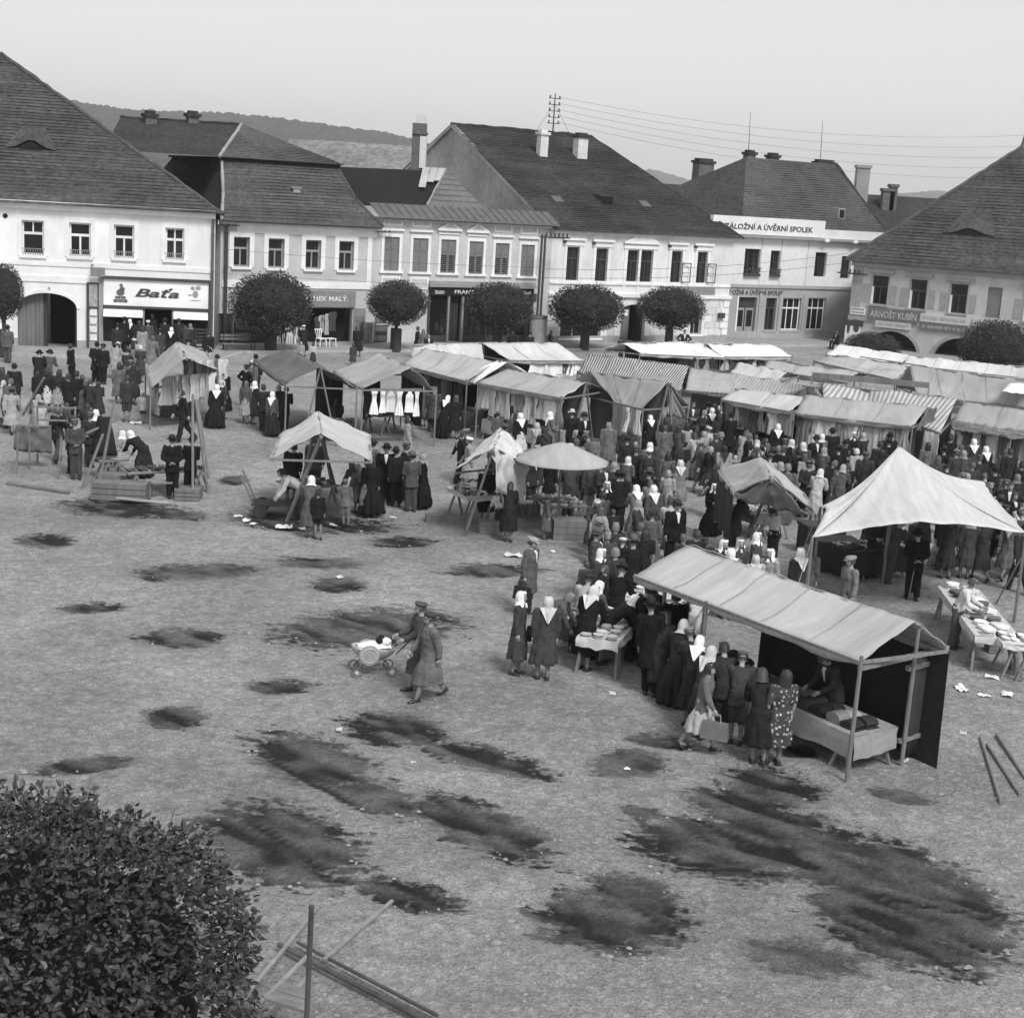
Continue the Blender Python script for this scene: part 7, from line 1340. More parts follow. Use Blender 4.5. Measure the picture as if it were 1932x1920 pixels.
# each line: x y facing who outfit headwear pose shade(top bottom head) [height]; facing 0 looks at the camera, 90 to the right, 180 away
CROWD = '''
@L2 .12|at the shoe shop windows
990 1160 190 M suit hat stand .05 .04 .04
1065 1105 170 M coat hat stand .03 .03 .03
1122 1128 185 W wcoat scarf_tail stand .03 .03 .8
1178 1140 170 W wcoat bob stand .05 .05 .04
1222 1195 200 W wcoat bob stand .3 .3 .05 1.5
1272 1138 190 W wcoat beret stand .12 .1 .6
1318 1085 180 M suit hair stand .2 .1 .3
1375 1208 175 W wcoat hat stand .08 .08 .05
1302 1268 160 W wcoat bob walk .26 .2 .1
1418 1118 185 M suit hat stand .04 .04 .04
1466 1196 180 W long scarf_tail stand .03 .03 .82
1530 1122 190 M suit hair stand .04 .04 .03
1590 1185 200 W wcoat bob browse .06 .06 .05
1648 1168 180 W wcoat scarf stand .05 .05 .2
1782 1228 190 M suit hair stand .03 .45 .04
@A 0|before the white house
62 100 185 M suit hat stand .16 .12 .06
350 320 190 M suit hat browse .03 .03 .03
435 315 180 M suit hat browse .13 .1 .04
622 262 250 M suit hair stand .025 .025 .04
822 246 200 M coat hat behind .03 .03 .03
882 266 180 M suit cap stand .03 .03 .03
@A 0|in the far left crowd
20 468 180 W wcoat bob stand .07 .07 .05
135 432 185 M suit hat stand .04 .04 .04
318 498 170 W long bob stand .035 .03 .03
398 478 175 W jskirt bob stand .04 .6 .04
492 488 185 W jskirt bob stand .05 .34 .04
592 518 160 M suit hair stand .03 .03 .04
637 498 180 M coat hair stand .03 .03 .03
702 530 200 W wcoat bob browse .14 .14 .08
775 578 185 B boy hair browse .05 .05 .04 1.5
850 588 190 W wcoat bob front .06 .06 .04 1.45
755 772 200 W long scarf sit .05 .05 .06
1018 428 200 W wcoat bob stand .2 .2 .04
1118 405 190 M suit cap stand .15 .1 .2
1142 436 185 W wcoat bob stand .06 .06 .04
1088 530 185 M breeches hair stand .07 .08 .05 1.74
1226 688 170 B boy hair stand .36 .05 .12 1.12
@A 0|around the basket seller
603 876 120 M suit hat front .03 .03 .06
655 914 200 M suit cap behind .09 .09 .14 1.78
768 850 170 M suit cap behind .06 .06 .14
820 830 180 W long scarf_tail stand .04 .04 .82
1030 1012 280 W jskirt scarf sit .3 .3 .75
1115 1012 250 W long scarf bend .03 .04 .8
1488 1046 185 M suit hat behind .02 .02 .03 1.78
1626 1050 200 M suit hat front .02 .02 .03
1575 660 290 M suit hair walk .03 .03 .04 1.85
@A 0|right of the left clothes stall
1845 612 190 W long scarf_tail stand .03 .03 .84
1872 568 180 W wcoat scarf stand .08 .08 .55
1872 354 10 M suit hat stand .04 .04 .04
1905 520 60 M suit hair stand .04 .04 .04
@B 0|left of the dark tent
96 360 170 W long scarf_tail stand .03 .03 .82
280 318 150 M suit cap akimbo .025 .025 .04
330 288 180 W wcoat beret stand .2 .2 .5
360 234 180 M suit hat stand .03 .03 .03
275 452 180 W jskirt bob stand .14 .33 .12
335 453 140 W jskirt scarf_tail front .05 .05 .84
425 480 190 M suit hair front .04 .04 .04
492 538 175 W long scarf_tail stand .16 .045 .86
600 498 180 M suit hair browse .05 .05 .06 1.7
545 486 180 W wcoat scarf browse .05 .05 .45
1010 596 190 W jskirt bob sit .12 .1 .1
@B 0|right of the grey tent
1724 480 190 W wcoat scarf stand .13 .13 .5
1802 498 185 M coat cap stand .1 .1 .12
1612 735 110 W wcoat bob stand .3 .3 .04
@B 0|in the group by the middle tent
1302 914 150 M suit hat stand .2 .06 .05
1426 954 5 M suit hat stand .02 .02 .02 1.76
1512 980 200 M suit hat stand .03 .03 .04
1566 958 250 M suit cap front .025 .025 .08
1632 1018 200 M suit hat front .12 .1 .12
1738 1038 250 W long scarf_tail front .02 .02 .3
1312 1086 200 W long bob stand .02 .025 .03
1196 1130 220 W wcoat hair bend .22 .22 .3
1112 1110 210 W wcoat bob bend .12 .1 .1
1100 1248 185 B breeches cap stand .22 .24 .24 1.28
645 962 180 W wcoat hair stand .03 .03 .04
840 900 180 M suit hair stand .13 .1 .06
@B 0|at the middle tent table
560 1172 300 M shirt hair bend .5 .05 .03
815 1224 190 W wcoat scarf browse .14 .14 .7
872 1338 185 B boy hair stand .025 .025 .03 1.3
@C 0|at the grey canvas stalls
398 600 170 W long scarf_tail browse .025 .025 .84
472 598 190 W wcoat bob stand .03 .03 .08
762 598 190 W wcoat hair browse .035 .03 .05
822 608 170 W wcoat scarf browse .03 .03 .6
848 742 190 G boy hat stand .14 .1 .1 1.3
1002 738 180 W jskirt bob stand .14 .4 .06
1048 748 200 W jskirt scarf_tail stand .03 .55 .84
1304 738 120 W wcoat scarf_tail front .24 .24 .8
1060 642 20 W jskirt bob stand .08 .08 .06
1018 628 350 M suit hair stand .04 .04 .04
1482 718 200 M suit hat front .03 .03 .55
1582 742 30 M suit hat front .03 .03 .04
1810 832 180 W wcoat scarf stand .2 .2 .22
@C 0|crossing the middle of the square
538 902 285 M suit hair walk .035 .035 .04
588 890 285 M suit cap walk .06 .05 .2
596 962 280 W wcoat beret walk .3 .26 .84
@C 0|by the white tent and umbrella
752 1200 180 W wcoat bob stand .03 .03 .04
852 1422 330 G bskirt beret browse .7 .05 .75 1.2
950 1340 190 W wcoat bob browse .03 .03 .04
1150 1090 60 M suit hair stand .05 .04 .04
1295 1110 150 W wcoat bob stand .03 .03 .03
1452 1150 200 M suit hat browse .08 .05 .05
1520 1170 190 W wcoat bob browse .07 .07 .06
1640 1150 180 M suit cap stand .1 .32 .1
1772 1178 20 M suit cap front .06 .05 .08
1770 1338 10 W long scarf_tail front .02 .02 .8
1268 1458 110 G wcoat cap stand .16 .16 .3 1.2
1832 1170 170 W wcoat scarf stand .1 .1 .3
1890 1240 190 M suit hat stand .03 .03 .03
@D 0|before the draped stall
645 770 190 W long scarf_tail browse .03 .03 .85
695 698 170 W jskirt scarf stand .12 .1 .75
800 790 180 W wcoat bob stand .05 .05 .04
795 858 185 W wcoat hair stand .18 .18 .06
482 890 190 W wcoat bob stand .07 .07 .04
455 942 180 M suit hat stand .04 .04 .04
508 1000 190 B suit hair stand .12 .1 .3 1.3
530 1036 175 M suit cap stand .035 .035 .1
638 1056 180 M suit beret stand .06 .05 .8
660 1006 170 W wcoat scarf stand .2 .2 .7
692 1042 185 W wcoat bob stand .08 .08 .06
912 856 150 W jskirt bob front .12 .06 .04
962 838 200 W bskirt bob stand .34 .04 .03
@D 0|left of the pointed tent
1092 984 285 M breeches cap walk .14 .12 .28
1160 1040 290 W jskirt hair walk .04 .06 .34
1216 1190 250 W jskirt bob front .05 .06 .04
1366 1114 180 G wcoat scarf stand .2 .2 .4 1.2
785 1088 180 W wcoat bob stand .17 .17 .03
848 1188 110 W wcoat bob stand .26 .26 .05
620 1214 185 M suit hat stand .022 .03 .1 1.76
402 1240 190 M suit hat stand .03 .03 .04
488 1368 190 W jskirt scarf_tail browse .2 .18 .86
705 1364 195 W jskirt scarf_tail stand .14 .05 .84
872 1490 20 M suit hat stand .02 .02 .05 1.78
1196 1358 5 W long scarf front .022 .022 .85 1.5
1476 1418 120 M coat hat browse .12 .1 .08
1692 1568 200 B shirt hair browse .6 .04 .04 1.4
590 1690 190 W wcoat hair stand .1 .1 .1
@D 0|before the pale stalls
1002 658 10 M suit hair front .08 .06 .05
1132 650 180 M suit hat stand .025 .025 .03
1190 668 190 M suit hair stand .03 .03 .04
1122 728 20 W wcoat scarf front .06 .06 .35
1176 706 190 W wcoat scarf_tail stand .05 .05 .85
1236 688 180 W wcoat scarf stand .04 .04 .6
1240 762 170 W wcoat bob stand .06 .06 .04
1342 742 185 M coat hat stand .025 .025 .03
1442 768 185 W wcoat scarf_tail stand .14 .14 .2
1565 760 180 M coat hair stand .025 .025 .03
1668 788 330 W jskirt hair front .06 .05 .3
1738 838 200 W long scarf_tail stand .025 .025 .8
1640 966 190 G wcoat hair stand .22 .2 .1 1.1
1800 752 180 W wcoat bob stand .03 .03 .03
1850 790 185 M suit hat stand .03 .03 .04
@E 0|along the wide grey stall
20 762 180 W long scarf_tail stand .03 .03 .82
240 764 190 W wcoat scarf_tail stand .1 .1 .8
336 780 180 W wcoat scarf browse .1 .1 .5
452 788 185 M suit hat stand .03 .03 .04
530 788 180 W wcoat scarf browse .04 .04 .45
615 824 20 W long scarf front .03 .03 .84
716 830 185 W wcoat scarf stand .06 .06 .4
905 828 190 M coat hat stand .025 .025 .03
990 850 180 W wcoat bob stand .07 .07 .05
222 908 170 W wcoat scarf stand .1 .1 .6
322 846 10 M suit hat stand .03 .03 .04
382 840 200 W jskirt scarf stand .2 .2 .75
422 868 10 G wcoat scarf stand .3 .3 .4 1.35
566 888 10 W wcoat hat front .025 .025 .03
802 898 190 M suit hair stand .04 .04 .04
890 872 180 W wcoat hat stand .022 .022 .03
1145 908 190 B boy hair stand .3 .1 .04 1.4
1196 908 175 W wcoat bob stand .22 .2 .03
205 958 190 M coat hair stand .025 .025 .03
245 992 200 W dress bob stand .3 .3 .08
400 1080 180 G wcoat bob stand .06 .06 .06 1.2
540 1080 160 W wcoat scarf browse .12 .12 .35
700 1010 190 W wcoat bob stand .05 .05 .05
840 960 180 W wcoat bob stand .04 .04 .03
@E 0|behind the pyramid tent
1350 850 180 M suit hair stand .022 .022 .03
1328 930 190 M suit hat stand .03 .03 .04
1402 960 180 M suit cap stand .08 .06 .2
1460 928 185 W wcoat bob stand .1 .1 .08
1478 968 180 W wcoat scarf stand .12 .12 .3
1552 878 185 W wcoat scarf_tail stand .08 .08 .85
1592 1008 180 M suit cap stand .05 .04 .1
1660 938 190 W long scarf_tail stand .04 .04 .88
1790 958 180 W wcoat bob stand .12 .12 .1
1832 958 185 M suit hair stand .04 .04 .04
1912 1058 190 M coat hair stand .025 .025 .03
1470 1040 185 G wcoat hair stand .16 .16 .2 1.3
1268 1010 180 W wcoat bob stand .1 .1 .1
1700 1090 190 M coat hat stand .03 .03 .03
1530 1060 180 W wcoat hair stand .08 .08 .1
1890 1150 190 W wcoat scarf stand .05 .05 .2
1672 1218 20 W wcoat bob stand .1 .1 .2
1762 1190 10 M suit hair stand .05 .05 .06
1842 1218 350 M suit hair stand .04 .04 .05
1862 1290 10 M suit hair front .025 .025 .04
1740 1330 20 W jskirt scarf stand .05 .05 .6
1930 1330 350 M suit hat stand .03 .03 .04
'''
def phrase(who, outfit, hd, ps, t, b_, h_, face):
    tn = lambda v: 'black' if v < .04 else 'dark' if v < .12 else 'grey' if v < .25 else 'light grey' if v < .5 else 'white'
    w_ = {'M': 'man', 'W': 'woman', 'B': 'boy', 'G': 'girl'}[who]
    g = {'suit': 'suit', 'coat': 'overcoat', 'shirt': 'shirt', 'wcoat': 'coat', 'jskirt': 'jacket', 'long': 'long skirt', 'dress': 'dress', 'boy': 'jacket', 'breeches': 'jacket', 'bskirt': 'blouse'}[outfit]
    hh = {'hat': tn(h_)+' hat', 'cap': tn(h_)+' cap', 'beret': tn(h_)+' beret', 'scarf': tn(h_)+' headscarf', 'scarf_tail': tn(h_)+' shawl', 'hair': 'bare head', 'bob': 'bobbed hair'}[hd]
    pp = {'walk': 'walking ', 'bend': 'bending ', 'sit': 'sitting ', 'browse': 'stooping '}.get(ps, '')
    return '%s%s in %s %s, %s' % (pp, w_, tn(t), g, hh)
k_, z_, wh_ = 'A', 0., ''
for ln in CROWD.strip().split('\n'):
    if ln[0] == '@': hd_, wh_ = ln[1:].split('|'); k_, z_ = hd_.split(); z_ = float(z_); continue
    q = ln.split(); px, py = D(k_, float(q[0]), float(q[1])); person(px, py, float(q[2])+random.uniform(-12, 12), q[3], q[4], q[5], q[6], float(q[7]), float(q[8]), float(q[9]), float(q[10]) if len(q) > 10 else None, z_, where=wh_)
def one(k, x, y, face, who, outfit, hd, ps, t, b_, h_, lab, hgt=None, feet=False, **kw): return person(*D(k, x, y), face, who, outfit, hd, ps, t, b_, h_, hgt, feet=feet, lab=lab, **kw)
# the people round the front stall, each described by hand
pw1 = one('I', 1385, 345, 300, 'W', 'wcoat', 'beret', 'walk', .2, .2, .06, 'woman in belted grey coat walking beside the pram', 1.7)
pw2 = one('I', 1265, 215, 290, 'W', 'wcoat', 'beret', 'push', .1, .1, .09, 'woman in dark coat and round beret pushing the pram', 1.68)
mcoat = one('F', 225, 88, 60, 'M', 'coat', 'cap', 'stand', .15, .05, .34, 'man in long grey overcoat and light cap left of the front stall', 1.74)
one('F', 162, 506, 75, 'W', 'wcoat', 'scarf', 'stand', .08, .08, .84, 'woman in white headscarf and dark coat facing right, left of the pram', 1.64)
one('F', 362, 540, 190, 'W', 'wcoat', 'scarf_tail', 'stand', .08, .08, .55, 'woman in pale headscarf and dark coat seen from behind by the box pram', 1.64)
one('F', 565, 512, 80, 'W', 'wcoat', 'hair', 'bend', .15, .15, .2, 'bareheaded woman in grey coat bending over the box pram')
one('F', 640, 1112, 150, 'W', 'wcoat', 'scarf_tail', 'browse', .022, .022, .6, 'woman in black coat and checked headscarf at the corner of the linen table', 1.7, feet=True)
one('F', 800, 428, 130, 'W', 'wcoat', 'scarf', 'browse', .14, .14, .82, 'woman in white headscarf half hidden behind the one in black coat')
one('F', 800, 1065, 110, 'W', 'wcoat', 'scarf', 'bend', .04, .04, .86, 'woman in dark dress and white headscarf bending over the linen table', 1.66, feet=True)
one('F', 772, 175, 60, 'W', 'jskirt', 'scarf', 'stand', .08, .06, .84, 'woman in white headscarf and plaid jacket facing right behind the linen table', 1.64)
one('F', 742, 14, 80, 'M', 'suit', 'hat', 'stand', .1, .1, .1, 'man in grey hat and dark suit behind the woman in plaid jacket', 1.76)
one('F', 822, 48, 10, 'W', 'wcoat', 'hair', 'stand', .1, .1, .2, 'bareheaded woman facing the camera behind the woman in plaid jacket')
one('F', 1022, 70, 190, 'M', 'suit', 'hat', 'stand', .025, .025, .12, 'man in black suit and grey hat seen from behind left of the canopy', 1.76)
one('F', 1112, 22, 185, 'W', 'dress', 'bob', 'stand', .03, .03, .04, 'dark-haired woman in short-sleeved black dress left of the canopy tip', 1.66)
one('F', 985, 288, 150, 'M', 'coat', 'hat', 'browse', .02, .02, .03, 'man in black coat bowing his head beside the canopy tip', 1.72)
one('F', 1150, 1308, 170, 'M', 'coat', 'hat', 'stand', .018, .02, .03, 'tall man in black overcoat and hat at the left end of the front stall', 1.84, feet=True)
one('F', 1352, 500, 190, 'M', 'suit', 'hair', 'front', .02, .02, .03, 'dark-suited vendor under the left end of the front canopy', 1.7)
one('F', 1448, 782, 200, 'B', 'suit', 'cap', 'browse', .05, .05, .25, 'boy in a cap stooping at the left end of the front stall', 1.55)
one('F', 1528, 846, 160, 'W', 'jskirt', 'scarf_tail', 'browse', .04, .035, .86, 'woman in bright white headscarf and dark jacket leaning into the front stall', 1.64)
one('F', 1662, 926, 140, 'W', 'wcoat', 'scarf_tail', 'browse', .05, .05, .5, 'woman in patterned pale headscarf leaning into the front stall', 1.64)
girl = one('F', 1618, 1055, 70, 'W', 'jskirt', 'hair', 'walk', .2, .45, .03, 'young woman in grey jacket and light skirt carrying a big bag', 1.58)
one('F', 1745, 895, 180, 'M', 'suit', 'hair', 'browse', .05, .045, .03, 'bareheaded man in dark suit stooping at the front stall', 1.7)
one('F', 1872, 975, 170, 'B', 'breeches', 'cap', 'browse', .08, .08, .1, 'boy in dark cap, jacket and breeches at the front stall', 1.6)
one('G', 1028, 1042, 175, 'W', 'wcoat', 'bob', 'browse', .03, .03, .06, 'dark-haired woman in black coat with white collar at the front stall', 1.62)
one('G', 1138, 1042, 195, 'W', 'dress', 'bob', 'stand', .05, .05, .04, 'woman in dark flowered dress with her back to the camera at the front stall', 1.64, extra='flower')
one('G', 1492, 920, 300, 'M', 'suit', 'cap', 'browse', .06, .06, .1, 'stall keeper bending over the cloth rolls inside the front stall', 1.7)
WH = 'woman in white headscarf'
for x, y, f_, t, h_, lb, hg in ((722, 98, 30, .05, .84, WH+' facing the camera, leftmost behind the front canopy', 1.62), (778, 163, 190, .2, .86, WH+' from behind, second from left behind the front canopy', 1.62), (840, 98, 20, .1, .6, 'woman in pale striped headscarf among the white ones behind the front canopy', 1.6), (875, 143, 60, .03, .84, 'girl in white headscarf and black dress behind the front canopy', 1.4), (980, 48, 70, .12, .84, WH+' standing tallest before the pointed tent', 1.68), (970, 203, 190, .4, .55, 'woman wrapped in a pale shawl behind the front canopy', 1.5), (1088, 172, 320, .3, .86, WH+' and pale shawl facing left behind the front canopy', 1.62), (1305, 156, 200, .06, .87, WH+' and dark jacket standing alone right of the pale group', 1.66)):
    one('G', x, y, f_, 'W', 'wcoat', 'scarf_tail', 'stand', t, t, h_, lb, hg)
one('G', 1238, 332, 180, 'G', 'wcoat', 'beret', 'stand', .05, .05, .82, 'small child in white cap behind the ridge of the front canopy', 1.1); one('G', 1285, 352, 190, 'G', 'wcoat', 'scarf', 'stand', .34, .34, .4, 'small child in pale shawl beside the one in white cap', 1.05); one('G', 1345, 130, 170, 'M', 'suit', 'hair', 'stand', .14, .12, .15, 'man in grey suit behind the lone woman in white headscarf', 1.74)
one('G', 1670, 226, 290, 'M', 'suit', 'cap', 'stand', .26, .12, .26, 'man in light grey jacket and cap facing left behind the front canopy', 1.72); one('G', 1592, 528, 200, 'G', 'wcoat', 'beret', 'stand', .2, .2, .85, 'child in white cap hidden by the ridge before the man in grey jacket', 1.1)
one('G', 448, 66, 180, 'B', 'suit', 'hair', 'stand', .08, .06, .12, 'boy with bare head behind the left end of the front canopy', 1.45); one('G', 500, 30, 200, 'M', 'suit', 'hair', 'stand', .035, .035, .05, 'stooping man in black jacket behind the left end of the front canopy', 1.65); one('G', 590, 92, 190, 'B', 'suit', 'cap', 'stand', .05, .05, .06, 'boy in a dark cap behind the left end of the front canopy', 1.4)
for (x, y), f_, a, lb in (((1225, 1330), 150, ('W', 'wcoat', 'bob', 'browse', .04, .04, .05), 'woman in dark coat leaning in right of the tall man in black'), ((1330, 1400), 160, ('W', 'long', 'scarf', 'browse', .03, .03, .5), 'old woman in black skirt squeezed in at the front counter'), ((1010, 1040), 60, ('M', 'suit', 'hat', 'browse', .03, .03, .04), 'man in black hat leaning over the near end of the linen table'), ((1120, 1060), 190, ('W', 'wcoat', 'bob', 'browse', .05, .05, .04), 'dark-coated woman at the near end of the linen table')):
    one('F', x, y, f_, *a, lb, 1.66, feet=True)
# below and right of the pyramid tent
one('H', 685, 610, 180, 'M', 'suit', 'hat', 'behind', .022, .022, .03, 'man in black suit holding a walking stick behind his back', 1.72, feet=True)
one('H', 885, 480, 190, 'W', 'wcoat', 'bob', 'stand', .05, .05, .05, 'woman in dark flared coat under the front edge of the pyramid tent', feet=True); one('H', 1000, 482, 180, 'W', 'wcoat', 'scarf', 'stand', .08, .08, .3, 'woman in dark coat second under the front edge of the pyramid tent', feet=True); one('H', 1095, 490, 185, 'W', 'wcoat', 'bob', 'push', .05, .05, .05, 'woman in dark coat with a low cart under the pyramid tent', feet=True); one('H', 1170, 345, 170, 'M', 'suit', 'hat', 'stand', .07, .06, .06, 'man in grey suit deep under the pyramid tent', feet=True)
one('H', 525, 510, 120, 'M', 'suit', 'hat', 'browse', .1, .1, .08, 'man in grey suit leaning to the dark table under the pyramid tent', feet=True); one('H', 430, 470, 20, 'W', 'wcoat', 'bob', 'front', .05, .05, .05, 'woman in dark coat behind the table under the pyramid tent', feet=True)
one('H', 940, 912, 60, 'M', 'shirt', 'hair', 'browse', .62, .12, .08, 'man in white shirt and dark trousers working at the trestle table', 1.66, feet=True); one('H', 1325, 565, 190, 'M', 'suit', 'hat', 'walk', .05, .05, .05, 'man in dark suit walking at the right edge beyond the white goods', 1.74, feet=True)
# along the house fronts
for k, x, y, f_, who, of, hd, ps, t, b_, h_, lb, hg in (('C', 150, 10, 90, 'M', 'suit', 'hair', 'front', .03, .03, .05, 'man in dark suit standing by the ironmonger doorway', 1.7), ('C', 200, 32, 350, 'W', 'wcoat', 'bob', 'stand', .2, .2, .1, 'woman in grey dress beside the man at the ironmonger', 1.6), ('C', 250, 80, 20, 'M', 'suit', 'hair', 'stand', .04, .05, .1, 'man in dark jacket near the ironmonger window', 1.5), ('C', 970, 55, 180, 'W', 'wcoat', 'bob', 'stand', .03, .03, .03, 'dark figure under the globe tree at the ironmonger', 1.6), ('C', 1110, 50, 180, 'M', 'suit', 'hat', 'stand', .04, .04, .04, 'man in dark suit left of the poster column', 1.7), ('C', 1295, 40, 280, 'W', 'long', 'scarf', 'stand', .03, .03, .04, 'woman in black shawl passing the poster column', 1.6), ('D', 942, 38, 5, 'M', 'suit', 'hair', 'akimbo', .05, .04, .04, 'man with hands on hips standing before the cream house', 1.74), ('D', 405, 108, 20, 'B', 'suit', 'cap', 'stand', .04, .04, .04, 'boy in the arched doorway of the cream house', 1.3),
    ('B', 745, 2, 190, 'W', 'wcoat', 'beret', 'browse', .03, .03, .85, 'woman in white hat at the clothes shop', 1.64), ('B', 1192, 4, 200, 'W', 'wcoat', 'bob', 'stand', .03, .03, .1, 'dark-clad woman by the clothes shop rack', 1.64), ('B', 1145, 152, 200, 'G', 'wcoat', 'bob', 'stand', .08, .08, .06, 'small child in dark coat on the pavement by the clothes shop', 1.1), ('B', 822, 138, 190, 'G', 'bskirt', 'bob', 'stand', .5, .06, .05, 'child in white blouse behind the dark tent', 1.2), ('B', 728, 132, 180, 'G', 'bskirt', 'bob', 'stand', .34, .3, .3, 'child in pale frock behind the dark tent', 1.2)):
    one(k, x, y, f_, who, of, hd, ps, t, b_, h_, lb, hg)
one('E', 480, 40, 300, 'M', 'suit', 'hair', 'sit', .025, .025, .04, 'man in black sitting on the kerb near the arcaded house', 1.72)
# more of the packed crowd: people between those already placed
rf = random.Random(21)
def inpoly(x, y, pl): 
    c = False
    for i in range(len(pl)):
        (x0, y0), (x1, y1) = pl[i], pl[i-1]
        if (y0 > y) != (y1 > y) and x < (x1-x0)*(y-y0)/(y1-y0)+x0: c = not c
    return c
def fill(pl, n, where, feet=False, fc=(180, 30), gap=.5):
    xs_, ys_ = [p[0] for p in pl], [p[1] for p in pl]; k = 0
    for _ in range(n*60):
        if k >= n: break
        x, y = rf.uniform(min(xs_), max(xs_)), rf.uniform(min(ys_), max(ys_))
        if not inpoly(x, y, pl): continue
        g = P(x, y, 0 if feet else 1.6)
        if any((r_[0].location.to_2d()-g.to_2d()).length < gap for r_ in PEOPLE): continue
        k += 1; q = rf.random(); f_ = fc[0]+rf.gauss(0, fc[1]) if rf.random() < .8 else rf.uniform(0, 360)
        if q < .4: a = ('M', rf.choice(('suit', 'suit', 'coat')), rf.choice(('hat', 'cap', 'hair')), rf.choice(('stand', 'behind', 'front', 'browse', 'walk')), rf.choice((.025, .04, .06, .1, .16)), rf.choice((.03, .05, .1)), rf.choice((.03, .06, .12, .2)), rf.uniform(1.62, 1.8))
        elif q < .9: a = ('W', rf.choice(('wcoat', 'wcoat', 'jskirt', 'long', 'dress')), rf.choice(('scarf', 'scarf_tail', 'bob', 'bob', 'hair', 'beret', 'hat')), rf.choice(('stand', 'front', 'browse', 'browse', 'walk')), rf.choice((.03, .05, .08, .16, .26, .34, .42)), rf.choice((.03, .06, .16, .34)), rf.choice((.04, .08, .3, .45, .6)), rf.uniform(1.52, 1.68))
        else: a = (rf.choice('BG'), rf.choice(('wcoat', 'boy')), rf.choice(('hair', 'bob', 'cap')), 'stand', rf.choice((.05, .12, .3)), .06, .08, rf.uniform(1.1, 1.45))
        person(x, y, f_, *a[:7], a[7], 0., feet=feet, where=where)
fill([(1292, 800), (1500, 815), (1932, 905), (1932, 990), (1880, 960), (1690, 855), (1590, 890), (1480, 880), (1400, 850), (1300, 838)], 46, 'in the right-hand crowd')
fill([(1165, 842), (1290, 850), (1300, 965), (1240, 1000), (1130, 985), (1120, 900)], 16, 'in the central crowd')
fill([(1605, 1085), (1660, 1035), (1932, 1030), (1932, 1085)], 9, 'under the pyramid tent', feet=True)
fill([(0, 690), (130, 700), (135, 770), (60, 775), (0, 745)], 7, 'in the far left crowd')
fill([(880, 790), (1150, 800), (1150, 850), (1000, 850)], 10, 'before the middle dress stall')
fill([(1095, 1020), (1195, 1000), (1230, 1040), (1190, 1075), (1120, 1090)], 5, 'left of the front canopy')
fill([(190, 640), (385, 630), (385, 660), (200, 668)], 6, 'outside the shoe shop', feet=False)
# labels: what each wears and where, then order from the left where that is still shared
seen = {}
for r_ in PEOPLE: 
    lb = r_[11] or (phrase(*r_[2:10])+', '+r_[10]); seen.setdefault(lb, []).append(r_)
ORD = ['leftmost', 'second from left', 'third from left', 'fourth from left', 'fifth from left', 'sixth from left', 'seventh from left', 'eighth from left', 'ninth from left', 'tenth from left', 'eleventh from left', 'twelfth from left']
for lb, rs_ in seen.items():
    rs_.sort(key=lambda r_: r_[1])
    for i, r_ in enumerate(rs_): r_[0]['label'] = lb if len(rs_) == 1 else lb+', '+(ORD[i] if i < len(rs_)-1 or len(rs_) > 12 else 'rightmost')
# ============================================================ small things of the square
def at(k, x, y, z=0.): return P(*D(k, x, y), z)
# ---- pram pushed by the two women
pg = at('I', 400, 1400); pr_ = at('I', 540, 1400); pf = at('I', 280, 1320); pb_ = at('I', 790, 1310)
fwd = (pf-pb_).to_2d().normalized(); pe = empty('pram', (pf+pb_)/2, math.atan2(fwd.y, fwd.x), label='pale wicker pram with round side panels pushed across the square', cat='pram')
m = MB(); ln, wd = .82, .4
def hull(s_, t_):
    a = s_*2*math.pi; r_ = math.sin(min(1, t_*1.0)*math.pi/2)**.6; return (ln/2*r_*math.cos(a), wd/2*r_*math.sin(a), .24+.3*t_+.04*math.cos(a)*t_)
m.grid(hull, 28, 8); o = m.obj('body', M_CLOTH, pe, smooth=True); col(o, .4); thicken(o, .02, 0)
for s_ in (-1, 1):
    m = MB(); m.tube([(.1, s_*.205, .42), (.1, s_*.228, .42)], [.2, .19], 20); o = m.obj('side_panel', M_CLOTH, pe); col(o, .34); m = MB(); m.tube([(.1+.15*math.cos(t*.33), s_*.232, .42+.14*math.sin(t*.33)) for t in range(20)], .012, 5, cap=False); o = m.obj('panel_ring', M_CLOTH, pe); col(o, .5)
tm = MB(); n = 22; tm.tube([(.09*math.cos(t*2*math.pi/n), 0, .09*math.sin(t*2*math.pi/n)) for t in range(n+1)], .012, 6, cap=False); TY = tm.mesh('tyre', smooth=True); TY.materials.append(mat('rubber', .12))
hm = MB(); hm.tube([(0, -.02, 0), (0, .02, 0)], .026, 10)
for t in range(10): hm.tube([(0, 0, 0), (.086*math.cos(t*.628), 0, .086*math.sin(t*.628))], .003, 4)
HB = hm.mesh('hub'); HB.materials.append(mat('chrome', .7, rough=.25, spec=.8))
for x in (-.33, .33):
    for s_ in (-1, 1): w_ = link('wheel', TY, None, pe, (x, s_*.24, .103)); link('spokes', HB, None, w_)
m = MB()
for s_ in (-1, 1): m.tube([(-.33, s_*.2, .103), (-.2, s_*.2, .24), (.2, s_*.2, .24), (.33, s_*.2, .103)], .012, 5)
m.tube([(-.33, -.24, .103), (-.33, .24, .103)], .01, 5); m.tube([(.33, -.24, .103), (.33, .24, .103)], .01, 5); m.obj('undercarriage', M_IRON, pe)
m = MB(); m.tube([(-.4, -.17, .42), (-.66, -.17, .7), (-.88, -.15, .96), (-.9, .15, .96), (-.66, .17, .7), (-.4, .17, .42)], .012, 6); m.obj('handle', M_IRON, pe)
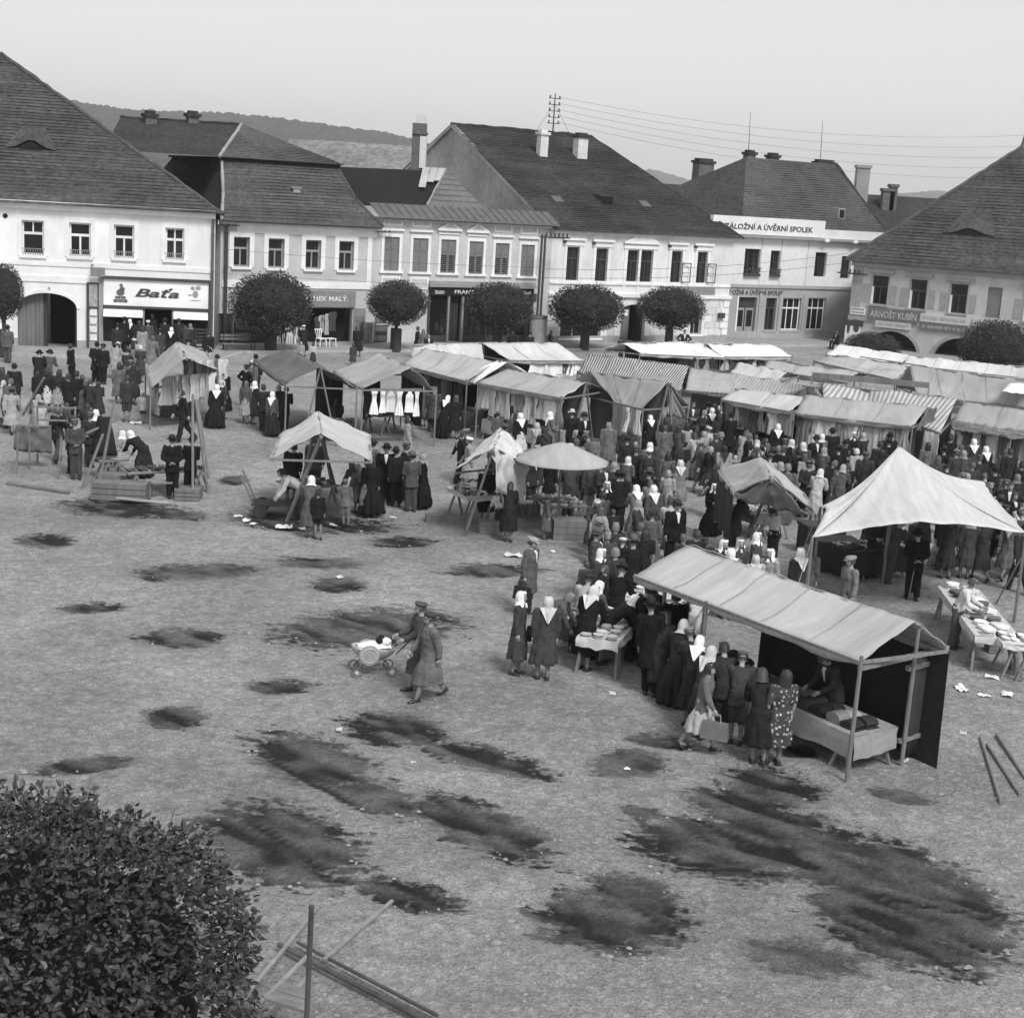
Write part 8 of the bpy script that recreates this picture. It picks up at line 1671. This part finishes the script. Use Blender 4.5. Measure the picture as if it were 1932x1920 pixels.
m = MB(); m.grid(lambda s_, t_: (.3-.62*s_, (t_-.5)*.4, .55+.09*math.sin(s_*3)*math.sin(t_*3.14)+.03*noise.noise((s_*6, t_*6, 1))), 14, 10); o = m.obj('blanket', M_CLOTH, pe, smooth=True); col(o, .8); m = MB(); m.ell((-.22, 0, .63), (.12, .14, .07)); o = m.obj('pillow', M_CLOTH, pe, smooth=True); col(o, .8)
m = MB(); m.ell((-.1, .03, .66), (.07, .13, .05)); m.ell((-.15, -.04, .69), (.06, .08, .05)); o = m.obj('dark_bag', M_CLOTH, smooth=True, label='small dark bundle lying on the pram blanket', cat='bundle'); o.location = pe.location; o.rotation_euler = pe.rotation_euler; col(o, .02)
# ---- box pram by the linen table
bp = at('F', 515, 935); be = empty('box_pram', bp, rad(60), label='dark box-shaped pram with pale rim between two women', cat='pram')
m = MB(); 
for a in ((-.38, .38, -.2, -.18), (-.38, .38, .18, .2), (-.38, -.36, -.18, .18), (.36, .38, -.18, .18)): m.box(*a, .25, .7)
m.box(-.36, .36, -.18, .18, .25, .28); o = m.obj('body', M_CLOTH, be); col(o, .1); m = MB(); m.box(-.4, .4, -.22, -.17, .7, .73); m.box(-.4, .4, .17, .22, .7, .73); m.box(-.4, -.35, -.17, .17, .7, .73); m.box(.35, .4, -.17, .17, .7, .73); o = m.obj('rim', M_CLOTH, be); col(o, .55); m = MB(); m.ell((0, 0, .66), (.3, .15, .08)); o = m.obj('bedding', M_CLOTH, be, smooth=True); col(o, .75); m = MB(); m.tube([(.38, -.15, .6), (.62, -.15, .95), (.62, .15, .95), (.38, .15, .6)], .011, 5); o = m.obj('handle', M_IRON, be)
for x in (-.28, .28):
    for s_ in (-1, 1): w_ = link('wheel', TY, None, be, (x, s_*.22, .103)); link('spokes', HB, None, w_)
# ---- bags
def bag(name, p, rz, w_, h_, d_, shade, label, handle=.12):
    e = empty(name, p, rz, label=label, cat='bag'); m = MB(); m.add([(-w_/2, -d_/2, 0), (w_/2, -d_/2, 0), (w_/2, d_/2, 0), (-w_/2, d_/2, 0), (-w_/2*.92, -d_/5, h_), (w_/2*.92, -d_/5, h_), (w_/2*.92, d_/5, h_), (-w_/2*.92, d_/5, h_)], [(0, 3, 2, 1), (4, 5, 6, 7), (0, 1, 5, 4), (1, 2, 6, 5), (2, 3, 7, 6), (3, 0, 4, 7)]); o = m.obj('body', M_CLOTH, e); col(o, shade)
    for y in (-d_/6, d_/6): m = MB(); m.tube([(-w_*.18, y, h_-.01), (-w_*.15, y*.6, h_+handle), (w_*.15, y*.6, h_+handle), (w_*.18, y, h_-.01)], .009, 5); o = m.obj('handle', M_CLOTH, e); col(o, shade*1.6)
    return e
def hand_pos(o, ps, i):
    j = joints(ps); p = j['wr'][i]+j['hd'][i]*.09; return Matrix.Translation(o.location) @ Matrix.Rotation(o.rotation_euler.z, 4, 'Z') @ Vector((p.x*o.scale[0], p.y*o.scale[1], p.z*o.scale[2]))
hp = hand_pos(girl, 'walk', 1); bag('shopping_bag', (hp.x, hp.y, hp.z-.42), girl.rotation_euler.z+1.57, .46, .3, .16, .16, 'big patterned shopping bag carried by the young woman in a light skirt')
hp = hand_pos(mcoat, 'stand', 1); bag('leather_bag', (hp.x, hp.y, hp.z-.38), mcoat.rotation_euler.z+1.57, .42, .28, .14, .03, 'dark leather bag carried by the man in the long overcoat')
p = at('C', 485, 900); bag('handbag', (p.x, p.y, .3), .1, .3, .26, .1, .2, 'grey handbag hanging by the women before the grey stall')
p = at('F', 235, 870, .55); bag('dark_handbag', (p.x+.05, p.y-.1, .55), .5, .3, .3, .12, .02, 'black handbag between the two women left of the linen table')
p = at('D', 1225, 1640, .6); bag('net_bag', (p.x, p.y-.1, .45), .1, .22, .34, .1, .14, 'limp grey bag held by the woman in black in the middle')
# walking stick
p = at('H', 700, 430, .85); q = at('H', 662, 630); m = MB(); m.tube([p, q], .012, 6); m.obj('walking_stick', M_POLE, label='pale walking stick held behind the back of the man in black', cat='stick')
# ---- poles lying on the right, and the bare trestle frame below
for k, (a, b_) in enumerate((((1108, 1465), (1235, 1870)), ((1150, 1510), (1352, 1822)), ((1208, 1448), (1420, 1770)))):
    m = MB(); m.tube([at('H', *a)+V(0, 0, .03), at('H', *b_)+V(0, 0, .03)], .032, 8); m.obj('pole', M_POLE, label=('longest and leftmost', 'middle', 'rightmost')[k]+' of three wooden poles lying on the right', cat='pole', group='poles lying on the ground at the right'); 
zq = .9
def on_ray(k, x, y, yy): d_ = ray(*D(k, x, y)); t = yy/d_[1]; return V(d_[0]*t, d_[1]*t, H+d_[2]*t)
g0 = at('J', 511, 900); Y0 = 13.4
fe = empty('pole_barrier', (g0.x, Y0, 0), 0, label='upright post with crossed laths and a board seat at the lower edge', cat='frame')
pt = on_ray('J', 515, 180, Y0); pbm = V(pt.x-.02, Y0, -.05); m = MB(); m.tube([pbm, pt], .028, 9); wobj(m, 'post', mat('dark_post', .08, var=.4, bump=.3), fe)
def gz(k, x, y, z): return at(k, x, y, z)
for a, b_, z0_, z1_ in (((110, 730), (555, 185), .35, .1), ((120, 847), (490, 480), .5, .4), ((590, 500), (995, 150), .12, .03), ((190, 900), (500, 600), .2, .2)): m = MB(); m.beam(gz('J', *a, z0_), gz('J', *b_, z1_), .045, .03); wobj(m, 'lath', mat('grey_lath', .26, var=.3, scale=6), fe)
bq = [gz('J', *c, .62) for c in ((240, 730), (495, 810), (510, 680), (355, 625))]
for i in range(2):
    m = MB(); a, b_, c, d_ = bq; p0, p1, p2, p3 = a.lerp(d_, i*.5+.01), b_.lerp(c, i*.5+.01), b_.lerp(c, i*.5+.48), a.lerp(d_, i*.5+.48); dn = V(0, 0, -.04); m.add([p0, p1, p2, p3, p0+dn, p1+dn, p2+dn, p3+dn], [(0, 1, 2, 3), (7, 6, 5, 4), (0, 4, 5, 1), (1, 5, 6, 2), (2, 6, 7, 3), (3, 7, 4, 0)]); wobj(m, 'board', mat('grey_board2', .2, var=.3, stretch=(1, 6, 1)), fe)
for k, (a, b_, r_) in enumerate((((318, 455), (1180, 905), .034), ((430, 442), (1260, 880), .021))):
    m = MB(); m.tube([at('J', *a)+V(0, 0, .1), at('J', *b_)+V(0, 0, .1)], [r_, r_*1.1], 10); m.obj('timber_pole', mat('dark_post', .08), label=('thick', 'thin')[k]+' dark pole lying on the ground at the lower edge', cat='pole', group='dark poles at the lower edge')
# ---- litter
rl = random.Random(5); k = 0
for kk, x, y, s_, pl in (('B', 205, 1562, .16, 'left of the middle tent, first of three'), ('B', 275, 1595, .2, 'left of the middle tent, second of three'), ('B', 335, 1620, .14, 'left of the middle tent, third of three'), ('B', 580, 1650, .3, 'at the foot of the slanting tent leg'), ('B', 735, 1665, .18, 'by the boy in black'), ('B', 980, 1632, .14, 'in front of the boy in a light suit'), ('B', 1470, 1572, .14, 'before the talking group'), ('A', 1165, 955, .3, 'beside the child in pale sweater'), ('F', 100, 240, .3, 'left of the man in overcoat'), ('F', 405, 208, .12, 'behind the bending woman'), ('F', 865, 1300, .12, 'left of the tall man in black'), ('d', 640, 1378, .09, 'on the wet patch in the middle'), ('d', 780, 1440, .06, 'in the middle of the foreground'), ('d', 1183, 1452, .07, 'on the small wet patch'), ('H', 1000, 1435, .12, 'behind the front stall end'), ('H', 1180, 1095, .2, 'by the white goods table, upper'), ('H', 990, 1165, .22, 'by the white goods table, left'), ('H', 1130, 1205, .16, 'by the white goods table, lower'), ('H', 1270, 1200, .2, 'by the white goods table, right'), ('H', 640, 1600, .13, 'at the foot of the ridge post'), ('d', 640, 1090, .14, 'on the wet patch above the pram')):
    m = MB(); sd = k*1.7; m.grid(lambda s2, t2: ((s2-.5)*s_*1.5+.02*noise.noise((s2*4, t2*4, sd+3)), (t2-.5)*s_+.02*noise.noise((s2*4, t2*4, sd+9)), .02+.4*s_*abs(noise.noise((s2*2.5, t2*2.5, sd)))), 6, 5); o = m.obj('paper_scrap', M_CLOTH, loc=at(kk, x, y), rot=rl.uniform(0, 6), label='crumpled white paper '+pl, cat='paper', group='paper scraps on the ground'); col(o, rl.uniform(.55, .8)); thicken(o, .003); k += 1
# ---- poster column with twin pole between shuttered and cream house
c0 = online(*D('B34', 1438, 1850), F3.O-F3.I*1.6, F3.U); ce = empty('poster_column', (c0.x, c0.y, .12), ar_, label='stout poster column with tall twin pole and insulators beside the shuttered house', cat='column')
zt = online(*D('B34', 1440, 1662), F3.O-F3.I*1.6, F3.U).z; m = MB(); m.tube([(0, 0, 0), (0, 0, zt-.25), (0, 0, zt-.12)], [.52, .52, .4], 18); m.obj('drum', mat('column_paper', .34, var=.3, scale=3), ce, smooth=False); m = MB(); m.tube([(0, 0, zt-.2), (0, 0, zt-.06)], [.56, .5], 18); m.obj('cap', M_SHEET, ce)
pzt = online(*D('B34', 1490, 1050), F3.O-F3.I*1.6, F3.U).z
for x in (-.12, .12): m = MB(); m.tube([(x, 0, zt-.2), (x, 0, pzt)], .075, 8); m.obj('pole', mat('tarred_pole', .07, var=.3), ce)
m = MB(); m.beam((-.3, 0, pzt-.15), (1.9, 0, pzt-.15), .08, .08)
for i in range(6): m.tube([(.2+i*.3, 0, pzt-.12), (.2+i*.3, 0, pzt+.12)], .05, 6)
m.obj('insulator_arm', M_IRON, ce)
m = MB(); m.box(-.55, -.3, -.1, .15, pzt-4.0, pzt-3.5); m.obj('switch_box', M_FRAMED, ce)
# ---- insulator brackets on the house fronts, rooftop mast and wires
def bracket(F_, k, x, y, w_, label):
    u, z = F_.uz(*D(k, x, y)); e = empty('insulator_bracket', (*(F_.O+F_.U*u), z), F_.ang, label=label, cat='bracket'); m = MB(); m.beam((-w_/2, -.3, 0), (w_/2, -.3, 0), .06, .06); m.beam((0, 0, 0), (0, -.3, 0), .05, .05); m.obj('arm', M_IRON, e)
    for i in range(4): m = MB(); m.tube([(-w_/2+.1+i*(w_-.2)/3, -.3, .02), (-w_/2+.1+i*(w_-.2)/3, -.3, .22)], [.045, .03], 6); m.obj('insulator', M_LET, e)
bracket(F2, 'B2', 250, 598, 1.3, 'iron bracket with white insulators high on the grey mansard house'); bracket(F2, 'B2', 1750, 662, 1.1, 'iron bracket with insulators between grey and shuttered house')
mb0 = online(1043, 252, F4.O+F4.I*(da-.3), F4.U); mt_ = online(1045, 176, F4.O+F4.I*(da-.3), F4.U); me_ = empty('roof_mast', mb0, ar_, label='telegraph mast with cross-arms on the ridge of the cream house', cat='mast'); hz_ = mt_.z-mb0.z
m = MB(); m.tube([(0, 0, -1), (0, 0, hz_)], [.06, .035], 7); m.obj('pole', M_IRON, me_)
for i in range(5): m = MB(); z = hz_-.35-i*.42; m.beam((-.5, 0, z), (.5, 0, z), .05, .05); m.tube([(-.4, 0, z), (-.4, 0, z+.2)], .05, 6); m.tube([(.4, 0, z), (.4, 0, z+.2)], .05, 6); m.obj('cross_arm', M_IRON, me_)
for s_ in (-1, 1): m = MB(); m.tube([(0, 0, hz_*.75), (s_*1.9, 0, -.6)], .012, 4); m.obj('stay_wire', M_IRON, me_)
def wire(a, b_, sag, label, r_=.008, grp='overhead wires'):
    a, b_ = Vector(a), Vector(b_); m = MB(); m.tube([a.lerp(b_, t/16)-V(0, 0, sag*4*(t/16)*(1-t/16)) for t in range(17)], r_, 4); m.obj('wire', M_IRON, label=label, cat='wire', group=grp)
OR = ('topmost', 'second', 'third', 'fourth', 'lowest')
for i in range(5):
    b_ = on_ray('d', 1990, 268+i*17-(4-i)*4, 118); z = mt_.z-.25-i*.42; wire((mt_.x+.4, mt_.y, z), b_, 1.2, OR[i]+' of the wires running right from the roof mast', .008)
for i, (y0, y1) in enumerate(((585, 556), (598, 572))): a = online(*D('B4', 165, 700+i*75), F4.O-F4.I*1.8, F4.U); b_ = online(1600, 478+i*17, F6.O-F6.I*.3, F6.U); wire(a, b_, .4, ('upper', 'lower')[i]+' wire crossing the cream house front to the arcaded house', .012)
for i in range(2): a = online(420, 470+i*45, F2.O-F2.I*.5, F2.U); b_ = online(1020, 505+i*36, F3.O-F3.I*1.6, F3.U); wire(a, b_, .15, ('upper', 'lower')[i]+' thin wire across the mansard and shuttered houses', .008)
for px, y0, y1, F_, d_, lb in ((1413, 212, 290, F5, 7, 'left'), (1549, 228, 300, F5, 7, 'right')): a = online(px-1, y1, F_.O+F_.I*d_, F_.U); b_ = online(px+3, y0, F_.O+F_.I*d_, F_.U); m = MB(); m.tube([a, b_], [.03, .015], 5); m.obj('aerial', M_IRON, label='thin aerial pole on the bank roof, the %s one' % lb, cat='aerial', group='aerials on the bank roof')
# ---- clothes shop: garments on a rail, white chairs, bench
z0 = .12
def fp(F_, k, x, y, off): p = online(*D(k, x, y), F_.O-F_.I*off, F_.U); return p
hang(fp(F2, 'B2', 700, 1560, .5), fp(F2, 'B2', 1000, 1570, .5), 14, ('coat', 'dress'), 1.1, 'garment on the rail left of the clothes shop door', 'clothes left of the shop door', (.4, .15, .7, .05), 61); hang(fp(F2, 'B2', 1110, 1480, .6), fp(F2, 'B2', 1300, 1420, .3), 4, ('coat',), 1.1, 'coat shown in the doorway of the clothes shop', 'coats in the shop doorway', (.4, .06), 62); hang(fp(F2, 'B2', 1550, 1530, .6), fp(F2, 'B2', 1670, 1530, .6), 7, ('coat', 'trousers'), 1.0, 'garment on the rack right of the clothes shop', 'clothes right of the shop', (.2, .08, .4), 63)
for k, (x, y) in enumerate(((1160, 1810), (1250, 1812))):
    p = fp(F2, 'B2', x, y, 2.0); e = empty('white_chair', (p.x, p.y, z0), ar_+.2, label='white chair before the clothes shop, %s' % ('with a slatted back, left of two', 'without a back, right of two')[k], cat='chair', group='white chairs'); m = MB(); m.box(-.24, .24, -.22, .22, .43, .47); m.obj('seat', M_TRIM, e)
    for sx in (-.2, .2):
        for sy in (-.19, .19): m = MB(); m.beam((sx*1.15, sy*1.15, 0), (sx, sy, .43), .04, .04); m.obj('leg', M_TRIM, e)
    if k == 0:
        for sx in (-.18, -.06, .06, .18): m = MB(); m.beam((sx*.7, .2, .47), (sx*1.2, .28, .92), .035, .03); m.obj('back_slat', M_TRIM, e)
        m = MB(); m.beam((-.26, .28, .93), (.26, .28, .93), .05, .06); m.obj('back_rail', M_TRIM, e)
p = fp(F2, 'B2', 210, 1850, 3.2); q = fp(F2, 'B2', 540, 1850, 3.2); e = empty('park_bench', ((p.x+q.x)/2, (p.y+q.y)/2, 0), ar_, label='slatted bench standing on the kerb before the grey mansard house', cat='bench'); L_ = (q-p).length
for y in (-.18, 0, .18): m = MB(); m.box(-L_/2, L_/2, y-.07, y+.07, .43, .47); m.obj('seat_slat', M_WOOD, e)
for z in (.62, .8): m = MB(); m.box(-L_/2, L_/2, .24, .28, z, z+.12); m.obj('back_slat', M_WOOD, e)
for x in (-L_/2+.15, L_/2-.2):
    for y in (-.2, .22): m = MB(); m.box(x, x+.06, y, y+.06, 0, .43 if y < 0 else .9); m.obj('leg', M_WOODD, e)
# slatted crates stacked outside the shoe shop
p = fp(F1, 'L2', 1655, 1400, 2.2); e = empty('slatted_rack', (p.x, p.y, .12), a1, label='tall slatted rack standing outside the shoe shop at its right window', cat='rack')
for z in range(8): m = MB(); m.box(-.7, .7, -.03, .0, .1+z*.17, .2+z*.17); m.obj('slat', M_WOODD, e)
for x in (-.68, 0, .64): m = MB(); m.box(x, x+.05, 0, .05, 0, 1.45); m.obj('upright', M_WOODD, e)
# a low hand cart at the middle tent, wooden boards
p = at('B', 530, 1545); e = empty('hand_cart', p, .1, label='low wooden hand cart left of the middle tent vendor', cat='cart')
for i in range(4): m = MB(); m.box(-.7, .7, -.4+i*.2, -.22+i*.2, .32, .36); m.obj('board', M_WOODD, e)
for x in (-.45, .45):
    for s_ in (-1, 1): m = MB(); m.tube([(x, s_*.42, .2), (x, s_*.46, .2)], .2, 14); m.obj('wheel', M_WOODD, e)
for s_ in (-1, 1): m = MB(); m.beam((-.65, s_*.3, .36), (-1.0, s_*.3, 1.15), .06, .05); m.obj('shaft', M_WOOD, e)
# crates, baskets and boxes by the tents
for kk, x, y, w_, lb in (('C', 760, 1780, .55, 'sack-like basket under the white-edged trinket table'), ('C', 1085, 1640, .7, 'low box between white tent and umbrella'), ('C', 1440, 1830, .9, 'wooden box below the fruit table'), ('D', 130, 1120, .8, 'pale box before the middle dress stall'), ('D', 1010, 1120, .6, 'upright board leaning in the crowd before the draped stall'), ('B', 1790, 1600, .4, 'small box near the talking group'), ('H', 1080, 1030, .3, 'small card box under the right trestle table'), ('H', 1190, 930, .35, 'tin box under the right trestle table')):
    p = at(kk, x, y); e = empty('wooden_box', p, .15, label=lb if len(lb.split()) > 3 else lb+' here', cat='box')
    for i in range(3): m = MB(); m.box(-w_/2, w_/2, -w_*.35, -w_*.35+.02, i*w_*.2+.005, (i+1)*w_*.2-.005); m.obj('board', M_WOOD, e)
    m = MB(); m.box(-w_/2, w_/2, -w_*.35+.021, w_*.35, 0, w_*.6); m.obj('case', M_WOOD, e)
# ============================================================ labels of wares: shade and place on the table or rail
import collections
gr_ = collections.defaultdict(list)
for o, lab, kind, grp, jrow in NAMED: gr_[lab].append((o, kind, jrow))
OW = ['first', 'second', 'third', 'fourth', 'fifth', 'sixth', 'seventh', 'eighth', 'ninth', 'tenth', 'eleventh', 'twelfth', 'thirteenth', 'fourteenth', 'fifteenth', 'sixteenth', 'seventeenth', 'eighteenth', 'nineteenth', 'twentieth', 'twenty-first', 'twenty-second', 'twenty-third', 'twenty-fourth']
rowname = ('front', 'second', 'third', 'fourth', 'fifth', 'sixth', 'seventh', 'eighth')
def pxx(o): q = np.array(o.location)-np.array([0, 0, H]); return float(q @ _r/(q @ _f))
for lab, L_ in gr_.items():
    if len(L_) == 1: continue
    rows = collections.defaultdict(list)
    for o, kind, jr in L_: rows[jr].append(o)
    for jr, os_ in rows.items():
        os_.sort(key=pxx)
        for i, o in enumerate(os_):
            od = ('' if len(os_) == 1 else OW[min(i, 23)]+' from left')
            rn = '' if len(rows) == 1 else rowname[min(jr, 7)]+' row'
            sw = shade_word(o.color[0]); base = lab if lab.split()[0] in ('white', 'light', 'dark', 'pale') else sw+' '+lab
            o['label'] = base+', '+', '.join(x for x in (rn, od) if x)
